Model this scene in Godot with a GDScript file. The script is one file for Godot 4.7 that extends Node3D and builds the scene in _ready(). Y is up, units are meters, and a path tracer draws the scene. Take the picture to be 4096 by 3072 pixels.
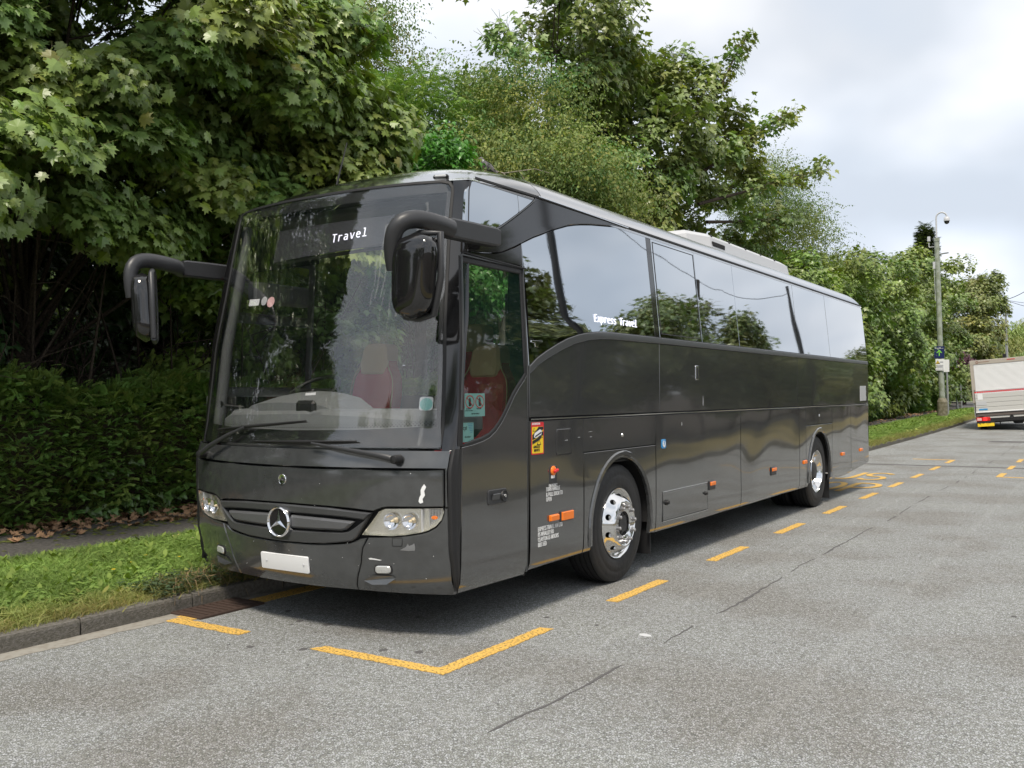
extends Node3D
# A parked coach at a roadside bus stop under an overcast sky. Metres, y up. The coach's near side lies in the
# plane x = 0, its front axle at z = 0, its front towards +z; the road runs along z.

const W := 2.47            # coach width
const XC := -1.235         # middle of the coach
var M := {}                # materials
var rng := RandomNumberGenerator.new()
var taken := {}
var bus: Node3D

# ---------------------------------------------------------------- mesh builder
class MB:
	var v := PackedVector3Array()
	var n := PackedVector3Array()
	var c := PackedColorArray()
	var uv := PackedVector2Array()
	var col := Color.WHITE
	func tri(a: Vector3, b: Vector3, d: Vector3, na: Vector3, nb: Vector3, nd: Vector3) -> void:
		if (b - a).cross(d - a).dot(na + nb + nd) > 0.0:
			v.append(a); v.append(d); v.append(b); n.append(na); n.append(nd); n.append(nb)
		else:
			v.append(a); v.append(b); v.append(d); n.append(na); n.append(nb); n.append(nd)
		c.append(col); c.append(col); c.append(col)
	func flat(a: Vector3, b: Vector3, d: Vector3, out: Vector3) -> void:
		var k := (b - a).cross(d - a)
		if k.length_squared() < 1e-16: return
		k = k.normalized()
		if k.dot(out) < 0.0: k = -k
		tri(a, b, d, k, k, k)
	func quad(a: Vector3, b: Vector3, d: Vector3, e: Vector3, out: Vector3) -> void:
		flat(a, b, d, out); flat(a, d, e, out)
	func squad(a: Vector3, b: Vector3, d: Vector3, e: Vector3, na: Vector3, nb: Vector3, nd: Vector3, ne: Vector3) -> void:
		tri(a, b, d, na, nb, nd); tri(a, d, e, na, nd, ne)
	# a box with chamfered edges
	func box(t: Transform3D, size: Vector3, bev := 0.004) -> void:
		var h := size * 0.5
		bev = minf(bev, minf(h.x, minf(h.y, h.z)) * 0.9)
		var p := {}
		for sx in [-1, 1]:
			for sy in [-1, 1]:
				for sz in [-1, 1]:
					var s := Vector3(sx, sy, sz)
					for ax in 3:
						var q := s * (h - Vector3.ONE * bev)
						q[ax] = s[ax] * h[ax]
						p[[sx, sy, sz, ax]] = t * q
		for ax in 3:
			var b1 := (ax + 1) % 3
			var b2 := (ax + 2) % 3
			for s in [-1, 1]:
				var k := []
				for e in [[-1, -1], [1, -1], [1, 1], [-1, 1]]:
					var w := [0, 0, 0]
					w[ax] = s; w[b1] = e[0]; w[b2] = e[1]
					k.append(p[[w[0], w[1], w[2], ax]])
				var o := Vector3.ZERO
				o[ax] = s
				quad(k[0], k[1], k[2], k[3], t.basis * o)
			for s1 in [-1, 1]:
				for s2 in [-1, 1]:
					var w := [0, 0, 0]
					w[b1] = s1; w[b2] = s2
					w[ax] = -1
					var a1: Vector3 = p[[w[0], w[1], w[2], b1]]
					var a2: Vector3 = p[[w[0], w[1], w[2], b2]]
					w[ax] = 1
					var c1: Vector3 = p[[w[0], w[1], w[2], b1]]
					var c2: Vector3 = p[[w[0], w[1], w[2], b2]]
					var o := Vector3.ZERO
					o[b1] = s1; o[b2] = s2
					quad(a1, c1, c2, a2, t.basis * o)
		for sx in [-1, 1]:
			for sy in [-1, 1]:
				for sz in [-1, 1]:
					flat(p[[sx, sy, sz, 0]], p[[sx, sy, sz, 1]], p[[sx, sy, sz, 2]], t.basis * Vector3(sx, sy, sz))
	# a tube along points with radii; squash flattens it across "side"
	func tube(pts: Array, radii: Array, sides := 8, squash := 1.0, cap := true) -> void:
		var rings := []
		var norms := []
		var up := Vector3.UP
		for i in pts.size():
			var d: Vector3 = (pts[mini(i + 1, pts.size() - 1)] - pts[maxi(i - 1, 0)])
			d = d.normalized() if d.length() > 1e-9 else Vector3.UP
			if i == 0: up = (Vector3.UP if absf(d.y) < 0.9 else Vector3.RIGHT)
			var s := d.cross(up).normalized()
			up = s.cross(d).normalized()
			var ring := []
			var nn := []
			for k in sides:
				var a := TAU * k / sides
				var o := s * cos(a) * squash + up * sin(a)
				ring.append(pts[i] + o * radii[i])
				nn.append((s * cos(a) / squash + up * sin(a)).normalized())
			rings.append(ring); norms.append(nn)
		for i in pts.size() - 1:
			for k in sides:
				var j := (k + 1) % sides
				squad(rings[i][k], rings[i][j], rings[i + 1][j], rings[i + 1][k], norms[i][k], norms[i][j], norms[i + 1][j], norms[i + 1][k])
		if cap:
			for e in [0, pts.size() - 1]:
				var o: Vector3 = (pts[0] - pts[1]) if e == 0 else (pts[-1] - pts[-2])
				for k in range(1, sides - 1):
					flat(rings[e][0], rings[e][k], rings[e][k + 1], o)
	# a lathe: profile of Vector2(radius, along) about the transform's y axis
	func lathe(t: Transform3D, prof: Array, sides := 32, smooth := true, from := 0.0, upto := TAU) -> void:
		for i in prof.size() - 1:
			var a: Vector2 = prof[i]
			var b: Vector2 = prof[i + 1]
			if a.is_equal_approx(b): continue
			var tn := Vector2(b.y - a.y, a.x - b.x).normalized()
			var ta := tn
			var tb := tn
			if smooth and i > 0:
				var pa: Vector2 = prof[i - 1]
				var q := Vector2(a.y - pa.y, pa.x - a.x).normalized()
				if q.dot(tn) > 0.6: ta = (tn + q).normalized()
			if smooth and i < prof.size() - 2:
				var pb: Vector2 = prof[i + 2]
				var q := Vector2(pb.y - b.y, b.x - pb.x).normalized()
				if q.dot(tn) > 0.6: tb = (tn + q).normalized()
			for k in sides:
				var w0 := from + (upto - from) * k / sides
				var w1 := from + (upto - from) * (k + 1) / sides
				var d0 := Vector3(cos(w0), 0, sin(w0))
				var d1 := Vector3(cos(w1), 0, sin(w1))
				var f := func(d: Vector3, p: Vector2) -> Vector3: return t * (d * p.x + Vector3(0, p.y, 0))
				var g := func(d: Vector3, p: Vector2) -> Vector3: return (t.basis * (d * p.x + Vector3(0, p.y, 0))).normalized()
				if a.x > 1e-6 and b.x > 1e-6:
					squad(f.call(d0, a), f.call(d1, a), f.call(d1, b), f.call(d0, b), g.call(d0, ta), g.call(d1, ta), g.call(d1, tb), g.call(d0, tb))
				elif a.x > 1e-6:
					tri(f.call(d0, a), f.call(d1, a), f.call(d0, b), g.call(d0, ta), g.call(d1, ta), g.call(d0, tb))
				else:
					tri(f.call(d0, a), f.call(d1, b), f.call(d0, b), g.call(d0, ta), g.call(d1, tb), g.call(d0, tb))
	func mesh() -> ArrayMesh:
		var arr := []
		arr.resize(Mesh.ARRAY_MAX)
		arr[Mesh.ARRAY_VERTEX] = v
		arr[Mesh.ARRAY_NORMAL] = n
		arr[Mesh.ARRAY_COLOR] = c
		if uv.size() == v.size() and v.size() > 0: arr[Mesh.ARRAY_TEX_UV] = uv
		var m := ArrayMesh.new()
		m.add_surface_from_arrays(Mesh.PRIMITIVE_TRIANGLES, arr)
		return m
	func centre(origin: Vector3) -> void:
		for i in v.size(): v[i] -= origin

# ---------------------------------------------------------------- scene helpers
func numbered(called: String) -> String:
	var k: int = taken.get(called, 0)
	taken[called] = k + 1
	return called if k == 0 else "%s_%03d" % [called, k]

func tag(o: Node, label := "", category := "", group := "", kind := "") -> Node:
	if label: o.set_meta("label", label)
	if category: o.set_meta("category", category)
	if group: o.set_meta("group", group)
	if kind: o.set_meta("kind", kind)
	return o

func base(called: String, at: Vector3, label := "", category := "", group := "", turn := 0.0) -> Node3D:
	var o := Node3D.new()
	o.name = numbered(called)
	add_child(o)
	o.position = at
	o.rotation.y = turn
	tag(o, label, category, group)
	return o

# commits a builder whose vertices are in scene metres; the node's origin goes to the middle of its underside
func put(mb: MB, called: String, mat: Material, parent: Node = self, world := true) -> MeshInstance3D:
	var o := MeshInstance3D.new()
	o.name = numbered(called) if parent == self else called
	var lo := Vector3.ONE * 1e9
	var hi := -lo
	for p in mb.v:
		lo = lo.min(p); hi = hi.max(p)
	var at := Vector3((lo.x + hi.x) * 0.5, lo.y, (lo.z + hi.z) * 0.5)
	mb.centre(at)
	o.mesh = mb.mesh()
	o.material_override = mat
	parent.add_child(o, true)
	o.position = at
	if world and parent != self:
		var q := parent
		while q != self:
			o.position -= (q as Node3D).position
			q = q.get_parent()
	return o

func structure(mb: MB, called: String, mat: Material) -> MeshInstance3D:
	return tag(put(mb, called, mat), "", "", "", "structure")

func inst(mesh: Mesh, called: String, mat: Material, parent: Node, t: Transform3D) -> MeshInstance3D:
	var o := MeshInstance3D.new()
	o.name = numbered(called) if parent == self else called
	o.mesh = mesh
	if mat: o.material_override = mat
	parent.add_child(o, true)
	o.transform = t
	return o

func many(mesh: Mesh, called: String, mat: Material, parent: Node, places: Array, tints: Array) -> MultiMeshInstance3D:
	var o := MultiMeshInstance3D.new()
	o.name = numbered(called) if parent == self else called
	var mm := MultiMesh.new()
	mm.transform_format = MultiMesh.TRANSFORM_3D
	mm.use_colors = true
	mm.mesh = mesh
	mm.instance_count = places.size()
	for i in places.size():
		mm.set_instance_transform(i, places[i])
		mm.set_instance_color(i, tints[i])
	o.multimesh = mm
	o.material_override = mat
	parent.add_child(o, true)
	tag(o, "", "", "", "stuff")
	return o

func lettering(text: String, at: Vector3, basis_: Basis, height: float, mat: Material, parent: Node, called := "lettering", bold := false, stretch := 1.0, depth := 0.002, mono := false) -> MeshInstance3D:
	var tm := TextMesh.new()
	var f := SystemFont.new()
	f.font_names = PackedStringArray(["Droid Sans Mono" if mono else "Droid Sans"])
	if bold: f.font_weight = 700
	tm.font = f
	tm.text = text
	tm.font_size = 32
	tm.pixel_size = height / 23.0      # capitals are about 23 of 32 units high
	tm.depth = depth
	tm.curve_step = 2.0
	tm.horizontal_alignment = HORIZONTAL_ALIGNMENT_LEFT
	tm.vertical_alignment = VERTICAL_ALIGNMENT_BOTTOM
	var o := MeshInstance3D.new()
	o.name = numbered(called) if parent == self else called
	o.mesh = tm
	o.material_override = mat
	parent.add_child(o, true)
	var q := parent
	while q != self:
		at -= (q as Node3D).position
		q = q.get_parent()
	o.transform = Transform3D(basis_ * Basis.from_scale(Vector3(stretch, 1, 1)), at)
	return o

func lin(r: float, g: float, b: float, a := 1.0) -> Color:
	var c := Color(r, g, b).linear_to_srgb()
	c.a = a
	return c

func mat(r: float, g: float, b: float, rough := 0.6, metal := 0.0, spec := 0.5) -> StandardMaterial3D:
	var m := StandardMaterial3D.new()
	m.albedo_color = lin(r, g, b)
	m.roughness = rough
	m.metallic = metal
	m.metallic_specular = spec
	return m

func ramp(colors: Array, at: Array) -> Gradient:
	var g := Gradient.new()
	g.offsets = PackedFloat32Array(at)
	var cs := PackedColorArray()
	for c in colors: cs.append(c)
	g.colors = cs
	return g

func noise(freq: float, seed_: int, kind := FastNoiseLite.TYPE_SIMPLEX_SMOOTH, oct := 3) -> FastNoiseLite:
	var f := FastNoiseLite.new()
	f.seed = seed_
	f.noise_type = kind
	f.frequency = freq
	f.fractal_octaves = oct
	if oct <= 1: f.fractal_type = FastNoiseLite.FRACTAL_NONE
	return f

func noise_tex(f: FastNoiseLite, size := 512, normal := false, bump := 4.0, g: Gradient = null) -> NoiseTexture2D:
	var t := NoiseTexture2D.new()
	t.width = size
	t.height = size
	t.seamless = true
	t.noise = f
	t.as_normal_map = normal
	t.bump_strength = bump
	if g: t.color_ramp = g
	return t

# a smooth piecewise-linear lookup
func table(t: Array, x: float) -> float:
	if x <= t[0][0]: return t[0][1]
	for i in range(1, t.size()):
		if x <= t[i][0]:
			return lerpf(t[i - 1][1], t[i][1], (x - t[i - 1][0]) / (t[i][0] - t[i - 1][0]))
	return t[-1][1]

func smooth_table(t: Array, x: float, r := 0.05) -> float:
	return (table(t, x - r) + table(t, x - r * 0.5) + 2.0 * table(t, x) + table(t, x + r * 0.5) + table(t, x + r)) / 6.0

# ---------------------------------------------------------------- ground shape
func gy(z: float) -> float:      # the road climbs a little beyond the coach
	var t := maxf(0.0, -z - 12.0)
	return 0.42 * (1.0 - exp(-pow(t / 20.0, 2.0)))

const KERB := [[-400.0, -150.0], [-200.0, -40.0], [-120.0, -9.0], [-80.0, -4.0], [-60.0, -2.8], [-45.0, -2.2], [-36.0, -1.85], [-28.0, -1.9], [-20.0, -2.12], [-8.0, -2.3], [60.0, -2.3], [400.0, -2.3]]
func kerb_x(z: float) -> float: return smooth_table(KERB, z, 4.0)
func verge_x(z: float) -> float: return kerb_x(z) - lerpf(2.45, 2.1, clampf(-z / 35.0, 0, 1))
func path_x(z: float) -> float: return verge_x(z) - lerpf(1.85, 1.35, clampf(-z / 35.0, 0, 1))

# ---------------------------------------------------------------- the air and the light
func make_sky() -> void:
	# clouds computed on a dome: a broken grey-white overcast with thin bluish places
	var w := 1024
	var h := 512
	var im := Image.create(w, h, false, Image.FORMAT_RGBF)
	var a := noise(0.42, 11, FastNoiseLite.TYPE_SIMPLEX_SMOOTH, 5)
	var b := noise(0.9, 5, FastNoiseLite.TYPE_SIMPLEX_SMOOTH, 5)
	for y in h:
		var el := (0.5 - (y + 0.5) / h) * PI
		for x in w:
			var az := (x + 0.5) / w * TAU
			var d := Vector3(sin(az) * cos(el), sin(el), -cos(az) * cos(el))
			var col := Vector3(0.3, 0.3, 0.3)
			if d.y > -0.02:
				var k := 1.0 / (maxf(d.y, 0.0) + 0.32)
				var p := Vector3(d.x * k, d.z * k, 0.0)
				var n1 := a.get_noise_3d(p.x * 1.6, p.y * 1.6, 3.0) * 0.5 + 0.5
				var n2 := b.get_noise_3d(p.x * 2.0, p.y * 2.0, 9.0) * 0.5 + 0.5
				var t := clampf((n1 * 0.65 + n2 * 0.35 - 0.34) * 3.0, 0, 1)
				var s := clampf((n2 - 0.3) * 2.2, 0, 1)
				col = Vector3(0.42, 0.465, 0.53).lerp(Vector3(0.555, 0.555, 0.565), smoothstep(0.0, 1.0, t))
				col *= lerpf(0.83, 1.10, s)
			im.set_pixel(x, y, Color(col.x, col.y, col.z))
	var sky := Sky.new()
	var pm := PanoramaSkyMaterial.new()
	pm.panorama = ImageTexture.create_from_image(im)
	sky.sky_material = pm
	var e := Environment.new()
	e.background_mode = Environment.BG_SKY
	e.sky = sky
	e.background_energy_multiplier = 1.0
	e.tonemap_mode = Environment.TONE_MAPPER_LINEAR
	e.tonemap_exposure = 2.0
	e.sdfgi_enabled = true
	e.ssao_enabled = true
	e.ssil_enabled = true
	var we := WorldEnvironment.new()
	we.name = "surroundings"
	we.environment = e
	add_child(we)
	var sun := DirectionalLight3D.new()
	sun.name = "veiled_sun"
	sun.light_energy = 0.6
	sun.light_angular_distance = 12.0
	sun.light_color = Color(1.0, 0.96, 0.9)
	sun.shadow_enabled = true
	add_child(sun)
	sun.look_at_from_position(Vector3.ZERO, Vector3(-0.25, -1.0, -0.62))
	var cam := Camera3D.new()
	cam.name = "camera"
	cam.fov = 44.237
	cam.near = 0.05
	cam.far = 900.0
	cam.position = Vector3(3.5651, 1.5901, 7.2869)
	cam.rotation_order = EULER_ORDER_YXZ
	cam.rotation = Vector3(0.0125, 0.5712, -0.0049)
	cam.current = true
	add_child(cam)

# ---------------------------------------------------------------- materials
func asphalt_images() -> Array:
	# worn surface dressing: pale chippings in dark binder, computed from cells
	var n := 1024
	var cells := noise(0.11, 3, FastNoiseLite.TYPE_CELLULAR, 1)
	cells.cellular_return_type = FastNoiseLite.RETURN_DISTANCE2_SUB
	cells.cellular_jitter = 1.0
	var val := noise(0.11, 3, FastNoiseLite.TYPE_CELLULAR, 1)
	val.cellular_return_type = FastNoiseLite.RETURN_CELL_VALUE
	val.cellular_jitter = 1.0
	var a := cells.get_seamless_image(n, n, false, false, 0.1, true)
	var b := val.get_seamless_image(n, n, false, false, 0.1, true)
	var fine := noise(0.35, 8, FastNoiseLite.TYPE_SIMPLEX_SMOOTH, 3).get_seamless_image(n, n, false, false, 0.1, true)
	a.convert(Image.FORMAT_L8); b.convert(Image.FORMAT_L8); fine.convert(Image.FORMAT_L8)
	var da := a.get_data()
	var db := b.get_data()
	var df := fine.get_data()
	var out := PackedByteArray()
	out.resize(n * n * 3)
	var ht := PackedByteArray()
	ht.resize(n * n)
	for i in n * n:
		var edge := clampf((da[i] / 255.0 - 0.05) * 5.0, 0, 1)
		var v := db[i] / 255.0
		var f := df[i] / 255.0
		var stone := lerpf(0.56, 0.90, v) * lerpf(0.9, 1.1, f)
		var k := lerpf(0.38, stone, edge * lerpf(0.55, 1.0, f))
		out[i * 3] = int(clampf(k * 0.985, 0, 1) * 255)
		out[i * 3 + 1] = int(clampf(k * 1.0, 0, 1) * 255)
		out[i * 3 + 2] = int(clampf(k * (0.96 + 0.06 * v), 0, 1) * 255)
		ht[i] = int(clampf(edge * lerpf(0.6, 1.0, v), 0, 1) * 255)
	return [ImageTexture.create_from_image(Image.create_from_data(n, n, false, Image.FORMAT_RGB8, out)), ImageTexture.create_from_image(Image.create_from_data(n, n, false, Image.FORMAT_L8, ht))]

func triplanar(m: StandardMaterial3D, scale_: float, world := true) -> void:
	m.uv1_triplanar = true
	m.uv1_world_triplanar = world
	m.uv1_triplanar_sharpness = 6.0
	m.uv1_scale = Vector3.ONE * scale_

func patches(m: StandardMaterial3D, tex: Texture2D, scale_: float) -> void:
	m.detail_enabled = true
	m.detail_albedo = tex
	m.detail_blend_mode = BaseMaterial3D.BLEND_MODE_MUL
	m.detail_uv_layer = BaseMaterial3D.DETAIL_UV_2
	m.uv2_triplanar = true
	m.uv2_world_triplanar = true
	m.uv2_scale = Vector3.ONE * scale_

func make_materials() -> void:
	var asp := asphalt_images()
	var blotch := noise_tex(noise(0.012, 21, FastNoiseLite.TYPE_SIMPLEX_SMOOTH, 5), 512, false, 1, ramp([lin(0.82, 0.79, 0.76), lin(0.95, 0.945, 0.94), lin(1, 1, 0.99)], [0.25, 0.5, 0.8]))
	var m := mat(1, 1, 1, 0.85)
	m.albedo_texture = asp[0]
	m.heightmap_enabled = true
	m.heightmap_texture = asp[1]
	m.heightmap_scale = 0.35
	triplanar(m, 0.74)
	patches(m, blotch, 0.09)
	m.albedo_color = Color(1.0, 1.0, 1.0)
	M.asphalt = m
	m = mat(0.10, 0.095, 0.09, 0.9)
	m.albedo_texture = noise_tex(noise(0.05, 31, FastNoiseLite.TYPE_SIMPLEX_SMOOTH, 5), 512, false, 1, ramp([lin(0.5, 0.5, 0.48), lin(1, 0.98, 0.95)], [0.3, 0.7]))
	triplanar(m, 0.7)
	M.path = m
	m = mat(0.15, 0.14, 0.125, 0.9)
	m.albedo_texture = noise_tex(noise(0.04, 41, FastNoiseLite.TYPE_SIMPLEX_SMOOTH, 6), 512, false, 1, ramp([lin(0.65, 0.65, 0.6), lin(0.85, 0.84, 0.8), lin(1, 1, 1)], [0.25, 0.5, 0.75]))
	m.normal_enabled = true
	m.normal_texture = noise_tex(noise(0.09, 43, FastNoiseLite.TYPE_SIMPLEX_SMOOTH, 4), 512, true, 3)
	triplanar(m, 1.4)
	M.kerb = m
	m = mat(0.055, 0.045, 0.03, 1.0)
	m.albedo_texture = noise_tex(noise(0.03, 51, FastNoiseLite.TYPE_SIMPLEX_SMOOTH, 5), 512, false, 1, ramp([lin(0.5, 0.45, 0.4), lin(1, 1, 1)], [0.3, 0.7]))
	triplanar(m, 0.5)
	M.soil = m
	m = mat(0.11, 0.14, 0.04, 1.0)
	m.albedo_texture = noise_tex(noise(0.03, 52, FastNoiseLite.TYPE_SIMPLEX_SMOOTH, 5), 512, false, 1, ramp([lin(0.5, 0.55, 0.4), lin(1, 1, 1), lin(1.0, 0.8, 0.6)], [0.3, 0.6, 0.8]))
	triplanar(m, 0.5)
	M.turf = m
	# road paint with worn pits
	m = mat(0.78, 0.48, 0.11, 0.75)
	m.albedo_texture = noise_tex(noise(0.09, 61, FastNoiseLite.TYPE_SIMPLEX_SMOOTH, 4), 512, false, 1, ramp([lin(0.22, 0.24, 0.4), lin(0.8, 0.8, 0.8), lin(1, 1, 1)], [0.24, 0.36, 0.6]))
	m.heightmap_enabled = true
	m.heightmap_texture = asp[1]
	m.heightmap_scale = 0.2
	triplanar(m, 0.85)
	M.road_paint = m
	M.tar = mat(0.10, 0.096, 0.096, 0.85)
	M.iron = mat(0.07, 0.045, 0.035, 0.75, 0.3)
	# the coach
	m = mat(0.042, 0.044, 0.046, 0.07, 0.0, 0.68)
	m.normal_enabled = true
	m.normal_texture = noise_tex(noise(0.006, 71, FastNoiseLite.TYPE_SIMPLEX_SMOOTH, 2), 512, true, 1.4)
	m.normal_scale = 0.35
	triplanar(m, 0.30)
	m.roughness_texture = noise_tex(noise(0.02, 72, FastNoiseLite.TYPE_SIMPLEX_SMOOTH, 5), 512, false, 1, ramp([Color(0.8, 0.8, 0.8), Color(1, 1, 1)], [0.3, 0.7]))
	m.roughness = 0.13
	m.clearcoat_enabled = true
	m.clearcoat = 1.0
	m.clearcoat_roughness = 0.04
	M.paint = m
	M.front_paint = mat(0.050, 0.053, 0.055, 0.14, 0.0, 0.66)
	M.front_paint.clearcoat_enabled = true
	M.front_paint.clearcoat = 0.7
	M.front_paint.clearcoat_roughness = 0.05
	M.front_paint.albedo_texture = noise_tex(noise(0.02, 73, FastNoiseLite.TYPE_SIMPLEX_SMOOTH, 5), 512, false, 1, ramp([lin(0.85, 0.85, 0.85), lin(1, 1, 1)], [0.3, 0.7]))
	triplanar(M.front_paint, 0.8)
	M.roof_paint = mat(0.50, 0.505, 0.515, 0.2, 0.9, 0.65)
	M.gloss_black = mat(0.012, 0.012, 0.013, 0.06, 0.0, 0.62)
	M.trim_grey = mat(0.11, 0.115, 0.12, 0.32, 0.55)
	M.rubber = mat(0.012, 0.012, 0.013, 0.55)
	M.plastic = mat(0.032, 0.033, 0.036, 0.42)
	M.aluminium = mat(0.75, 0.76, 0.78, 0.22, 1.0)
	M.chrome = mat(0.82, 0.82, 0.83, 0.07, 1.0)
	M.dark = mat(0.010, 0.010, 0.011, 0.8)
	# solar-reflecting tinted glass
	m = mat(0.50, 0.53, 0.56, 0.02, 1.0)
	m.normal_enabled = true
	m.normal_texture = noise_tex(noise(0.005, 81, FastNoiseLite.TYPE_SIMPLEX_SMOOTH, 2), 512, true, 1.0)
	m.normal_scale = 0.12
	triplanar(m, 0.22)
	M.tinted = m
	m = mat(0.02, 0.03, 0.03, 0.02, 0.0, 0.6)
	m.transparency = BaseMaterial3D.TRANSPARENCY_ALPHA
	m.albedo_color.a = 0.04
	M.glass = m
	m = mat(0.02, 0.05, 0.04, 0.02, 0.0, 0.6)
	m.transparency = BaseMaterial3D.TRANSPARENCY_ALPHA
	m.albedo_color.a = 0.30
	M.door_glass = m
	M.rooflight = mat(0.50, 0.51, 0.525, 0.35)
	M.tyre = mat(0.018, 0.018, 0.019, 0.62)
	M.tyre.normal_enabled = true
	M.tyre.normal_texture = noise_tex(noise(0.03, 91), 256, true, 1.0)
	triplanar(M.tyre, 1.5, false)
	M.amber = mat(0.85, 0.20, 0.02, 0.2)
	M.red_lens = mat(0.55, 0.02, 0.02, 0.2)
	M.white = mat(0.78, 0.79, 0.80, 0.5)
	M.scuff = mat(0.55, 0.56, 0.57, 0.7)
	M.red = mat(0.62, 0.02, 0.03, 0.5)
	M.yellow = mat(0.86, 0.60, 0.02, 0.5)
	M.black = mat(0.014, 0.014, 0.014, 0.5)
	M.blue = mat(0.03, 0.25, 0.55, 0.4)
	M.mint = mat(0.30, 0.62, 0.58, 0.5)
	M.seat_red = mat(0.42, 0.012, 0.03, 0.85)
	M.seat_red.albedo_texture = noise_tex(noise(0.16, 95, FastNoiseLite.TYPE_CELLULAR, 1), 256, false, 1, ramp([lin(1, 1, 1), lin(0.75, 0.7, 0.7), lin(1.6, 1.2, 0.6)], [0.2, 0.75, 0.98]))
	triplanar(M.seat_red, 2.5, false)
	M.beige = mat(0.42, 0.32, 0.15, 0.7)
	M.dash = mat(0.17, 0.18, 0.18, 0.6)
	M.inner = mat(0.13, 0.14, 0.14, 0.7)
	M.led_board = mat(0.03, 0.03, 0.032, 0.5)
	m = mat(0.9, 0.9, 0.95, 0.5)
	m.emission_enabled = true
	m.emission = Color(0.92, 0.92, 1.0)
	m.emission_energy_multiplier = 0.55
	M.led = m
	m = mat(0.7, 0.05, 0.05, 0.3)
	m.emission_enabled = true
	m.emission = Color(1.0, 0.06, 0.05)
	m.emission_energy_multiplier = 0.5
	M.tail_lit = m
	M.concrete = mat(0.22, 0.20, 0.15, 0.9)
	M.concrete.albedo_texture = noise_tex(noise(0.02, 101, FastNoiseLite.TYPE_SIMPLEX_SMOOTH, 5), 256, false, 1, ramp([lin(0.6, 0.6, 0.5), lin(1, 1, 1)], [0.3, 0.7]))
	triplanar(M.concrete, 1.0)
	M.column = mat(0.30, 0.33, 0.28, 0.5)
	M.column.albedo_texture = noise_tex(noise(0.03, 102, FastNoiseLite.TYPE_SIMPLEX_SMOOTH, 5), 256, false, 1, ramp([lin(0.7, 0.72, 0.6), lin(1, 1, 1)], [0.3, 0.6]))
	triplanar(M.column, 0.4)
	M.navy = mat(0.012, 0.02, 0.10, 0.4)
	M.lime = mat(0.25, 0.75, 0.05, 0.5)
	M.galv = mat(0.36, 0.37, 0.38, 0.45, 0.6)
	# leaves: colour comes from the vertices and the copies
	for k in [["leaf", 0.36, 0.55], ["leaf_matt", 0.6, 0.35], ["grass", 0.65, 0.4]]:
		m = mat(1, 1, 1, k[1], 0.0, k[2])
		m.vertex_color_use_as_albedo = true
		m.backlight_enabled = true
		m.backlight = Color(0.72, 0.78, 0.42)
		M[k[0]] = m
	m = mat(0.085, 0.062, 0.045, 0.95)
	m.albedo_texture = noise_tex(noise(0.05, 111, FastNoiseLite.TYPE_SIMPLEX_SMOOTH, 5), 256, false, 1, ramp([lin(0.4, 0.4, 0.4), lin(1, 1, 1)], [0.3, 0.7]))
	triplanar(m, 2.0, false)
	M.bark = m
	M.pale_bark = mat(0.34, 0.30, 0.25, 0.9)
	M.litter = mat(1, 1, 1, 0.85)
	M.litter.vertex_color_use_as_albedo = true
	# further coach materials
	M.lamp_glass = mat(0.55, 0.56, 0.55, 0.12, 0.35)
	m = mat(0.03, 0.03, 0.03, 0.03, 0.0, 0.5)
	m.transparency = BaseMaterial3D.TRANSPARENCY_ALPHA
	m.albedo_color.a = 0.02
	M.lens = m
	M.reflector = mat(0.84, 0.82, 0.74, 0.22, 0.9)
	M.bulb = mat(0.9, 0.75, 0.5, 0.1)
	M.trim_dark = mat(0.065, 0.067, 0.07, 0.3, 0.2)
	M.trim_mid = mat(0.12, 0.123, 0.13, 0.38, 0.3)
	M.primer = mat(0.17, 0.175, 0.18, 0.6)
	M.pink = mat(0.72, 0.45, 0.45, 0.5)
	m = mat(0.75, 0.77, 0.78, 0.6)
	m.transparency = BaseMaterial3D.TRANSPARENCY_ALPHA
	m.albedo_color.a = 0.09
	M.streak = m
	M.front_gloss = mat(0.03, 0.031, 0.032, 0.12, 0.0, 0.7)
	M.front_gloss.clearcoat_enabled = true
	M.front_gloss.clearcoat = 1.0
	M.front_gloss.clearcoat_roughness = 0.06
	M.dry_turf = M.turf.duplicate()
	M.dry_turf.albedo_color = lin(0.24, 0.20, 0.09)
	M.polished = mat(0.78, 0.78, 0.78, 0.10, 1.0)
	M.hub = mat(0.05, 0.05, 0.052, 0.55, 0.4)
	M.nut = mat(0.42, 0.42, 0.43, 0.35, 0.8)
	m = mat(1, 1, 1, 0.5)
	var im := Image.create(64, 64, false, Image.FORMAT_RGB8)
	im.fill(Color(0.10, 0.10, 0.11))
	for y in 16:
		for x in 16: im.fill_rect(Rect2i(x * 4 + 1, y * 4 + 1, 2, 2), Color(0.42, 0.42, 0.44))
	m.albedo_texture = ImageTexture.create_from_image(im)
	triplanar(m, 6.5)
	M.led_dots = m
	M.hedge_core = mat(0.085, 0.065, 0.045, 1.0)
	M.straw = mat(0.30, 0.21, 0.11, 0.9)
	M.stalk = mat(0.10, 0.17, 0.04, 0.8)
	M.van_frame = mat(0.40, 0.36, 0.31, 0.6)
	M.lift = mat(0.52, 0.52, 0.50, 0.55)
	M.rust = mat(0.22, 0.06, 0.03, 0.8)
	M.rust_dark = mat(0.12, 0.10, 0.09, 0.8)
	M.feather = mat(0.16, 0.15, 0.16, 0.8)
	M.wing = mat(0.12, 0.11, 0.115, 0.8)
	M.breast = mat(0.26, 0.13, 0.13, 0.8)
	M.silt = mat(0.30, 0.285, 0.25, 0.95)
	M.silt.albedo_texture = blotch
	triplanar(M.silt, 2.0)

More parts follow.
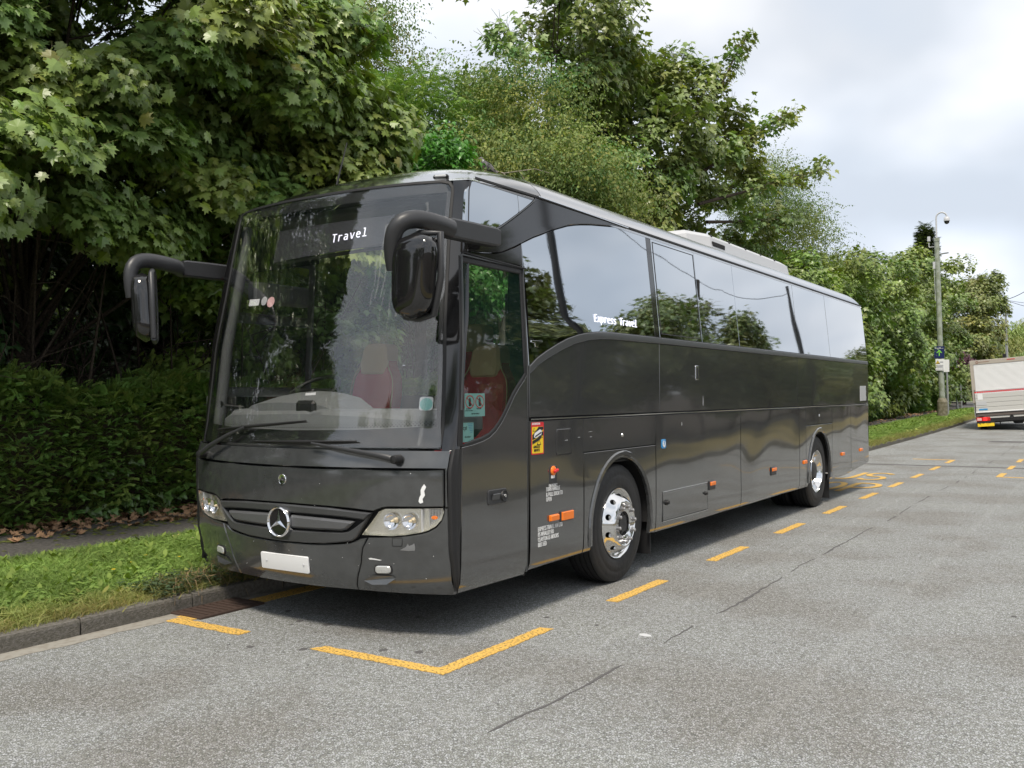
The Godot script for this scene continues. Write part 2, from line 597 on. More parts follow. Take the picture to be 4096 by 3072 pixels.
# ---------------------------------------------------------------- the ground, the road and its markings
func zs(from: float, to: float) -> Array:
	var out := [from]
	var z := from
	while z > to:
		z -= 1.0 if z > -60 and z < 20 else 10.0
		out.append(maxf(z, to))
	return out

func strip(called: String, material: Material, xl: Callable, xr: Callable, lift: float, from := 60.0, to := -300.0, bulge := 0.0) -> void:
	var mb := MB.new()
	var st := zs(from, to)
	var cols := 5 if bulge != 0.0 else 1
	for i in st.size() - 1:
		for k in cols:
			var p := []
			for e in [[0, 0], [0, 1], [1, 1], [1, 0]]:
				var z: float = st[i + e[0]]
				var f := float(k + e[1]) / cols
				var x: float = lerpf(xl.call(z), xr.call(z), f)
				p.append(Vector3(x, gy(z) + lift + bulge * sin(PI * f), z))
			mb.squad(p[0], p[1], p[2], p[3], Vector3.UP, Vector3.UP, Vector3.UP, Vector3.UP)
	structure(mb, called, material)

func ground() -> void:
	var mb := MB.new()
	var st := [500.0, 200.0, 60.0, 20.0, 0.0, -10.0, -15.0, -20.0, -25.0, -30.0, -35.0, -40.0, -45.0, -50.0, -60.0, -80.0, -150.0, -300.0, -700.0]
	for i in st.size() - 1:
		var a := Vector3(-600, gy(st[i]) - 0.05, st[i])
		var b := Vector3(600, gy(st[i]) - 0.05, st[i])
		var c := Vector3(600, gy(st[i + 1]) - 0.05, st[i + 1])
		var d := Vector3(-600, gy(st[i + 1]) - 0.05, st[i + 1])
		mb.squad(a, b, c, d, Vector3.UP, Vector3.UP, Vector3.UP, Vector3.UP)
	structure(mb, "ground", M.soil)
	strip("road", M.asphalt, func(z): return kerb_x(z), func(z): return kerb_x(z) + 6.9, 0.0)
	strip("verge", M.turf, func(z): return verge_x(z), func(z): return kerb_x(z) - 0.13, 0.10, 60, -300, 0.05)
	strip("footpath", M.path, func(z): return path_x(z), func(z): return verge_x(z) - 0.002, 0.105)
	strip("opposite_verge", M.dry_turf, func(z): return kerb_x(z) + 7.04, func(z): return kerb_x(z) + 9.5, 0.11)
	strip("opposite_footpath", M.path, func(z): return kerb_x(z) + 9.502, func(z): return kerb_x(z) + 11.2, 0.105)
	kerbs("kerb", 0.0, 1.0, 9.0, -70.0)
	kerbs("opposite_kerb", 6.9, -1.0, 9.0, -45.0)

func kerbs(called: String, dx: float, side: float, from: float, to: float) -> void:
	# a run of kerbstones, each a stone of its own; side 1: the road lies at +x
	var root := base(called, Vector3(kerb_x(0) + dx, 0, 0))
	tag(root, "", "", "", "structure")
	var len_ := 0.914
	var mesh := []
	for k in 3:
		var mb := MB.new()
		# section: x from the road face (0) back to 0.13, y from -0.12 to 0.115, the road edge rounded
		var sec := [Vector2(0.0, -0.12), Vector2(0.0, 0.09), Vector2(0.006, 0.108), Vector2(0.024, 0.115), Vector2(0.13, 0.115), Vector2(0.13, -0.12)]
		var r2 := RandomNumberGenerator.new()
		r2.seed = 70 + k
		var h := (len_ - 0.014) / 2
		for i in sec.size() - 1:
			var p: Vector2 = sec[i]
			var q: Vector2 = sec[i + 1]
			var o := Vector3((q.y - p.y) * side, q.x - p.x, 0)
			mb.quad(Vector3(-side * p.x, p.y, -h), Vector3(-side * p.x, p.y, h), Vector3(-side * q.x, q.y, h), Vector3(-side * q.x, q.y, -h), o)
		for e in [-1.0, 1.0]:
			for i in range(1, sec.size() - 1):
				mb.flat(Vector3(-side * sec[0].x, sec[0].y, e * h), Vector3(-side * sec[i].x, sec[i].y, e * h), Vector3(-side * sec[i + 1].x, sec[i + 1].y, e * h), Vector3(0, 0, e))
		mesh.append(mb.mesh())
	var z := from
	rng.seed = 5
	while z > to:
		var zm := z - len_ / 2
		var a := Vector3(kerb_x(z) + dx, gy(z), z)
		var b := Vector3(kerb_x(z - len_) + dx, gy(z - len_), z - len_)
		var d := (a - b).normalized()
		var t := Transform3D(Basis.looking_at(-d, Vector3.UP), (a + b) * 0.5 - root.position + Vector3(rng.randf_range(-0.004, 0.004), rng.randf_range(-0.004, 0.004), 0))
		inst(mesh[rng.randi() % 3], "kerbstone", M.kerb, root, t)
		z -= len_

# a flat painted shape with slightly ragged edges, laid a few millimetres above the road
func marking(called: String, poly: Array, mat_: Material, label := "", category := "", group := "", lift := 0.005, rag := 0.006, step := 0.03) -> Node3D:
	var pts := PackedVector2Array()
	for i in poly.size():
		var a: Vector2 = poly[i]
		var b: Vector2 = poly[(i + 1) % poly.size()]
		var n := maxi(1, int(a.distance_to(b) / step))
		var nrm := (b - a).orthogonal().normalized()
		for k in n:
			var p := a.lerp(b, float(k) / n)
			if k > 0: p += nrm * rng.randf_range(-rag, rag)
			pts.append(p)
	var idx := Geometry2D.triangulate_polygon(pts)
	var mb := MB.new()
	for i in range(0, idx.size(), 3):
		var q := []
		for k in 3:
			var p := pts[idx[i + k]]
			q.append(Vector3(p.x, gy(p.y) + lift, p.y))
		mb.tri(q[0], q[1], q[2], Vector3.UP, Vector3.UP, Vector3.UP)
	# a thin edge so that the paint has thickness
	for i in pts.size():
		var a := pts[i]
		var b := pts[(i + 1) % pts.size()]
		var o := Vector3((b - a).y, 0, -(b - a).x)
		mb.quad(Vector3(a.x, gy(a.y) + lift, a.y), Vector3(b.x, gy(b.y) + lift, b.y), Vector3(b.x, gy(b.y) + 0.001, b.y), Vector3(a.x, gy(a.y) + 0.001, a.y), o)
	var o2 := put(mb, called, mat_)
	tag(o2, label, category, group)
	return o2

func rect(x0: float, x1: float, z0: float, z1: float) -> Array:
	return [Vector2(x0, z0), Vector2(x1, z0), Vector2(x1, z1), Vector2(x0, z1)]

func road_markings() -> void:
	rng.seed = 19
	var xo := 0.309
	# the near corner of the bay and the dashes along it
	marking("bay_corner_line", [Vector2(xo, 2.958), Vector2(xo, 1.71), Vector2(xo - 0.1, 1.73), Vector2(xo - 0.1, 2.855), Vector2(-0.70, 2.855), Vector2(-0.74, 2.958)], M.road_paint, "yellow painted corner line on the road in front of the coach", "road marking")
	marking("bay_end_line", rect(-2.15, -1.40, 2.958, 2.85), M.road_paint, "short yellow line across the road beside the drain grating", "road marking")
	var which := ["nearest of the yellow dashes beside the coach, next to its front wheel", "second yellow dash beside the coach, counting from its front wheel", "third yellow dash beside the coach, counting from its front wheel", "fourth yellow dash beside the coach, counting from its front wheel", "fifth yellow dash, just ahead of the coach's rear wheel", "sixth yellow dash, beside the painted word behind the coach", "seventh yellow dash, beyond the painted word STOP", "eighth yellow dash, between the painted words and the dark tar band"]
	for k in 8:
		var z := 0.736 - k * 2.101
		marking("bay_dash", rect(xo - 0.1, xo, z, z - 0.975), M.road_paint, which[k], "road marking", "dashes of the bus bay")
	var zf := 0.736 - 8 * 2.101
	marking("bay_far_corner_line", [Vector2(xo, zf), Vector2(xo, zf - 1.0), Vector2(-0.62, zf - 1.0 + 0.02), Vector2(-0.62, zf - 0.90), Vector2(xo - 0.1, zf - 0.9), Vector2(xo - 0.1, zf)], M.road_paint, "yellow painted corner line at the far end of the bay", "road marking")
	# along the kerb
	marking("kerbside_line", rect(-2.19, -2.03, 2.23, -0.4), M.road_paint, "yellow line along the kerb running under the coach", "road marking")
	marking("kerbside_line_stub", rect(-2.19, -2.01, 2.84, 2.77), M.road_paint, "small stub of yellow line at the near edge of the drain grating", "road marking")
	# the bay on the other side of the road
	marking("opposite_corner_line", [Vector2(1.57, -12.78), Vector2(3.8, -12.78), Vector2(3.8, -12.88), Vector2(1.68, -12.88), Vector2(1.68, -13.75), Vector2(1.57, -13.75)], M.road_paint, "yellow painted corner line of the bay at the right edge of the picture", "road marking")
	for k in 4:
		var z := -14.85 - k * 2.101
		marking("opposite_dash", rect(1.57, 1.67, z, z - 0.975), M.road_paint, ["nearest yellow dash of the bay at the right edge", "second yellow dash of the bay at the right edge", "third yellow dash of the bay at the right edge", "farthest yellow dash of the bay at the right edge"][k], "road marking", "dashes of the opposite bay")
	# the painted words, to be read from this side
	for row in [["STOP", -8.62, -1.98, 1.62], ["BUS", -11.02, -1.68, 1.6]]:
		var o := base("painted_word", Vector3(row[2], 0.002, row[1]), "tall yellow letters %s painted on the road behind the coach" % row[0], "road marking")
		var x := 0.0
		for ch in row[0]:
			letter(ch, o, x, row[3])
			x += 0.545
	# dark joints and bands in the surface
	var z := 7.0
	while z > -40.0:      # the joint between two lanes of tarmac shows in broken lengths
		var pts := []
		var back := []
		var stop := z - rng.randf_range(0.4, 2.4)
		while z > stop:
			var w := 0.003 + 0.014 * maxf(0.0, noise_s(z * 1.3)) * rng.randf_range(0.2, 1.0) + 0.005 * rng.randf()
			if pts.is_empty(): w = 0.001
			var x := 1.08 + 0.035 * noise_s(z * 0.6) + 0.010 * rng.randf_range(-1, 1)
			pts.append(Vector2(x + w, z)); back.append(Vector2(x - w, z))
			z -= 0.09 if z > -6 else 0.3
		back.reverse()
		if pts.size() > 2: tag(marking("surface_joint", pts + back, M.tar, "", "", "", 0.003, 0.0, 99.0), "", "", "", "structure")
		z -= rng.randf_range(0.05, 0.7)
	tag(marking("tar_band", [Vector2(-2.1, -14.95), Vector2(1.9, -15.12), Vector2(4.4, -15.3), Vector2(4.4, -15.52), Vector2(1.9, -15.33), Vector2(-2.1, -15.16)], M.tar, "", "", "", 0.003, 0.02, 0.1), "", "", "", "structure")
	tag(marking("tar_patch", [Vector2(0.25, -24.2), Vector2(3.8, -24.4), Vector2(3.8, -25.1), Vector2(0.25, -24.9)], M.tar, "", "", "", 0.003, 0.03, 0.1), "", "", "", "structure")
	# silt lying in the gutter
	var sa := []
	var sb := []
	z = 9.0
	while z > -3.0:
		sa.append(Vector2(-2.298, z)); sb.append(Vector2(-2.298 + 0.13 + 0.06 * noise_s(z * 1.1) + 0.03 * rng.randf(), z))
		z -= 0.07
	sb.reverse()
	tag(marking("gutter_silt", sa + sb, M.silt, "", "", "", 0.003, 0.0, 99.0), "", "", "", "structure")
	# drips of oil where coaches stand
	for k in 16:
		var c := Vector2(rng.randf_range(-1.7, -0.1), rng.randf_range(2.2, 3.3)) if k < 9 else Vector2(rng.randf_range(-1.8, 3.0), rng.randf_range(-6.0, 4.0))
		var q := []
		var rr := rng.randf_range(0.008, 0.03)
		for j in 9: q.append(c + Vector2(cos(TAU * j / 9), sin(TAU * j / 9) * 1.3) * rr * rng.randf_range(0.6, 1.2))
		tag(marking("oil_spot", q, M.tar, "", "", "", 0.0025 + 0.0001 * k, 0.0, 99.0), "", "", "", "structure")
	# pale splash on the tarmac
	marking("bird_dropping", [Vector2(0.86, 1.52), Vector2(0.90, 1.50), Vector2(0.94, 1.515), Vector2(0.96, 1.55), Vector2(0.92, 1.57), Vector2(0.87, 1.56)], M.scuff, "small white splash on the tarmac right of the yellow corner", "stain", "", 0.003, 0.004, 0.02)

func noise_s(x: float) -> float:
	return sin(x * 1.7 + 1.0) * 0.5 + sin(x * 3.9 + 2.0) * 0.3 + sin(x * 8.3) * 0.2

# one tall road letter from bars and curved bars; x runs right, "up" is -z
func letter(ch: String, parent: Node3D, x0: float, tall: float) -> void:
	var lines := []
	var wd := 0.40
	match ch:
		"S":
			var p := []
			for k in 9: p.append(Vector2(0.5 + 0.5 * cos(0.35 - k * (PI + 0.2) / 8 * 1.0 + 0.0), 0.0))
			p.clear()
			for k in 15:
				var a := lerpf(deg_to_rad(25), deg_to_rad(270), k / 14.0)
				p.append(Vector2(0.5 + 0.5 * cos(a), 0.745 + 0.255 * sin(a)))
			for k in range(1, 15):
				var a := lerpf(deg_to_rad(90), deg_to_rad(-155), k / 14.0)
				p.append(Vector2(0.5 + 0.5 * cos(a), 0.245 + 0.245 * sin(a)))
			lines = [p]
		"T": lines = [[Vector2(0.5, 0.0), Vector2(0.5, 1.0)], [Vector2(-0.02, 1.0), Vector2(1.02, 1.0)]]
		"O":
			var p := []
			for k in 25: p.append(Vector2(0.5 + 0.5 * cos(TAU * k / 24), 0.5 + 0.5 * sin(TAU * k / 24)))
			lines = [p]
		"P", "B":
			lines = [[Vector2(0.0, 0.0), Vector2(0.0, 1.0)]]
			for r in ([[0.46, 1.0]] if ch == "P" else [[0.5, 1.0], [0.0, 0.5]]):
				var p := [Vector2(0.0, r[1])]
				for k in 13:
					var a := lerpf(PI / 2, -PI / 2, k / 12.0)
					p.append(Vector2(0.5 + 0.5 * cos(a), (r[0] + r[1]) / 2 + (r[1] - r[0]) / 2 * sin(a)))
				p.append(Vector2(0.0, r[0]))
				lines.append(p)
		"U":
			var p := [Vector2(0, 1), Vector2(0, 0.25)]
			for k in 13:
				var a := lerpf(PI, TAU, k / 12.0)
				p.append(Vector2(0.5 + 0.5 * cos(a), 0.25 + 0.25 * sin(a)))
			p.append(Vector2(1, 1))
			lines = [p]
	var mb := MB.new()
	var lift := 0.004
	for l in lines:
		lift += 0.0012
		var left := []
		var right := []
		for i in l.size():
			var d: Vector2 = l[mini(i + 1, l.size() - 1)] - l[maxi(i - 1, 0)]
			d = Vector2(d.x * wd, d.y * tall).normalized()
			# strokes are wide across the road and thin along it, as stretched letters are
			var nrm := Vector2(-d.y * 0.055, d.x * 0.07)
			var q := Vector2(l[i].x * wd, l[i].y * tall)
			left.append(q + nrm); right.append(q - nrm)
		for i in l.size() - 1:
			var f := func(p: Vector2) -> Vector3: return Vector3(x0 + p.x, lift, -p.y)
			mb.squad(f.call(left[i]), f.call(right[i]), f.call(right[i + 1]), f.call(left[i + 1]), Vector3.UP, Vector3.UP, Vector3.UP, Vector3.UP)
	put(mb, "letter_" + ch.to_lower(), M.road_paint, parent, false)

func drain() -> void:
	var t := base("drain_grating", Vector3(-2.14, 0, 2.5), "rusty iron drain grating at the kerb below the coach's bumper", "drain")
	var mb := MB.new()
	for s in [[-0.165, 0.03, 0.60], [0.145, 0.03, 0.60]]:
		mb.box(Transform3D(Basis(), t.position + Vector3(s[0] + 0.01, 0.008, 0)), Vector3(s[1], 0.02, s[2]), 0.003)
	for z in [-0.285, 0.285]:
		mb.box(Transform3D(Basis(), t.position + Vector3(0, 0.008, z)), Vector3(0.285, 0.02, 0.03), 0.003)
	put(mb, "frame", M.iron, t)
	var pit := MB.new()
	pit.box(Transform3D(Basis(), t.position + Vector3(0, 0.002, 0)), Vector3(0.285, 0.004, 0.545), 0.0005)
	put(pit, "pit", M.dark, t)
	for k in 9:
		var b := MB.new()
		b.box(Transform3D(Basis(Vector3.FORWARD, 0.0), t.position + Vector3(0, 0.011, -0.24 + k * 0.06)), Vector3(0.283, 0.018, 0.032), 0.004)
		put(b, "bar", M.iron, t)

# ---------------------------------------------------------------- the coach: surfaces
const FRONT := [[0.20, 2.54], [0.25, 2.57], [0.32, 2.63], [0.42, 2.668], [0.52, 2.676], [0.57, 2.695], [0.63, 2.705], [0.68, 2.70], [0.75, 2.705], [1.0, 2.715], [1.12, 2.715], [1.25, 2.67], [1.36, 2.645], [2.0, 2.55], [2.445, 2.44], [2.7, 2.385], [3.02, 2.31], [3.06, 2.295], [3.2, 2.25]]

func front_z(u: float, y: float) -> float:
	var s := smoothstep(1.3, 3.0, y)
	return smooth_table(FRONT, y, 0.03) - (0.28 - 0.05 * s) * pow(absf(u) / 1.235, 2.4)

func side_in(y: float) -> float:      # how far the side leans in from x = 0
	if y > 2.10: return (y - 2.10) * 0.1
	if y < 0.44: return 0.03 * pow((0.44 - y) / 0.12, 2.0)
	return 0.0

func ripple(z: float, y: float) -> float:      # pressed sheet is never quite flat
	var a := 0.0020 if y < 1.42 else (0.0009 if y < 2.1 else 0.0004)
	return a * (sin(z * 2.9 + 1.4 * sin(y * 3.1 + z * 0.7)) + 0.25 * sin(z * 6.3 + y * 5.0 + 1.0) + 0.5 * sin(y * 9.0 + z * 1.1))

func near_map(p: Vector2, off: float) -> Vector3: return Vector3(-side_in(p.y) + off + ripple(p.x, p.y), p.y, p.x)
func far_map(p: Vector2, off: float) -> Vector3: return Vector3(-W + side_in(p.y) - off, p.y, p.x)
func front_map(p: Vector2, off: float) -> Vector3:
	var q := Vector3(XC + p.x, p.y, front_z(p.x, p.y))
	if off == 0.0: return q
	var e := 0.01
	var du := Vector3(e, 0, front_z(p.x + e, p.y) - q.z)
	var dy := Vector3(0, e, front_z(p.x, p.y + e) - q.z)
	return q + du.cross(dy).normalized() * off

func map_normal(map: Callable, p: Vector2) -> Vector3:
	var e := 0.006
	var n: Vector3 = (map.call(p + Vector2(e, 0), 0.0) - map.call(p - Vector2(e, 0), 0.0)).cross(map.call(p + Vector2(0, e), 0.0) - map.call(p - Vector2(0, e), 0.0))
	n = n.normalized()
	var o: Vector3 = map.call(p, 0.05) - map.call(p, 0.0)
	return n if n.dot(o) > 0 else -n

func poly(pts: Array) -> PackedVector2Array:
	var p := PackedVector2Array()
	for q in pts: p.append(Vector2(q[0], q[1]))
	return p

# outline with its corners rounded
func rounded(pts: Array, r: float, n := 4) -> PackedVector2Array:
	var out := PackedVector2Array()
	for i in pts.size():
		var p := Vector2(pts[i][0], pts[i][1])
		var a := Vector2(pts[i - 1][0], pts[i - 1][1])
		var b := Vector2(pts[(i + 1) % pts.size()][0], pts[(i + 1) % pts.size()][1])
		var ra := minf(r, p.distance_to(a) * 0.45)
		var rb := minf(r, p.distance_to(b) * 0.45)
		var s := p + (a - p).normalized() * ra
		var e := p + (b - p).normalized() * rb
		for k in n + 1:
			var t := float(k) / n
			out.append(s.lerp(p, t).lerp(p.lerp(e, t), t))
	return out

func mirrored(p: PackedVector2Array) -> PackedVector2Array:
	var out := PackedVector2Array()
	for i in range(p.size() - 1, -1, -1): out.append(Vector2(-p[i].x, p[i].y))
	return out

# a sheet on a mapped surface: face at height h, chamfered edge, walls down to h - deep
func sheet(mb: MB, outline: PackedVector2Array, map: Callable, h := 0.0, deep := 0.02, bev := 0.003, cell := 0.0) -> void:
	var pts := outline
	if Geometry2D.is_polygon_clockwise(pts):
		pts = pts.duplicate(); pts.reverse()
	var n := pts.size()
	var inner := PackedVector2Array()
	for i in n:
		var d1 := (pts[i] - pts[i - 1]).normalized()
		var d2 := (pts[(i + 1) % n] - pts[i]).normalized()
		var m := (Vector2(-d1.y, d1.x) + Vector2(-d2.y, d2.x))
		if m.length() < 1e-4: m = Vector2(-d1.y, d1.x)
		m = m.normalized()
		var k := maxf(0.5, m.dot(Vector2(-d1.y, d1.x)))
		inner.append(pts[i] + m * bev / k)
	var pieces := []
	if cell <= 0.0:
		pieces = [inner]
	else:
		var lo := Vector2(1e9, 1e9)
		var hi := -lo
		for p in inner:
			lo = lo.min(p); hi = hi.max(p)
		for i in range(int(floor(lo.x / cell)), int(ceil(hi.x / cell))):
			for j in range(int(floor(lo.y / cell)), int(ceil(hi.y / cell))):
				var r := PackedVector2Array([Vector2(i, j) * cell, Vector2(i + 1, j) * cell, Vector2(i + 1, j + 1) * cell, Vector2(i, j + 1) * cell])
				for q in Geometry2D.intersect_polygons(inner, r): pieces.append(q)
	for q in pieces:
		var idx := Geometry2D.triangulate_polygon(q)
		var pos := []
		var nor := []
		for p in q:
			pos.append(map.call(p, h)); nor.append(map_normal(map, p))
		for i in range(0, idx.size(), 3):
			mb.tri(pos[idx[i]], pos[idx[i + 1]], pos[idx[i + 2]], nor[idx[i]], nor[idx[i + 1]], nor[idx[i + 2]])
	for i in n:
		var j := (i + 1) % n
		var e := pts[j] - pts[i]
		var o2 := Vector2(e.y, -e.x).normalized() * 0.02
		var mid := (pts[i] + pts[j]) * 0.5
		var out: Vector3 = map.call(mid + o2, h) - map.call(mid, h)
		var a: Vector3 = map.call(pts[i], h - bev)
		var b: Vector3 = map.call(pts[j], h - bev)
		mb.quad(map.call(inner[i], h), map.call(inner[j], h), b, a, out + map_normal(map, mid) * 0.02)
		if deep > bev:
			mb.quad(a, b, map.call(pts[j], h - deep), map.call(pts[i], h - deep), out)

func panel(called: String, material: Material, outline: PackedVector2Array, map: Callable, parent: Node, h := 0.0, deep := 0.02, bev := 0.003, cell := 0.0) -> MeshInstance3D:
	var mb := MB.new()
	sheet(mb, outline, map, h, deep, bev, cell)
	return put(mb, called, material, parent)

# a narrow raised bead that follows a line on a mapped surface
func bead(called: String, material: Material, line: Array, map: Callable, parent: Node, wide := 0.012, h := 0.004, closed := false, from := 0.0) -> MeshInstance3D:
	var mb := MB.new()
	var n := line.size()
	var ring := []
	for i in n:
		var p := Vector2(line[i][0], line[i][1])
		var a: Vector2 = Vector2(line[(i - 1 + n) % n][0], line[(i - 1 + n) % n][1]) if closed or i > 0 else p
		var b: Vector2 = Vector2(line[(i + 1) % n][0], line[(i + 1) % n][1]) if closed or i < n - 1 else p
		var d := (b - a).normalized()
		var s := Vector2(-d.y, d.x) * wide * 0.5
		ring.append([map.call(p + s, from), map.call(p + s * 0.6, from + h), map.call(p - s * 0.6, from + h), map.call(p - s, from), map_normal(map, p), (map.call(p + s, 0.0) - map.call(p, 0.0)).normalized()])
	for i in (n if closed else n - 1):
		var r: Array = ring[i]
		var t: Array = ring[(i + 1) % n]
		var up: Vector3 = r[4]
		var sd: Vector3 = r[5]
		mb.quad(r[0], t[0], t[1], r[1], up * 0.5 + sd)
		mb.quad(r[1], t[1], t[2], r[2], up)
		mb.quad(r[2], t[2], t[3], r[3], up * 0.5 - sd)
	return put(mb, called, material, parent)

func side_basis() -> Basis: return Basis(Vector3(0, 0, -1), Vector3(0, 1, 0), Vector3(1, 0, 0))

func arch(zc: float, r: float, y0: float, from_z: float, to_z: float, n := 18) -> Array:
	# points of a wheel arch from the front foot over the top to the rear foot
	var out := []
	for k in n + 1:
		var a := lerpf(0.0, PI, float(k) / n)
		out.append([zc + r * 0.98 * cos(a), maxf(y0, 0.50 + r * 0.97 * sin(a))])
	out.push_front([zc + r * 0.99, y0])
	out.append([zc - r * 0.99, y0])
	return out

# ---------------------------------------------------------------- the coach: near side
func bus_side() -> void:
	var nm := near_map
	var P: Material = M.paint
	# upper row under the windows
	var band_low := [[1.505, 1.746], [1.394, 1.809], [1.257, 1.863], [1.054, 1.931], [0.841, 1.991], [0.618, 2.031], [0.40, 2.050], [0.2, 2.058]]
	panel("side_panel", P, poly([[1.505, 1.434]] + band_low + [[-0.772, 2.062], [-0.772, 1.434]]), nm, bus, 0, 0.02, 0.003, 0.15)
	panel("side_panel", P, poly([[-0.780, 1.434], [-0.780, 2.062], [-5.213, 2.078], [-5.213, 1.434]]), nm, bus, 0, 0.02, 0.003, 0.15)
	panel("side_panel", P, poly([[-5.220, 1.434], [-5.220, 2.078], [-9.372, 2.088], [-9.372, 1.434]]), nm, bus, 0, 0.02, 0.003, 0.15)
	# the grey band that sweeps up under the windows
	var glass_low := [[1.505, 1.802], [1.393, 1.868], [1.257, 1.923], [1.10, 1.980], [0.948, 2.028], [0.775, 2.067], [0.617, 2.090], [0.42, 2.106], [0.2, 2.116]]
	var up := glass_low.duplicate()
	up.append_array([[-0.80, 2.120], [-9.372, 2.140]])
	var lowr := [[-9.372, 2.092], [-0.80, 2.066]]
	var bl := band_low.duplicate()
	bl.reverse()
	panel("window_trim", M.trim_grey, poly(up + lowr + bl), nm, bus, 0.004, 0.02, 0.004)
	# lower row of flaps and panels
	panel("fuel_panel", P, poly([[1.505, 0.335], [1.505, 1.406], [0.704, 1.406], [0.704, 0.345]]), nm, bus, 0, 0.02, 0.003, 0.13)
	panel("service_flap", P, poly([[0.696, 1.142], [0.696, 1.404], [-0.682, 1.404], [-0.682, 1.142]]), nm, bus)
	var fa := arch(0.0, 0.575, 0.345, 0, 0)
	panel("wheel_arch_panel", P, poly([[0.696, 0.345], [0.696, 1.134], [-0.682, 1.134], [-0.682, 0.34]] + rev(fa)), nm, bus, 0, 0.03, 0.003, 0.13)
	panel("luggage_flap", P, poly([[-0.690, 0.335], [-0.690, 1.406], [-2.984, 1.406], [-2.984, 0.335]]), nm, bus, 0, 0.02, 0.003, 0.13)
	panel("luggage_flap", P, poly([[-2.992, 0.335], [-2.992, 1.406], [-5.276, 1.406], [-5.276, 0.335]]), nm, bus, 0, 0.02, 0.003, 0.13)
	panel("side_panel", P, poly([[-5.284, 0.335], [-5.284, 1.406], [-5.584, 1.406], [-5.584, 0.335]]), nm, bus, 0, 0.02, 0.003, 0.13)
	panel("service_flap", P, poly([[-5.592, 1.172], [-5.592, 1.404], [-6.976, 1.404], [-6.976, 1.172]]), nm, bus)
	var ra := arch(-6.30, 0.58, 0.335, 0, 0)
	panel("wheel_arch_panel", P, poly([[-5.592, 0.335], [-5.592, 1.164], [-6.976, 1.164], [-6.976, 0.335]] + rev(ra)), nm, bus, 0, 0.03, 0.003, 0.13)
	panel("engine_flap", P, poly([[-6.984, 0.335], [-6.984, 1.406], [-8.126, 1.406], [-8.126, 0.365], [-7.9, 0.342]]), nm, bus, 0, 0.02, 0.003, 0.13)
	panel("engine_flap", P, poly([[-8.134, 0.366], [-8.134, 1.406], [-9.372, 1.406], [-9.385, 0.52], [-9.36, 0.46], [-9.29, 0.445]]), nm, bus, 0, 0.02, 0.003, 0.13)
	for a in [[0.0, 0.575, 0.345], [-6.30, 0.58, 0.335]]:
		var line := []
		for k in 31:
			var w := lerpf(-0.32, PI + 0.32, k / 30.0)
			line.append([a[0] + (a[1] + 0.022) * cos(w), 0.50 + (a[1] + 0.02) * sin(w)])
		line = line.filter(func(q): return q[1] > a[2])
		bead("arch_lip", P, line, nm, bus, 0.05, 0.014)
	# bright strip along the waist
	var strip_line := []
	for k in 12: strip_line.append([lerpf(1.5, -9.37, k / 11.0), 1.419])
	bead("waist_strip", M.aluminium, strip_line, nm, bus, 0.013, 0.007)
	# windows
	var swoosh_low := [[-0.309, 3.071], [-0.05, 3.052], [0.196, 3.024], [0.38, 3.003], [0.563, 2.976], [0.68, 2.955], [0.796, 2.930], [0.976, 2.879], [1.10, 2.841], [1.214, 2.802], [1.32, 2.768], [1.419, 2.730], [1.578, 2.666], [1.66, 2.637], [1.729, 2.613], [1.820, 2.587], [1.907, 2.573], [2.05, 2.558], [2.20, 2.545]]
	var first := []
	for q in swoosh_low:
		if q[0] < 1.5: first.append([q[0], q[1] - 0.008])
	var gl := glass_low.map(func(q): return [q[0], q[1] + 0.004])
	panel("side_window", M.tinted, poly([[-0.700, 2.124]] + [[-0.700, 3.066]] + first + [[1.505, 2.69]] + gl), nm, bus, -0.004, 0.02, 0.002, 0.2)
	panel("window_pillar", M.gloss_black, poly([[-0.706, 2.124], [-0.706, 3.066], [-0.806, 3.066], [-0.806, 2.124]]), nm, bus, -0.006)
	var edges := [-0.812, -1.868, -2.998, -5.325, -6.952, -9.372]
	for k in 5:
		var a: float = edges[k]
		var b: float = edges[k + 1] + (0.007 if k < 4 else 0.0)
		var low_a := 2.124 + 0.004 * k
		var shape := poly([[a, low_a], [a, 3.064], [b, 3.064], [b, low_a + 0.004]])
		if k == 4: shape = poly([[a, low_a], [a, 3.064], [-9.27, 3.064], [-9.325, 3.05], [-9.355, 3.02], [-9.368, 2.96], [b, low_a]])
		panel("side_window", M.tinted, shape, nm, bus, -0.004, 0.02, 0.002, 0.2)
	# the opening pane of the second window
	bead("hopper_frame", M.rubber, [[-0.845, 2.16], [-0.845, 3.02], [-1.84, 3.02], [-1.84, 2.16]], nm, bus, 0.012, 0.004, true, -0.004)
	# black glass above the door
	panel("door_head_glass", M.gloss_black, poly([[1.512, 2.526], [1.512, 2.684], [1.578, 2.657], [1.66, 2.629], [1.729, 2.605], [1.820, 2.579], [1.907, 2.565], [2.05, 2.551], [2.20, 2.538], [2.24, 2.526]]), nm, bus, -0.004)
	# the black swoosh and the small window before it
	var sw := [[2.20, 2.545], [2.215, 2.722]] + [[1.935, 2.735], [1.88, 2.738], [1.84, 2.745], [1.772, 2.770], [1.70, 2.806], [1.619, 2.848], [1.55, 2.885], [1.499, 2.913], [1.40, 2.968], [1.325, 3.010], [1.285, 3.036], [1.250, 3.072]]
	var low2 := swoosh_low.duplicate()
	low2.pop_back()
	panel("swoosh_panel", M.gloss_black, poly(sw + low2), nm, bus, 0.0, 0.02, 0.006)
	panel("quarter_window", M.tinted, rounded([[2.205, 2.735], [2.150, 2.96], [2.075, 3.045], [1.81, 3.066], [1.497, 3.071], [1.497, 2.922], [1.619, 2.857], [1.70, 2.815], [1.772, 2.780], [1.845, 2.752], [1.913, 2.744]], 0.02, 2), nm, bus, -0.004)
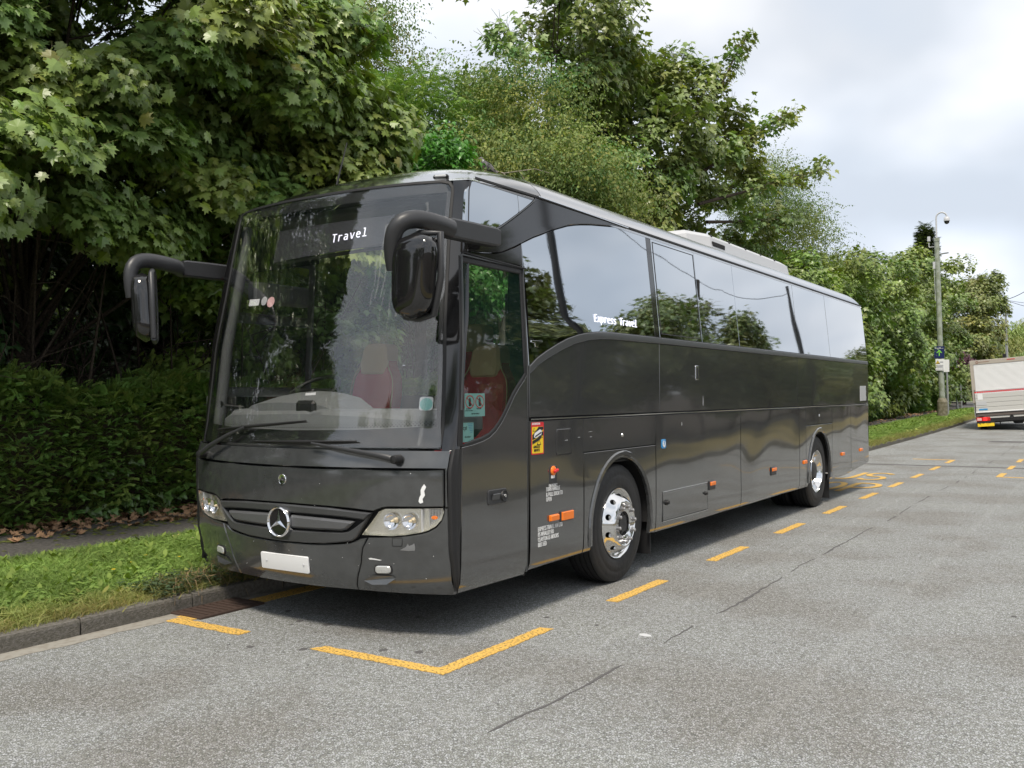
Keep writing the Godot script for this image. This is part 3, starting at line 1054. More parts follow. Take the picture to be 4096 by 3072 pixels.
	panel("quarter_window", M.tinted, poly([[1.490, 2.925], [1.490, 3.071], [1.258, 3.074], [1.292, 3.040], [1.33, 3.016], [1.40, 2.975]]), nm, bus, -0.004)
	bead("swoosh_edge", M.trim_grey, [[1.90, 2.741], [1.84, 2.749], [1.772, 2.775], [1.70, 2.811], [1.619, 2.853], [1.499, 2.918], [1.40, 2.972], [1.325, 3.014], [1.275, 3.045], [1.25, 3.076]], nm, bus, 0.008, 0.004)
	bead("gutter", M.rubber, [[2.05, 3.07], [1.25, 3.083], [-2.0, 3.081], [-5.0, 3.081], [-9.30, 3.081]], nm, bus, 0.022, 0.008)
	bead("gutter_trim", M.aluminium, [[1.22, 3.088], [0.4, 3.084], [-0.32, 3.078]], nm, bus, 0.012, 0.012)
	# fittings
	var bx := func(mb: MB, z: float, y: float, dz: float, dy: float, h: float, out := 0.0) -> void:
		mb.box(Transform3D(Basis(), Vector3(out + h / 2 - 0.002, y, z)), Vector3(h, dy, dz), 0.005)
	var f: MeshInstance3D = panel("fuel_flap", P, rounded([[1.130, 1.147], [1.130, 1.337], [0.906, 1.337], [0.906, 1.147]], 0.02), nm, bus, 0.004, 0.006, 0.003)
	bead("flap_gap", M.rubber, rounded([[1.134, 1.143], [1.134, 1.341], [0.902, 1.341], [0.902, 1.143]], 0.022), nm, bus, 0.008, 0.002, true)
	lettering("FUEL", Vector3(0.005, 1.236, 1.052), side_basis(), 0.032, M.white, f, "lettering", false, 0.90)
	# the emergency tap in its recess
	var em := panel("emergency_tap", M.plastic, rounded([[1.236, 0.933], [1.236, 1.069], [1.127, 1.069], [1.127, 0.933]], 0.025), nm, bus, 0.004, 0.006)
	var mb := MB.new()
	mb.lathe(Transform3D(Basis(Vector3.FORWARD, PI / 2), Vector3(0.003, 1.03, 1.186)), [Vector2(0.0, 0.014), Vector2(0.03, 0.014), Vector2(0.036, 0.008), Vector2(0.036, 0.0)], 20)
	put(mb, "dial", M.amber, em)
	mb = MB.new()
	mb.box(Transform3D(Basis(Vector3.RIGHT, 0.2), Vector3(0.026, 1.03, 1.175)), Vector3(0.02, 0.022, 0.06), 0.006)
	put(mb, "handle", M.red, em)
	mb = MB.new()
	mb.box(Transform3D(Basis(), Vector3(0.006, 0.985, 1.19)), Vector3(0.004, 0.022, 0.05), 0.001)
	put(mb, "notice", M.white, em)
	for t in [["EMERGENCY", 1.243, 0.905, 0.020], ["TURN HANDLE", 1.283, 0.872, 0.0285], ["& PULL DOOR TO", 1.283, 0.833, 0.0285], ["OPEN", 1.283, 0.798, 0.0285], ["EXPRESS TRAVEL NW LTD", 1.402, 0.592, 0.0290], ["85 WHALLEY RD", 1.402, 0.554, 0.0290], ["CLAYTON-LE-MOORS", 1.402, 0.516, 0.0290], ["BB5 5ED", 1.402, 0.479, 0.0290]]:
		lettering(t[0], Vector3(0.001, t[2], t[1]), side_basis(), t[3], M.white, bus, "lettering", false, 0.80)
	# amber lamps
	for l in [[1.176, 0.679, 0.126, 0.042, false], [0.98, 0.676, 0.176, 0.066, true], [-5.52, 0.681, 0.14, 0.045, false], [-7.59, 0.678, 0.15, 0.045, false], [-8.79, 0.682, 0.16, 0.045, false]]:
		mb = MB.new()
		bx.call(mb, l[0], l[1], l[2] + (0.02 if l[4] else 0.006), l[3] + (0.016 if l[4] else 0.006), 0.010)
		var lamp := put(mb, "side_lamp", M.plastic if l[4] else M.amber, bus)
		mb = MB.new()
		bx.call(mb, l[0], l[1], l[2], l[3], 0.022)
		put(mb, "lens", M.amber, lamp)
	for l in [[-2.075, 0.655, 0.165, 0.095], [-4.145, 0.658, 0.19, 0.100]]:
		mb = MB.new()
		bx.call(mb, l[0], l[1], l[2], l[3], 0.016)
		var lamp := put(mb, "side_marker", M.plastic, bus)
		mb = MB.new()
		bx.call(mb, l[0], l[1] + 0.018, l[2] * 0.86, 0.040, 0.026)
		put(mb, "lens", M.amber, lamp)
	# locker door
	var lk := panel("locker_door", P, rounded([[-0.838, 0.424], [-0.838, 0.681], [-1.952, 0.684], [-1.950, 0.422]], 0.012), nm, bus, 0.003, 0.005)
	bead("gap", M.rubber, rounded([[-0.832, 0.419], [-0.832, 0.687], [-1.958, 0.690], [-1.956, 0.417]], 0.012), nm, lk, 0.008, 0.002, true)
	bead("edge_trim", M.aluminium, [[-0.835, 0.690], [-1.4, 0.692], [-1.955, 0.693]], nm, lk, 0.008, 0.004)
	bead("edge_trim", M.aluminium, [[-0.835, 0.417], [-1.4, 0.415], [-1.955, 0.413]], nm, lk, 0.008, 0.004)
	for q in [[-0.911, 0.589, 0.026], [-1.893, 0.587, 0.02]]:
		mb = MB.new()
		mb.lathe(Transform3D(Basis(Vector3.FORWARD, PI / 2), Vector3(0.0, q[1], q[0])), [Vector2(0.0, 0.03), Vector2(q[2] * 0.6, 0.03), Vector2(q[2] * 0.7, 0.012), Vector2(q[2], 0.012), Vector2(q[2], 0.0)], 12, false)
		put(mb, "lock", M.rubber, lk)
	mb = MB.new()
	mb.lathe(Transform3D(Basis(Vector3.FORWARD, PI / 2), Vector3(0.0, 1.251, 0.006)), [Vector2(0.0, 0.008), Vector2(0.014, 0.007), Vector2(0.017, 0.0)], 14)
	put(mb, "lock", M.aluminium, bus)
	mb = MB.new()
	mb.lathe(Transform3D(Basis(Vector3.FORWARD, PI / 2), Vector3(0.0, 1.29, -6.28)), [Vector2(0.0, 0.008), Vector2(0.016, 0.007), Vector2(0.02, 0.0)], 14)
	put(mb, "lock", M.aluminium, bus)
	# pull handle, rear plate, blue disc
	panel("pull_handle", M.aluminium, rounded([[-1.650, 1.740], [-1.650, 1.884], [-1.732, 1.884], [-1.732, 1.740]], 0.012), nm, bus, 0.006, 0.008)
	panel("pull_slot", M.dark, rounded([[-1.672, 1.752], [-1.672, 1.862], [-1.714, 1.862], [-1.714, 1.752]], 0.008), nm, bus, 0.008, 0.004)
	panel("rear_plate", M.rooflight, poly([[-8.79, 1.478], [-8.79, 1.722], [-9.20, 1.726], [-9.19, 1.68], [-9.21, 1.63], [-9.19, 1.58], [-9.22, 1.53], [-9.20, 1.482]]), nm, bus, 0.004, 0.006)
	var bd := panel("access_disc", M.blue, rounded([[-0.810, 1.094], [-0.810, 1.180], [-0.906, 1.180], [-0.906, 1.094]], 0.018), nm, bus, 0.006, 0.008)
	mb = MB.new()
	mb.lathe(Transform3D(Basis(Vector3.FORWARD, PI / 2), Vector3(0.0055, 1.137, -0.858)), [Vector2(0.0, 0.002), Vector2(0.032, 0.002), Vector2(0.032, 0.0)], 20)
	put(mb, "ring", M.white, bd)
	lettering("5", Vector3(0.008, 1.118, -0.846), side_basis(), 0.036, M.blue, bd, "lettering", true)
	# small badge on the first window
	panel("badge", M.chrome, poly([[1.478, 1.978], [1.478, 1.990], [1.318, 1.992], [1.318, 1.980], [1.37, 1.974], [1.378, 1.944], [1.418, 1.944], [1.425, 1.972]]), nm, bus, 0.002, 0.005, 0.001)
	# blind-spot warning
	var st := panel("warning_sticker", M.red, rounded([[1.487, 1.163], [1.487, 1.398], [1.314, 1.398], [1.314, 1.163]], 0.012), nm, bus, 0.001, 0.001, 0.0004)
	panel("yellow_field", M.yellow, rounded([[1.477, 1.172], [1.477, 1.364], [1.324, 1.364], [1.324, 1.172]], 0.006), nm, st, 0.0018, 0.0008, 0.0003)
	panel("black_band", M.black, poly([[1.476, 1.268], [1.476, 1.305], [1.415, 1.343], [1.39, 1.363], [1.325, 1.363], [1.325, 1.345], [1.36, 1.32], [1.40, 1.29]]), nm, st, 0.0026, 0.0008, 0.0003)
	panel("black_band", M.black, poly([[1.476, 1.238], [1.476, 1.262], [1.40, 1.285], [1.345, 1.325], [1.325, 1.33], [1.325, 1.30], [1.38, 1.265]]), nm, st, 0.0028, 0.0008, 0.0003)
	panel("bus_picture", M.white, rounded([[1.455, 1.290], [1.445, 1.318], [1.372, 1.345], [1.345, 1.335], [1.352, 1.305], [1.43, 1.283]], 0.006), nm, st, 0.0036, 0.0008, 0.0003)
	panel("bus_picture", M.black, poly([[1.44, 1.298], [1.352, 1.328], [1.354, 1.316], [1.44, 1.288]]), nm, st, 0.0044, 0.0008, 0.0003)
	for q in [[1.385, 1.248, 0.030], [1.452, 1.342, 0.018], [1.342, 1.292, 0.014]]:
		panel("warning_triangle", M.black, poly([[q[0] + q[2], q[1] - q[2] * 0.55], [q[0], q[1] + q[2]], [q[0] - q[2], q[1] - q[2] * 0.55]]), nm, st, 0.0032, 0.0008, 0.0003)
		panel("warning_triangle", M.yellow, poly([[q[0] + q[2] * 0.62, q[1] - q[2] * 0.36], [q[0], q[1] + q[2] * 0.62], [q[0] - q[2] * 0.62, q[1] - q[2] * 0.36]]), nm, st, 0.0038, 0.0006, 0.0003)
	lettering("ATTENTION", Vector3(0.002, 1.373, 1.478), side_basis(), 0.0155, M.white, st, "lettering", true, 0.93)
	lettering("ANGLES", Vector3(0.003, 1.204, 1.462), side_basis(), 0.0185, M.black, st, "lettering", true, 0.95)
	lettering("MORTS", Vector3(0.003, 1.179, 1.455), side_basis(), 0.0185, M.black, st, "lettering", true, 0.95)
	# lit words behind the first window
	lettering("Express Travel", Vector3(-0.0112, 2.168, 0.485), side_basis(), 0.060, M.led, bus, "led_words", false, 1.16, 0.003, true)
	# reflective scratches and chips on the near side
	for q in [[1.13, 1.318, 0.10, 0.003], [0.95, 1.310, 0.05, 0.003], [1.08, 1.25, 0.05, 0.002], [0.80, 1.262, 0.05, 0.003], [0.63, 1.30, 0.10, 0.002], [0.55, 1.28, 0.13, 0.003], [0.60, 1.258, 0.05, 0.003], [2.3, 1.14, 0.06, 0.002], [-1.85, 1.50, 0.012, 0.08], [-1.29, 1.30, 0.012, 0.03]]:
		panel("scratch", M.scuff, poly([[q[0], q[1]], [q[0] - q[2] * 0.5, q[1] + q[3]], [q[0] - q[2], q[1] + q[3] * 0.3], [q[0] - q[2] * 0.5, q[1] - q[3] * 0.3]]), nm, bus, 0.0012, 0.001, 0.0002)

func rev(a: Array) -> Array:
	var b := a.duplicate()
	b.reverse()
	return b

# ---------------------------------------------------------------- the entrance door
func bus_door() -> void:
	var nm := near_map
	var curve := [[2.345, 1.262], [2.224, 1.274], [2.10, 1.294], [2.024, 1.315], [1.955, 1.350], [1.901, 1.390], [1.862, 1.424], [1.829, 1.458], [1.77, 1.525], [1.718, 1.586], [1.65, 1.650], [1.584, 1.702], [1.545, 1.745]]
	var lower := [[2.372, 0.320]] + [[2.355, 0.8]] + curve + [[1.545, 0.310]]
	var dr := panel("entrance_door", M.paint, poly(lower), nm, bus, 0.004, 0.03, 0.006, 0.13)
	# glazed upper part
	var gl := [[2.282, 2.470]] + [[2.318, 1.9], [2.342, 1.290]]
	for q in curve.slice(1): gl.append([q[0] + 0.02, q[1] + 0.022])
	gl.append([1.566, 1.80])
	gl.append([1.566, 2.466])
	panel("glass", M.door_glass, poly(gl), nm, dr, -0.006, 0.004, 0.001)
	var ring := [[2.292, 2.485], [2.328, 1.9], [2.352, 1.274]] + curve.slice(1) + [[1.555, 1.82], [1.555, 2.482]]
	bead("seal", M.rubber, ring, nm, dr, 0.055, 0.006, true, -0.004)
	bead("frame", M.trim_grey, [[1.530, 0.33], [1.536, 1.75], [1.532, 2.505], [2.285, 2.515]], nm, dr, 0.016, 0.010)
	bead("frame", M.trim_grey, [[2.285, 2.515], [2.325, 1.9], [2.348, 1.5]], nm, dr, 0.02, 0.010)
	# handle
	var hd := panel("handle_plate", M.plastic, rounded([[2.052, 0.857], [2.052, 0.957], [1.822, 0.957], [1.822, 0.857]], 0.02), nm, dr, 0.012, 0.010, 0.004)
	var mb := MB.new()
	mb.box(Transform3D(Basis(Vector3(0, 0, 1), -0.3), Vector3(0.019, 0.910, 1.972)), Vector3(0.008, 0.045, 0.09), 0.004)
	put(mb, "grip", M.trim_grey, hd)
	mb = MB.new()
	mb.lathe(Transform3D(Basis(Vector3.FORWARD, PI / 2), Vector3(0.012, 0.908, 1.866)), [Vector2(0.0, 0.004), Vector2(0.03, 0.004), Vector2(0.036, 0.008), Vector2(0.04, 0.0)], 22)
	put(mb, "bezel", M.rubber, hd)
	mb = MB.new()
	mb.lathe(Transform3D(Basis(Vector3.FORWARD, PI / 2), Vector3(0.012, 0.908, 1.866)), [Vector2(0.0, 0.016), Vector2(0.011, 0.015), Vector2(0.014, 0.0)], 16)
	put(mb, "lock", M.aluminium, hd)
	# notices stuck inside the glass
	var n1 := panel("notice", M.mint, rounded([[2.292, 1.455], [2.292, 1.607], [2.058, 1.607], [2.058, 1.455]], 0.006), nm, dr, -0.012, 0.001, 0.0004)
	for q in [[2.232, 1.552], [2.118, 1.552]]:
		var circ := []
		for k in 20: circ.append([q[0] + 0.048 * cos(TAU * k / 20), q[1] + 0.040 * sin(TAU * k / 20)])
		bead("ring", M.red, circ, nm, n1, 0.007, 0.0008, true, -0.0112)
		bead("slash", M.red, [[q[0] + 0.032, q[1] + 0.027], [q[0] - 0.032, q[1] - 0.027]], nm, n1, 0.006, 0.0016, false, -0.0112)
		panel("pictogram", M.black, poly([[q[0] + 0.014, q[1] - 0.028], [q[0] + 0.014, q[1] + 0.004], [q[0] + 0.005, q[1] + 0.028], [q[0] - 0.006, q[1] + 0.026], [q[0] - 0.012, q[1] + 0.002], [q[0] - 0.014, q[1] - 0.028]]), nm, n1, -0.0108, 0.0006, 0.0003)
	for t in [["NO FOOD OR", 2.275, 1.500, 0.007], ["DRINK ON THIS VEHICLE", 2.285, 1.489, 0.006], ["NO ALCOHOL", 2.155, 1.500, 0.007], ["ON THIS VEHICLE", 2.215, 1.466, 0.009]]:
		lettering(t[0], Vector3(-0.0118, t[2], t[1]), side_basis(), t[3], M.black, n1, "lettering", true, 0.9, 0.0006)
	var n2 := panel("notice", M.mint, poly([[2.315, 1.290], [2.315, 1.416], [2.190, 1.416], [2.190, 1.290]]), nm, dr, -0.012, 0.001, 0.0004)
	lettering("cpt", Vector3(-0.0118, 1.360, 2.311), side_basis(), 0.026, M.black, n2, "lettering", true, 0.85, 0.0006)
	lettering("Member", Vector3(-0.0118, 1.314, 2.292), side_basis(), 0.012, M.black, n2, "lettering", true, 1.0, 0.0006)
	for k in 6:
		bead("print", M.blue, [[2.26 - 0.006 * k, 1.408 - k * 0.011], [2.203, 1.408 - k * 0.011]], nm, n2, 0.003, 0.0006, false, -0.0118)
	# rubber joints fore and aft of the door
	bead("door_joint", M.rubber, [[1.5255, 0.30], [1.5255, 1.4], [1.522, 2.50]], nm, bus, 0.034, 0.006, false, -0.006)
	bead("door_head", M.rubber, [[1.505, 2.508], [1.9, 2.519], [2.26, 2.530]], nm, bus, 0.014, 0.018)

# ---------------------------------------------------------------- the coach: front
const GLASS_EDGE := [[1.20, 1.145], [1.25, 1.142], [1.9, 1.115], [2.46, 1.072], [2.74, 1.055], [2.97, 1.045], [3.04, 1.03]]

func disc_poly(cx: float, cy: float, rx: float, ry: float, n := 24) -> PackedVector2Array:
	var p := PackedVector2Array()
	for k in n: p.append(Vector2(cx + rx * cos(TAU * k / n), cy + ry * sin(TAU * k / n)))
	return p

func bus_front() -> void:
	var fm := front_map
	var P: Material = M.front_paint
	var c := 0.10
	# bumper in three pieces
	var top_half := [[0.0, 0.600], [0.20, 0.602], [0.355, 0.609], [0.47, 0.618], [0.559, 0.630], [0.60, 0.645], [0.635, 0.664], [0.684, 0.673]]
	var seam := [[0.648, 0.606], [0.630, 0.55], [0.620, 0.511], [0.60, 0.45], [0.579, 0.397], [0.562, 0.35], [0.556, 0.312]]
	var mid := []
	for q in top_half: mid.append(q)
	mid.append_array(seam)
	mid.append([0.3, 0.308])
	var left := []
	for q in mid: left.append([-q[0], q[1]])
	left.reverse()
	left.pop_back()
	panel("bumper", P, poly(mid + [[0.0, 0.306]] + left), fm, bus, 0.0, 0.05, 0.006, c)
	var corner := [[0.694, 0.674], [0.852, 0.682], [0.95, 0.693], [1.041, 0.709], [1.086, 0.724], [1.131, 0.751], [1.160, 0.790], [1.177, 0.835], [1.184, 0.874], [1.202, 0.874], [1.203, 0.6], [1.200, 0.306], [1.0, 0.306], [0.8, 0.308], [0.562, 0.312], [0.568, 0.35], [0.585, 0.397], [0.606, 0.45], [0.626, 0.511], [0.636, 0.55], [0.654, 0.606]]
	for s in [1.0, -1.0]:
		var shape := poly(corner) if s > 0 else mirrored(poly(corner))
		var bc := panel("bumper_corner", P, shape, fm, bus, 0.0, 0.05, 0.006, c)
		# fog lamp on a scooped ledge
		var ledge := MB.new()
		var e := [[0.63, 0.388], [0.70, 0.428], [0.84, 0.430], [0.855, 0.415], [0.80, 0.385], [0.70, 0.378]]
		for i in e.size() - 2:
			var a: Vector3 = front_map(Vector2(s * e[0][0], e[0][1]), 0.004 )
			var b: Vector3 = front_map(Vector2(s * e[i + 1][0], e[i + 1][1]), 0.004 if i > 1 else 0.004)
			var d: Vector3 = front_map(Vector2(s * e[i + 2][0], e[i + 2][1]), 0.03 if i >= 2 else 0.004)
			if i >= 3: b = front_map(Vector2(s * e[i + 1][0], e[i + 1][1]), 0.03)
			ledge.flat(a, b, d, Vector3(0, 1, 0.3))
		put(ledge, "lamp_ledge", P, bc)
		var ringp := rounded([[0.716, 0.434], [0.716, 0.500], [0.838, 0.504], [0.838, 0.438]], 0.03)
		panel("fog_lamp", M.rubber, ringp if s > 0 else mirrored(ringp), fm, bc, 0.006, 0.006, 0.002)
		var lensp := rounded([[0.724, 0.441], [0.724, 0.493], [0.830, 0.497], [0.830, 0.446]], 0.025)
		var lens := panel("fog_lamp_lens", M.lamp_glass, lensp if s > 0 else mirrored(lensp), fm, bc, 0.012, 0.005, 0.006)
		for k in 9:
			bead("flute", M.chrome, [[s * (0.738 + k * 0.010), 0.455], [s * (0.738 + k * 0.010), 0.470]], fm, bc, 0.004, 0.002, false, 0.012)
	bead("washer_cover", M.rubber, rounded([[0.857, 0.627], [0.857, 0.680], [0.922, 0.682], [0.921, 0.629]], 0.01), fm, bus, 0.004, 0.0015, true)
	# bonnet flap and the panel under the windscreen
	var hood := [[0.0, 0.872], [0.16, 0.871], [0.40, 0.868], [0.57, 0.862], [0.70, 0.852], [0.735, 0.850], [0.765, 0.862], [0.795, 0.874], [0.83, 0.880], [1.04, 0.883], [1.174, 0.886], [1.178, 0.90], [1.178, 1.118], [0.6, 1.116], [0.0, 1.112]]
	var hl := []
	for q in hood: hl.append([-q[0], q[1]])
	hl.reverse()
	panel("bonnet_flap", P, poly(hood + hl.slice(1, hl.size() - 1)), fm, bus, 0.0, 0.03, 0.004, c)
	panel("scuttle_panel", P, poly([[-1.203, 0.882], [-1.186, 0.882], [-1.186, 1.126], [-0.6, 1.124], [0.0, 1.120], [0.6, 1.124], [1.186, 1.126], [1.186, 0.882], [1.203, 0.882], [1.203, 1.243], [-1.203, 1.243]]), fm, bus, 0.002, 0.03, 0.005, c)
	# round emblem on the bonnet and the star in the grille
	emblem(Vector3(0, 1.030, front_z(0, 1.030)), 0.036, bus, false)
	# grille
	var back := panel("grille", M.dark, poly([[-0.70, 0.835], [-0.60, 0.66], [-0.35, 0.625], [0.35, 0.625], [0.60, 0.66], [0.70, 0.835], [0.0, 0.85]]), fm, bus, -0.03, 0.01, 0.001, c)
	panel("upper_bar", M.trim_dark, poly([[-0.722, 0.836], [-0.4, 0.857], [0.0, 0.862], [0.4, 0.857], [0.722, 0.836], [0.672, 0.788], [0.545, 0.800], [0.1, 0.808], [-0.1, 0.808], [-0.545, 0.800], [-0.672, 0.788]]), fm, back, 0.012, 0.04, 0.010, c)
	panel("surround", M.trim_dark, poly([[0.718, 0.832], [0.645, 0.722], [0.612, 0.672], [0.578, 0.648], [0.47, 0.632], [0.355, 0.618], [0.2, 0.612], [0.0, 0.608], [-0.2, 0.612], [-0.355, 0.618], [-0.47, 0.632], [-0.578, 0.648], [-0.612, 0.672], [-0.645, 0.722], [-0.718, 0.832], [-0.672, 0.786], [-0.60, 0.735], [-0.55, 0.706], [-0.50, 0.697], [-0.2, 0.690], [0.0, 0.688], [0.2, 0.690], [0.50, 0.697], [0.55, 0.706], [0.60, 0.735], [0.672, 0.786]]), fm, back, 0.008, 0.04, 0.008, c)
	for s in [1.0, -1.0]:
		var b := poly([[0.08, 0.792], [0.35, 0.787], [0.58, 0.778], [0.60, 0.774], [0.565, 0.742], [0.535, 0.720], [0.50, 0.712], [0.3, 0.708], [0.08, 0.705]])
		panel("blade", M.trim_mid, b if s > 0 else mirrored(b), fm, back, 0.016, 0.03, 0.014, c)
	emblem(Vector3(-0.015, 0.742, front_z(0, 0.742) + 0.03), 0.104, back, true)
	# headlamps
	for s in [1.0, -1.0]: headlamp(s)
	# number plate: a blank white plate on two screws
	var pl := panel("number_plate", M.white, rounded([[-0.250, 0.402], [-0.250, 0.515], [0.205, 0.515], [0.205, 0.402]], 0.012), fm, bus, 0.014, 0.012, 0.003, c)
	for u in [-0.19, 0.165]:
		var mb := MB.new()
		mb.lathe(Transform3D(Basis(Vector3.RIGHT, PI / 2), Vector3(XC + u, 0.458, front_z(u, 0.458) + 0.013)), [Vector2(0.0, 0.006), Vector2(0.005, 0.005), Vector2(0.007, 0.0)], 10)
		put(mb, "screw", M.rooflight, pl)
	# stone chips and scrapes
	rng.seed = 77
	for k in 24:
		var u := rng.randf_range(-0.9, 1.15)
		var y := rng.randf_range(0.33, 0.64) if k < 18 else rng.randf_range(0.82, 1.1)
		var r := rng.randf_range(0.001, 0.003)
		panel("stone_chip", M.white, disc_poly(u, y, r, r * rng.randf_range(0.6, 1.3), 5), fm, bus, 0.0018, 0.001, 0.0002)
	for q in [[[1.066, 1.03], [1.078, 1.012], [1.066, 0.985], [1.070, 0.958], [1.055, 0.935], [1.058, 0.912], [1.04, 0.905], [1.03, 0.918], [1.036, 0.945], [1.045, 0.962], [1.044, 0.99], [1.052, 1.01]], [[0.683, 0.538], [0.70, 0.543], [0.74, 0.537], [0.774, 0.531], [0.76, 0.527], [0.72, 0.531], [0.69, 0.531]]]:
		panel("scrape", M.white, poly(q), fm, bus, 0.0018, 0.001, 0.0004)
	panel("scrape", M.primer, poly([[0.905, 0.603], [0.945, 0.625], [0.958, 0.647], [0.965, 0.632], [0.985, 0.640], [0.998, 0.650], [1.003, 0.622], [1.0, 0.603], [0.96, 0.599]]), fm, bus, 0.0015, 0.001, 0.0004)
	# windscreen
	var line_r := []
	for k in 13:
		var y := lerpf(1.255, 2.95, k / 12.0)
		line_r.append([table(GLASS_EDGE, y), y])
	line_r.append_array([[1.040, 2.995], [1.015, 3.028], [0.96, 3.042]])
	var arc := []
	for k in range(1, 12): arc.append([lerpf(0.96, -0.96, k / 12.0), 3.044])
	var ll := []
	for q in line_r: ll.append([-q[0], q[1]])
	ll.reverse()
	var outline := poly(line_r + arc + ll)
	var wsn := panel("windscreen", M.glass, outline, fm, bus, 0.0, 0.0, 0.0005, c)
	for k in 2: panel("reflection_ply", M.glass, outline, fm, wsn, -0.0016 * (k + 1), 0.0, 0.0005, c)  # the inner glass face and one extra pane, added to strengthen the reflected sky
	# black printed border and the rubber round the glass
	var frit := MB.new()
	sheet(frit, poly([[-1.135, 1.262], [1.135, 1.262], [1.128, 1.40], [0.6, 1.372], [0.0, 1.362], [-0.6, 1.372], [-1.128, 1.40]]), fm, -0.006, 0.001, 0.0002, c)
	sheet(frit, poly([[-0.98, 3.038], [0.98, 3.038], [1.02, 2.965], [0.5, 2.958], [0.0, 2.955], [-0.5, 2.958], [-1.02, 2.965]]), fm, -0.006, 0.001, 0.0002, c)
	for s in [1.0, -1.0]:
		var sd := []
		for k in 9:
			var y := lerpf(1.40, 2.97, k / 8.0)
			sd.append([s * (table(GLASS_EDGE, y) - 0.002), y])
		for k in range(8, -1, -1):
			var y := lerpf(1.40, 2.97, k / 8.0)
			sd.append([s * (table(GLASS_EDGE, y) - 0.04), y])
		sheet(frit, poly(sd), fm, -0.006, 0.001, 0.0002, c)
	# rows of dots where the print fades out
	for row in 4:
		for k in 96:
			var u := lerpf(-1.09, 1.09, (k + 0.5 * (row % 2)) / 95.5)
			var r := 0.0050 - row * 0.0011
			sheet(frit, disc_poly(u, 1.372 + 0.028 * pow(absf(u) / 1.1, 2.0) + 0.008 + row * 0.011, r, r, 6), fm, -0.006, 0.0005, 0.0001)
			sheet(frit, disc_poly(u * 0.93, 2.952 - row * 0.012, r, r, 6), fm, -0.006, 0.0005, 0.0001)
	put(frit, "printed_border", M.black, wsn)
	bead("seal", M.rubber, outline, fm, wsn, 0.026, 0.006, true, -0.002)
	# stickers inside the glass
	panel("tax_disc", M.mint, disc_poly(1.022, 1.540, 0.040, 0.040), fm, wsn, -0.010, 0.001, 0.0003)
	panel("disc_holder", M.white, rounded([[0.978, 1.50], [0.978, 1.588], [1.064, 1.588], [1.064, 1.50]], 0.02), fm, wsn, -0.012, 0.001, 0.0003)
	panel("sticker", M.white, poly([[-0.668, 2.272], [-0.668, 2.322], [-0.535, 2.318], [-0.535, 2.268]]), fm, wsn, -0.010, 0.001, 0.0003)
	panel("sticker", M.rooflight, disc_poly(-0.475, 2.297, 0.035, 0.033), fm, wsn, -0.010, 0.001, 0.0003)
	panel("sticker", M.pink, disc_poly(-0.392, 2.284, 0.042, 0.039), fm, wsn, -0.010, 0.001, 0.0003)
	panel("sticker", M.white, poly([[0.10, 1.60], [0.10, 1.617], [0.195, 1.622], [0.195, 1.604]]), fm, wsn, -0.010, 0.001, 0.0003)
	panel("sticker", M.red, poly([[0.615, 2.655], [0.615, 2.672], [0.68, 2.672], [0.68, 2.655]]), fm, wsn, -0.010, 0.001, 0.0003)
	# dried streaks of soap down the glass
	rng.seed = 41
	for k in 9:
		var u := 0.55 + 0.48 * rng.randf() if k < 16 else rng.randf_range(0.3, 1.0)
		var y0 := rng.randf_range(2.2, 2.95) if k < 14 else rng.randf_range(2.0, 2.6)
		var ln := rng.randf_range(0.15, 0.7)
		var w := rng.randf_range(0.003, 0.02)
		var l1 := []
		var l2 := []
		for j in 8:
			var y := y0 - ln * j / 7.0
			var x := u + 0.006 * sin(j * 1.3 + k)
			var ww := w * (0.4 + 0.8 * rng.randf()) * (1.0 - 0.06 * j)
			l1.append([x + ww, y]); l2.append([x - ww, y])
		l2.reverse()
		panel("dried_streak", M.streak, poly(l1 + l2), fm, wsn, 0.0008, 0.0004, 0.0001)
	var sp := poly([[1.005, 1.90], [1.03, 1.92], [1.036, 1.75], [1.03, 1.60], [1.018, 1.47], [1.022, 1.35], [1.01, 1.27], [0.995, 1.275], [1.0, 1.40], [0.992, 1.52], [1.0, 1.66], [0.995, 1.78]])
	panel("dried_streak", M.streak, sp, fm, wsn, 0.0009, 0.0004, 0.0001)
	# wipers
	wiper([[0.890, 1.171, 0.05], [0.84, 1.182, 0.06], [0.772, 1.195, 0.06], [0.50, 1.235, 0.06], [0.26, 1.268, 0.05]], [[-0.322, 1.274, 0.022], [0.13, 1.280, 0.03], [0.593, 1.293, 0.022]])
	wiper([[-0.985, 1.150, 0.05], [-0.93, 1.165, 0.06], [-0.80, 1.215, 0.07], [-0.60, 1.305, 0.06], [-0.43, 1.366, 0.05]], [[-0.83, 1.345, 0.03], [-0.30, 1.385, 0.03], [0.160, 1.425, 0.02]])
	# pillars at the corners, the rubber strips below them
	for s in [1.0, -1.0]:
		corner_strip("corner_pillar", M.gloss_black, s, 1.238, 3.045, 26)
		corner_strip("corner_joint", M.rubber, s, 0.305, 1.25, 14)
	# marker lamps on the brow
	var ml := MB.new()
	for k in 1:
		ml.box(Transform3D(Basis(Vector3.UP, 0.32), Vector3(XC + 0.85, roof_y(0.85, 2.04) + 0.004, 2.04)), Vector3(0.115, 0.03, 0.03), 0.012)
	var bl := put(ml, "brow_lamp", M.rubber, bus)
	ml = MB.new()
	ml.box(Transform3D(Basis(Vector3.UP, 0.32), Vector3(XC + 0.853, roof_y(0.85, 2.04) + 0.006, 2.052)), Vector3(0.085, 0.018, 0.018), 0.006)
	put(ml, "lens", M.rooflight, bl)
	ml = MB.new()
	ml.tube([Vector3(-1.86, 3.20, 1.55), Vector3(-1.845, 3.36, 1.52), Vector3(-1.81, 3.70, 1.44)], [0.014, 0.009, 0.004], 8)
	put(ml, "aerial", M.rubber, bus)

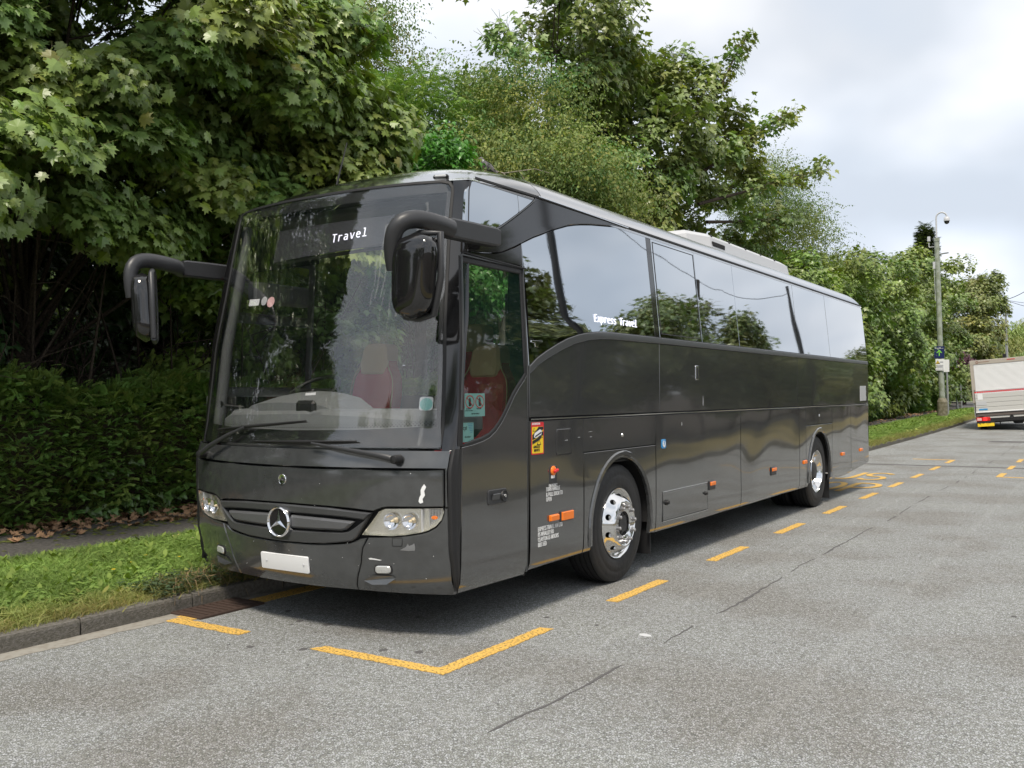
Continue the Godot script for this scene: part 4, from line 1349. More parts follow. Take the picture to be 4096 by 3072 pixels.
func door_edge(y: float) -> float: return table([[0.30, 2.374], [0.8, 2.357], [1.26, 2.347], [1.9, 2.325], [2.48, 2.288], [2.535, 2.245], [2.545, 2.212], [2.735, 2.212], [2.96, 2.156], [3.045, 2.083], [3.06, 2.07]], y)

func corner_strip(called: String, material: Material, s: float, y0: float, y1: float, n: int) -> void:
	var mb := MB.new()
	var rows := []
	for i in n + 1:
		var y := lerpf(y0, y1, float(i) / n)
		var u := table(GLASS_EDGE, y) + 0.004 if y0 > 1.2 else 1.204
		var sx := -side_in(y)
		var a := front_map(Vector2(u, y), 0.001)
		var cz := front_z(1.235 + sx, y)
		var c := Vector3(sx + 0.002, y, cz)
		var b := Vector3(sx + 0.001, y, minf(door_edge(y) - 0.004, cz - 0.01))
		var row := []
		for k in 7:
			var t := k / 6.0
			var p := a.lerp(c, t).lerp(c.lerp(b, t), t)
			if y0 < 1.2: p += Vector3(0.006, 0, 0.006) * (1.0 if k in [1, 2, 4, 5] else -0.3)
			if s < 0: p.x = -W - p.x
			row.append(p)
		rows.append(row)
	for i in n:
		for k in 6:
			var nrm := func(ii: int, kk: int) -> Vector3:
				var d1: Vector3 = rows[ii][mini(kk + 1, 6)] - rows[ii][maxi(kk - 1, 0)]
				var d2: Vector3 = rows[mini(ii + 1, n)][kk] - rows[maxi(ii - 1, 0)][kk]
				var q := d1.cross(d2).normalized()
				return q if q.dot(Vector3(s, 0, 1)) > 0 else -q
			mb.squad(rows[i][k], rows[i][k + 1], rows[i + 1][k + 1], rows[i + 1][k], nrm.call(i, k), nrm.call(i, k + 1), nrm.call(i + 1, k + 1), nrm.call(i + 1, k))
	put(mb, called, material, bus)

func emblem(at: Vector3, r: float, parent: Node, star: bool) -> void:
	var t := Transform3D(Basis(Vector3.RIGHT, PI / 2), Vector3(XC + at.x, at.y, at.z))
	var mb := MB.new()
	if star:
		mb.lathe(t, [Vector2(r * 0.99, -0.05), Vector2(r * 1.02, -0.01), Vector2(r, 0.008), Vector2(r * 0.93, 0.016), Vector2(r * 0.86, 0.010), Vector2(r * 0.84, 0.0)], 40)
	else:
		mb.lathe(t, [Vector2(r, -0.01), Vector2(r, 0.004), Vector2(r * 0.93, 0.007), Vector2(r * 0.80, 0.005), Vector2(0.0, 0.005)], 30)
	var e := put(mb, "emblem", M.chrome, parent)
	mb = MB.new()
	var q := r * (0.85 if star else 0.78)
	if star:
		mb.lathe(t, [Vector2(q, 0.001), Vector2(0.0, 0.001)], 30)
		put(mb, "disc", M.gloss_black, e)
	# three tapered arms with a ridge
	mb = MB.new()
	for k in 3:
		var a := PI / 2 + TAU * k / 3
		var tip := Vector3(cos(a), sin(a), 0) * q * 0.97
		var h := 0.012 if star else 0.009
		var z0 := 0.002 if star else 0.0055
		var o := Vector3(XC + at.x, at.y, at.z)
		for s in [-1.0, 1.0]:
			var b := Vector3(cos(a + s * PI / 3), sin(a + s * PI / 3), 0) * q * 0.20
			mb.flat(o + Vector3(0, 0, z0 + h), o + tip + Vector3(0, 0, z0 + 0.002), o + b + Vector3(0, 0, z0), Vector3(0, 0, 1))
	put(mb, "star", M.chrome if star else M.rubber, e)

func headlamp(s: float) -> void:
	var fm := front_map
	var out := [[0.650, 0.692], [0.72, 0.775], [0.775, 0.848], [0.815, 0.866], [1.040, 0.872], [1.172, 0.876], [1.178, 0.851], [1.163, 0.804], [1.128, 0.761], [1.083, 0.734], [1.038, 0.719], [0.95, 0.702], [0.852, 0.692]]
	var shape := poly(out) if s > 0 else mirrored(poly(out))
	var lens := panel("headlamp", M.lens, shape, fm, bus, 0.003, 0.002, 0.002, 0.1)
	panel("reflector_tray", M.reflector, shape, fm, lens, -0.035, 0.002, 0.001, 0.1)
	# silver walls between the lens and the tray
	var mb := MB.new()
	for i in shape.size():
		var j := (i + 1) % shape.size()
		mb.quad(front_map(shape[i], 0.001), front_map(shape[j], 0.001), front_map(shape[j], -0.036), front_map(shape[i], -0.036), front_map((shape[i] + shape[j]) / 2, 0.0) - front_map(Vector2(s * 0.93, 0.78), 0.0))
	put(mb, "walls", M.reflector, lens)
	for q in [[0.855, 0.785, 0.055], [0.972, 0.787, 0.052]]:
		var at := front_map(Vector2(s * q[0], q[1]), -0.034)
		var t := Transform3D(Basis(Vector3.RIGHT, PI / 2).rotated(Vector3.UP, s * 0.2), at)
		mb = MB.new()
		mb.lathe(t, [Vector2(0.012, 0.0), Vector2(q[2] * 0.5, 0.004), Vector2(q[2] * 0.85, 0.016), Vector2(q[2], 0.03)], 28)
		var bowl := put(mb, "bowl", M.chrome, lens)
		mb = MB.new()
		mb.lathe(t, [Vector2(0.0, 0.026), Vector2(0.006, 0.025), Vector2(0.009, 0.018), Vector2(0.009, 0.0)], 14)
		put(mb, "bulb", M.bulb, bowl)
	# divider and the fluted indicator
	bead("divider", M.rooflight, [[s * 1.045, 0.724], [s * 1.047, 0.868]], fm, lens, 0.012, 0.03, false, -0.034)
	for k in 9:
		bead("flute", M.chrome, [[s * (1.088 + k * 0.009), 0.750 + 0.010 * k], [s * (1.088 + k * 0.009), 0.866]], fm, lens, 0.007, 0.006, false, -0.03)
	panel("indicator_bulb", M.amber, disc_poly(s * 1.118, 0.812, 0.02, 0.012, 14), fm, lens, -0.022, 0.004, 0.002)

func wiper(arm: Array, blade: Array) -> void:
	var f := func(q: Array) -> Vector3: return front_map(Vector2(q[0], q[1]), q[2])
	var mb := MB.new()
	mb.tube(arm.map(f), [0.018, 0.022, 0.020, 0.014, 0.010], 6, 0.6)
	var w := put(mb, "wiper", M.plastic, bus)
	mb = MB.new()
	mb.lathe(Transform3D(Basis(Vector3.RIGHT, PI / 2), f.call(arm[0]) - Vector3(0, 0, 0.05)), [Vector2(0.0, 0.075), Vector2(0.026, 0.07), Vector2(0.03, 0.05), Vector2(0.03, 0.0)], 16)
	put(mb, "spindle", M.rubber, w)
	mb = MB.new()
	var pts := []
	for k in 11:
		var t := k / 10.0
		var a: Array = blade[0] if t < 0.5 else blade[1]
		var b: Array = blade[1] if t < 0.5 else blade[2]
		var tt := t * 2 if t < 0.5 else t * 2 - 1
		pts.append(front_map(Vector2(lerpf(a[0], b[0], tt), lerpf(a[1], b[1], tt)), lerpf(a[2], b[2], tt)))
	mb.tube(pts, [0.005, 0.007, 0.008, 0.009, 0.011, 0.012, 0.011, 0.009, 0.008, 0.007, 0.005], 6)
	put(mb, "blade", M.rubber, w)
	mb = MB.new()
	mb.tube(pts.map(func(p): return p - Vector3(0, 0.008, 0.012)), [0.004, 0.004, 0.004, 0.004, 0.004, 0.004, 0.004, 0.004, 0.004, 0.004, 0.004], 4)
	put(mb, "squeegee", M.black, w)

# ---------------------------------------------------------------- roof, rear, far side, underside
func roof_y(u: float, z: float) -> float:
	var hw := 1.138
	var a := pow(maxf(0.0, 1.0 - pow(minf(absf(u) / hw, 1.0), 3.044)), 1.0 / 1.91)
	var zf := front_z(u, 3.05)
	var z1 := 0.9
	var t := clampf((z - z1) / (zf - z1), 0, 1)
	var b := pow(maxf(0.0, 1.0 - pow(t, 2.633)), 1.0 / 0.904)
	var r := clampf((-9.05 - z) / 0.33, 0, 1)
	var d := pow(maxf(0.0, 1.0 - pow(r, 2.6)), 1.0 / 2.2)
	return 3.046 + 0.328 * a * b * d

func roof_piece(called: String, material: Material, v0: float, v1: float, nv: int) -> void:
	# v runs 0 (rear) to 1 (front edge above the windscreen)
	var nu := 44
	var rows := []
	for i in nv + 1:
		var v := lerpf(v0, v1, float(i) / nv)
		var row := []
		for k in nu + 1:
			var w := sin(lerpf(-PI / 2, PI / 2, float(k) / nu))
			w = signf(w) * (1.0 - pow(1.0 - absf(w), 1.35))
			var u := 1.138 * w
			var zf := front_z(u, 3.05)
			var z: float
			if v < 0.15: z = lerpf(-9.38, -9.05, 1.0 - pow(1.0 - v / 0.15, 1.8))
			elif v < 0.6: z = lerpf(-9.05, 0.9, (v - 0.15) / 0.45)
			else: z = 0.9 + (zf - 0.9) * (1.0 - pow(1.0 - (v - 0.6) / 0.4, 1.8))
			row.append(Vector3(XC + u, roof_y(u, z), z))
		rows.append(row)
	var mb := MB.new()
	var nrm := func(i: int, k: int) -> Vector3:
		var d1: Vector3 = rows[i][mini(k + 1, nu)] - rows[i][maxi(k - 1, 0)]
		var d2: Vector3 = rows[mini(i + 1, nv)][k] - rows[maxi(i - 1, 0)][k]
		var q := d1.cross(d2)
		if q.length() < 1e-9: return Vector3.UP
		q = q.normalized()
		return q if q.y > 0 else -q
	var ns := []
	for i in nv + 1:
		var r := []
		for k in nu + 1: r.append(nrm.call(i, k))
		ns.append(r)
	for i in nv:
		for k in nu:
			mb.squad(rows[i][k], rows[i][k + 1], rows[i + 1][k + 1], rows[i + 1][k], ns[i][k], ns[i][k + 1], ns[i + 1][k + 1], ns[i + 1][k])
	put(mb, called, material, bus)

func bus_rest() -> void:
	roof_piece("roof", M.roof_paint, 0.0, 0.648, 40)
	roof_piece("roof_brow", M.front_gloss, 0.650, 1.0, 26)
	# cooling unit on the roof
	var mb := MB.new()
	var lo := []
	var hi := []
	for q in [[-0.50, -3.45], [-0.50, -6.62], [-0.63, -6.85], [-1.84, -6.85], [-1.97, -6.62], [-1.97, -3.45], [-1.84, -3.02], [-0.63, -3.02]]:
		lo.append(Vector3(q[0], 3.30, q[1]))
		hi.append(Vector3(XC + (q[0] - XC) * 0.84, 3.535, -4.9 + (q[1] + 4.9) * 0.93))
	var md := []
	for k in 8: md.append(Vector3(lerpf(lo[k].x, hi[k].x, 0.25), 3.475, lerpf(lo[k].z, hi[k].z, 0.25)))
	for k in 8:
		var j := (k + 1) % 8
		var o: Vector3 = (lo[k] + lo[j]) * 0.5 - Vector3(XC, 3.3, -4.9)
		o.y = 0
		mb.quad(lo[k], lo[j], md[j], md[k], o)
		mb.quad(md[k], md[j], hi[j], hi[k], o.normalized() + Vector3.UP)
	for k in range(1, 7): mb.flat(hi[0], hi[k], hi[k + 1], Vector3.UP)
	var ac := put(mb, "roof_unit", M.rooflight, bus)
	for k in 5:
		mb = MB.new()
		mb.lathe(Transform3D(Basis(Vector3.FORWARD, 1.0), Vector3(-0.565, 3.505, -3.6 - k * 0.62)), [Vector2(0.0, 0.012), Vector2(0.018, 0.010), Vector2(0.02, 0.0)], 10)
		put(mb, "bolt", M.rubber, ac)
	mb = MB.new()
	mb.box(Transform3D(Basis(), Vector3(-0.535, 3.40, -3.72)), Vector3(0.06, 0.06, 0.42), 0.01)
	put(mb, "grille", M.dark, ac)
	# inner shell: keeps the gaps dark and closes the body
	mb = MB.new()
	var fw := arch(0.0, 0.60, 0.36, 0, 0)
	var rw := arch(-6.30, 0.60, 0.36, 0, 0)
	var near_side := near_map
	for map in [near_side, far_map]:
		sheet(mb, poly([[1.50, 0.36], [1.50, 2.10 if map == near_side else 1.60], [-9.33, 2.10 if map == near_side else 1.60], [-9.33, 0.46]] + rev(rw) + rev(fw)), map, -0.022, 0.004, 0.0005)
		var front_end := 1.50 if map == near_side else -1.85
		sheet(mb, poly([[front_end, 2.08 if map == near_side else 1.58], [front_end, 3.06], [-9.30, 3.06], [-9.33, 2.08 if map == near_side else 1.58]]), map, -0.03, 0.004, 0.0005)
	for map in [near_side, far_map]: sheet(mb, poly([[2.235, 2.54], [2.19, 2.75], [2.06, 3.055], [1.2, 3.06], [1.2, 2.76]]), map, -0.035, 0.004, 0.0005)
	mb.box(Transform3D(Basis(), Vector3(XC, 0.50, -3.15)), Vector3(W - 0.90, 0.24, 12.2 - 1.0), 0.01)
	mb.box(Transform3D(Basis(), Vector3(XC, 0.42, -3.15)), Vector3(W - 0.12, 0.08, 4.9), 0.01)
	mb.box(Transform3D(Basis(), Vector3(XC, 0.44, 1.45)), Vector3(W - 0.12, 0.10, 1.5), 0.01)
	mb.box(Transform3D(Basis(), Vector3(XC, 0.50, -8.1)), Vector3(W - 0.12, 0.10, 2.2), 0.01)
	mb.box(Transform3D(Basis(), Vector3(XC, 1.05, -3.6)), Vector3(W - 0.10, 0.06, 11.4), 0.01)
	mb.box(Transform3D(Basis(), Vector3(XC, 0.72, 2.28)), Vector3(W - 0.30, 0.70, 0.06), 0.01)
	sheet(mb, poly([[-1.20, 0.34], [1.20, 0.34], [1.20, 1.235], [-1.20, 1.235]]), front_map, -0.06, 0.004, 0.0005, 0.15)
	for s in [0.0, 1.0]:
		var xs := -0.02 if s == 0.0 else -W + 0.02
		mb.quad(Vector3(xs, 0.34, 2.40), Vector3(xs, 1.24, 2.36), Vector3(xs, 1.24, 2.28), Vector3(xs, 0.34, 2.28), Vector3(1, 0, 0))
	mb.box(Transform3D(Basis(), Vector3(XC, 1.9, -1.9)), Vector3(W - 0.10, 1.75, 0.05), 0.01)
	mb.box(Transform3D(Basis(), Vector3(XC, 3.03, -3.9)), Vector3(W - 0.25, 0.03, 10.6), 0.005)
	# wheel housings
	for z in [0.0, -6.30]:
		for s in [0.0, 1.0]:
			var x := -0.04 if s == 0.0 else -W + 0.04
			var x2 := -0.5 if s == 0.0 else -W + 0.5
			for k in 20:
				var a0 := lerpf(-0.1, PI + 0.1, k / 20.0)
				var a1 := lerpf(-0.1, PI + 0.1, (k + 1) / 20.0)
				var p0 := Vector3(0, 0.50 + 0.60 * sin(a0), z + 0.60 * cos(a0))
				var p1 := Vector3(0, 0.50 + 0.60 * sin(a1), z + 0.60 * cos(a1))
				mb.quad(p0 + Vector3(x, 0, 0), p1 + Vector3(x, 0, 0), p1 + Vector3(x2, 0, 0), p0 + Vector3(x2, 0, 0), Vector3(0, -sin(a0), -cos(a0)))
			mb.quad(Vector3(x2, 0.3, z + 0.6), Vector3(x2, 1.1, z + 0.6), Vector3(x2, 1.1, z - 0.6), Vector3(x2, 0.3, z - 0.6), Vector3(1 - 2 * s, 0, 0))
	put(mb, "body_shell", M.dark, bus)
	# mud flaps
	for z in [[-0.66, 0.30], [-6.98, 0.22]]:
		for x in [-0.22, -W + 0.22]:
			mb = MB.new()
			mb.box(Transform3D(Basis(), Vector3(x, z[1] + 0.02, z[0])), Vector3(0.34, 0.36, 0.012), 0.003)
			put(mb, "mud_flap", M.rubber, bus)
	# far side
	var om := far_map
	panel("side_panel", M.paint, poly([[2.37, 0.32], [2.34, 1.60], [-9.372, 1.60], [-9.372, 0.45], [-7.0, 0.335]] + rev(rw) + rev(fw)), om, bus, 0, 0.02, 0.003)
	panel("side_window", M.tinted, poly([[-1.90, 1.62], [-1.90, 3.06], [-9.36, 3.06], [-9.372, 1.62]]), om, bus, -0.004, 0.02, 0.002)
	panel("side_window", M.glass, poly([[1.24, 1.62], [1.24, 3.06], [-1.89, 3.06], [-1.89, 1.62]]), om, bus, -0.004, 0.0, 0.0005)
	panel("cab_window", M.glass, rounded([[2.20, 1.66], [2.10, 2.72], [1.29, 2.72], [1.29, 1.66]], 0.06), om, bus, -0.01, 0.0, 0.0005)
	bead("cab_window_frame", M.inner, rounded([[2.235, 1.632], [2.13, 2.745], [1.265, 2.745], [1.265, 1.632]], 0.06), om, bus, 0.08, 0.012, true, -0.03)
	bead("cab_window_rail", M.inner, [[2.17, 2.235], [1.27, 2.235]], om, bus, 0.085, 0.02, false, -0.035)
	panel("cab_head_panel", M.gloss_black, poly([[2.15, 2.735], [2.06, 3.06], [1.24, 3.06], [1.24, 2.735]]), om, bus, -0.004, 0.02)
	# rear
	mb = MB.new()
	mb.quad(Vector3(-0.01, 0.46, -9.372), Vector3(-W + 0.01, 0.46, -9.372), Vector3(-W + 0.10, 3.10, -9.37), Vector3(-0.10, 3.10, -9.37), Vector3(0, 0, -1))
	put(mb, "rear_panel", M.paint, bus)
	mb = MB.new()
	mb.quad(Vector3(-0.2, 2.2, -9.376), Vector3(-W + 0.2, 2.2, -9.376), Vector3(-W + 0.25, 2.95, -9.376), Vector3(-0.25, 2.95, -9.376), Vector3(0, 0, -1))
	put(mb, "rear_window", M.tinted, bus)
	for z in [0.0, -6.30]:
		for s in [1.0, -1.0]: wheel(z, s, z < -1.0)
	mirror(1.0)
	mirror(-1.0)

func wheel(z: float, s: float, rear: bool) -> void:
	var x := -0.045 if s > 0 else -W + 0.045
	# local y of the lathe points outwards
	var t := Transform3D(Basis(Vector3.FORWARD, s * PI / 2), Vector3(x, 0.5, z))
	var mb := MB.new()
	var ro := 0.503
	var prof := [Vector2(0.293, -0.24), Vector2(0.30, -0.262), Vector2(0.36, -0.275), Vector2(0.44, -0.275), Vector2(0.484, -0.262), Vector2(ro, -0.235)]
	var y := -0.235
	for k in 4:
		prof.append_array([Vector2(ro, y + 0.035), Vector2(ro - 0.012, y + 0.037), Vector2(ro - 0.012, y + 0.047), Vector2(ro, y + 0.049)])
		y += 0.049
	prof.append_array([Vector2(ro, -0.035), Vector2(0.490, -0.014), Vector2(0.478, -0.006), Vector2(0.46, -0.004), Vector2(0.456, 0.0), Vector2(0.42, 0.004), Vector2(0.40, 0.004), Vector2(0.398, 0.006), Vector2(0.36, 0.003), Vector2(0.345, 0.004), Vector2(0.33, 0.0), Vector2(0.305, -0.008), Vector2(0.297, -0.02)])
	mb.lathe(t, prof, 64)
	var w := put(mb, "wheel", M.tyre, bus)
	if rear:   # twin tyres: a second one inboard, and a deep dished rim
		mb = MB.new()
		var t2 := t.translated_local(Vector3(0, -0.31, 0))
		mb.lathe(t2, prof, 40)
		put(mb, "inner_tyre", M.tyre, w)
		mb = MB.new()
		mb.lathe(t, [Vector2(0.300, -0.03), Vector2(0.304, -0.012), Vector2(0.298, 0.0), Vector2(0.288, -0.004), Vector2(0.283, -0.03), Vector2(0.272, -0.05), Vector2(0.266, -0.10), Vector2(0.255, -0.125), Vector2(0.22, -0.14), Vector2(0.19, -0.145), Vector2(0.135, -0.135)], 56)
		put(mb, "rim", M.polished, w)
		mb = MB.new()
		mb.lathe(t, [Vector2(0.135, -0.14), Vector2(0.13, -0.05), Vector2(0.11, -0.03), Vector2(0.0, -0.03)], 32)
		put(mb, "hub", M.hub, w)
	else:
		# convex alloy rim with ten round openings
		mb = MB.new()
		mb.lathe(t, [Vector2(0.298, -0.03), Vector2(0.304, -0.010), Vector2(0.298, 0.002), Vector2(0.288, -0.002), Vector2(0.282, -0.018), Vector2(0.276, -0.028)], 56)
		var prof2 := [Vector2(0.276, -0.028), Vector2(0.258, -0.010), Vector2(0.235, 0.022), Vector2(0.212, 0.052), Vector2(0.198, 0.064), Vector2(0.186, 0.068)]
		dish(mb, t, prof2, 10, 0.235, 0.026)
		mb.lathe(t, [Vector2(0.186, 0.068), Vector2(0.180, 0.060), Vector2(0.115, 0.058), Vector2(0.104, 0.05), Vector2(0.104, 0.0)], 48)
		put(mb, "rim", M.polished, w)
		mb = MB.new()
		mb.lathe(t, [Vector2(0.275, -0.06), Vector2(0.0, -0.06)], 32)
		mb.lathe(t, [Vector2(0.104, 0.0), Vector2(0.10, 0.02), Vector2(0.075, 0.025), Vector2(0.07, 0.045), Vector2(0.0, 0.045)], 32)
		put(mb, "hub", M.hub, w)
		for k in 10:
			var a := TAU * k / 10.0 + 0.16
			var c := t * Transform3D(Basis(), Vector3(cos(a) * 0.148, 0.058, sin(a) * 0.148))
			mb = MB.new()
			mb.lathe(c, [Vector2(0.021, 0.0), Vector2(0.021, 0.008), Vector2(0.017, 0.010)], 12)
			mb.lathe(c, [Vector2(0.0155, 0.010), Vector2(0.0155, 0.034), Vector2(0.012, 0.040), Vector2(0.0, 0.040)], 6, false)
			put(mb, "nut", M.nut, w)
		for k in 8:
			var a := TAU * k / 8.0
			var c := t * Transform3D(Basis(), Vector3(cos(a) * 0.082, 0.02, sin(a) * 0.082))
			mb = MB.new()
			mb.lathe(c, [Vector2(0.011, 0.0), Vector2(0.011, 0.014), Vector2(0.0, 0.014)], 6, false)
			put(mb, "hub_bolt", M.hub, w)

# a ring of the profile with round openings left out: built as sectors, each with a hole in its middle
func dish(mb: MB, t: Transform3D, prof: Array, holes: int, rc: float, rh: float) -> void:
	var total := 0.0
	var s := [0.0]
	for i in prof.size() - 1:
		total += (prof[i] as Vector2).distance_to(prof[i + 1])
		s.append(total)
	var at := func(q: float, a: float) -> Vector3:
		q = clampf(q, 0, total)
		var i := 0
		while i < prof.size() - 2 and q > s[i + 1]: i += 1
		var p: Vector2 = (prof[i] as Vector2).lerp(prof[i + 1], (q - s[i]) / (s[i + 1] - s[i]))
		return t * Vector3(cos(a) * p.x, p.y, sin(a) * p.x)
	var sm := total * 0.46
	for k in holes:
		var a0 := TAU * k / holes
		var half := PI / holes
		var ring := []
		var hole := []
		var n := 24
		for j in n:
			var w := TAU * j / n
			var d := Vector2(cos(w), sin(w))
			hole.append([sm + d.y * rh, a0 + d.x * rh / rc])
			var m := 1.0 / maxf(absf(d.x), absf(d.y))
			var yy := d.y * m
			ring.append([(sm + yy * (total - sm)) if yy > 0 else sm + yy * sm, a0 + d.x * m * half])
		for j in n:
			var j2 := (j + 1) % n
			for l in 3:
				var f0 := l / 3.0
				var f1 := (l + 1) / 3.0
				var g := func(jj: int, f: float) -> Vector3:
					return at.call(lerpf(hole[jj][0], ring[jj][0], f), lerpf(hole[jj][1], ring[jj][1], f))
				var nr := func(jj: int, f: float) -> Vector3:
					var q := lerpf(hole[jj][0], ring[jj][0], f)
					var a := lerpf(hole[jj][1], ring[jj][1], f)
					var e1: Vector3 = at.call(q + 0.004, a) - at.call(q - 0.004, a)
					var e2: Vector3 = at.call(q, a + 0.02) - at.call(q, a - 0.02)
					var r := e1.cross(e2).normalized()
					return r if r.dot(t.basis.y) > 0 else -r
				mb.squad(g.call(j, f0), g.call(j2, f0), g.call(j2, f1), g.call(j, f1), nr.call(j, f0), nr.call(j2, f0), nr.call(j2, f1), nr.call(j, f1))
			# the wall of the opening
			var p0: Vector3 = at.call(hole[j][0], hole[j][1])
			var p1: Vector3 = at.call(hole[j2][0], hole[j2][1])
			var inw: Vector3 = t.basis.y.normalized() * -0.03
			mb.quad(p0, p1, p1 + inw, p0 + inw, at.call(sm, a0) - p0)

func mirror(s: float) -> void:
	# s = 1: near side; the far one is its mirror image
	var low := 0.0 if s > 0 else -0.06
	var fx := func(p: Vector3) -> Vector3: return p if s > 0 else Vector3(-W - p.x + (0.0 if p.z < 2.6 else 0.06), p.y + low, p.z)
	var hx := func(p: Vector3) -> Vector3:      # the head turns on its arm, the far one more
		var c := Vector3(0.0, 0, 2.85)
		return fx.call(c + Basis(Vector3.UP, 0.0 if s > 0 else 0.70) * (p - c) + Vector3(0, 0, 0.0 if s > 0 else 0.10))
	var mb := MB.new()
	# a tapered box section lying against the body
	var sec := []
	for q in [[1.985, 0.052], [2.02, 0.062], [2.30, 0.064], [2.52, 0.062], [2.55, 0.056]]:
		var ring := []
		for e in [[-1, -0.8], [-0.8, -1], [0.8, -1], [1, -0.8], [1, 0.8], [0.8, 1], [-0.8, 1], [-1, 0.8]]:
			ring.append(fx.call(Vector3(0.035 + e[0] * 0.042, 2.655 - 0.02 * (q[0] - 2.0) + e[1] * q[1], q[0])))
		sec.append(ring)
	for i in sec.size() - 1:
		for k in 8:
			var o: Vector3 = (sec[i][k] + sec[i][(k + 1) % 8]) * 0.5 - fx.call(Vector3(0.035, 2.65, 2.2))
			o.z = 0
			mb.quad(sec[i][k], sec[i][(k + 1) % 8], sec[i + 1][(k + 1) % 8], sec[i + 1][k], o)
	for e in [0, sec.size() - 1]:
		for k in range(1, 7): mb.flat(sec[e][0], sec[e][k], sec[e][k + 1], Vector3(0, 0, -1 if e == 0 else 1))
	var r := put(mb, "mirror", M.plastic, bus)
	mb = MB.new()
	var bend := []
	var rad := []
	for k in 13:
		var t := k / 12.0
		var a := Vector3(0.06, 2.635, 2.53)
		var b := Vector3(0.055, 2.69, 2.96)
		var c := Vector3(-0.10, 2.66, 2.98) if s > 0 else Vector3(0.07, 2.70, 3.06)
		var d := Vector3(-0.125, 2.36, 2.86) if s > 0 else Vector3(0.06, 2.38, 3.00)
		bend.append(a.bezier_interpolate(b, c, d, t))
		rad.append(lerpf(0.060, 0.048, t))
	mb.tube(bend.map(fx), rad, 12, 0.85)
	put(mb, "arm", M.plastic, r)
	# the glossy head: an upright rounded shell
	mb = MB.new()
	var rows := []
	var n := 14
	for i in n + 1:
		var v := float(i) / n
		var yy := lerpf(2.055, 2.565, v)
		var bulge := pow(maxf(0.0, 1.0 - pow(absf(v * 2.0 - 1.0), 5.0)), 0.45)
		var row := []
		for k in 20:
			var a := TAU * k / 20
			var ca := signf(cos(a)) * pow(absf(cos(a)), 0.7)
			var sa := signf(sin(a)) * pow(absf(sin(a)), 0.7)
			var cx := -0.01 + 0.06 * v
			var p := Vector3(cx + ca * lerpf(0.130, 0.160, v) * maxf(bulge, 0.1), yy, 2.835 + 0.03 * v + sa * 0.085 * maxf(bulge, 0.1))
			row.append(hx.call(p))
		rows.append(row)
	var ctr: Vector3 = hx.call(Vector3(0.02, 2.31, 2.85))
	for i in n:
		for k in 20:
			var nn := func(ii: int, kk: int) -> Vector3:
				var d1: Vector3 = rows[ii][(kk + 1) % 20] - rows[ii][(kk + 19) % 20]
				var d2: Vector3 = rows[mini(ii + 1, n)][kk] - rows[maxi(ii - 1, 0)][kk]
				var q := d1.cross(d2).normalized()
				return q if q.dot(rows[ii][kk] - ctr) > 0 else -q
			mb.squad(rows[i][k], rows[i][(k + 1) % 20], rows[i + 1][(k + 1) % 20], rows[i + 1][k], nn.call(i, k), nn.call(i, k + 1 if k < 19 else 0), nn.call(i + 1, k + 1 if k < 19 else 0), nn.call(i + 1, k))
	for e in [0, n]:
		for k in range(1, 19): mb.flat(rows[e][0], rows[e][k], rows[e][k + 1], Vector3.UP if e == n else Vector3.DOWN)
	put(mb, "housing", M.gloss_black, r)
	# grey rim and the glass on the back
	mb = MB.new()
	var rim := []
	for q in [[-0.115, 2.08], [-0.125, 2.30], [-0.105, 2.54], [0.02, 2.575], [0.175, 2.56], [0.17, 2.30], [0.11, 2.08], [0.0, 2.06], [-0.115, 2.08]]:
		rim.append(hx.call(Vector3(q[0], q[1], 2.772 + 0.04 * (q[1] - 2.05))))
	mb.tube(rim, [0.022, 0.022, 0.022, 0.022, 0.022, 0.022, 0.022, 0.022, 0.022], 8)
	put(mb, "rim", M.plastic, r)
	mb = MB.new()
	mb.quad(hx.call(Vector3(-0.10, 2.085, 2.766)), hx.call(Vector3(-0.09, 2.53, 2.786)), hx.call(Vector3(0.15, 2.54, 2.786)), hx.call(Vector3(0.09, 2.085, 2.766)), Vector3(0, 0, -1))
	put(mb, "mirror_glass", M.chrome, r)

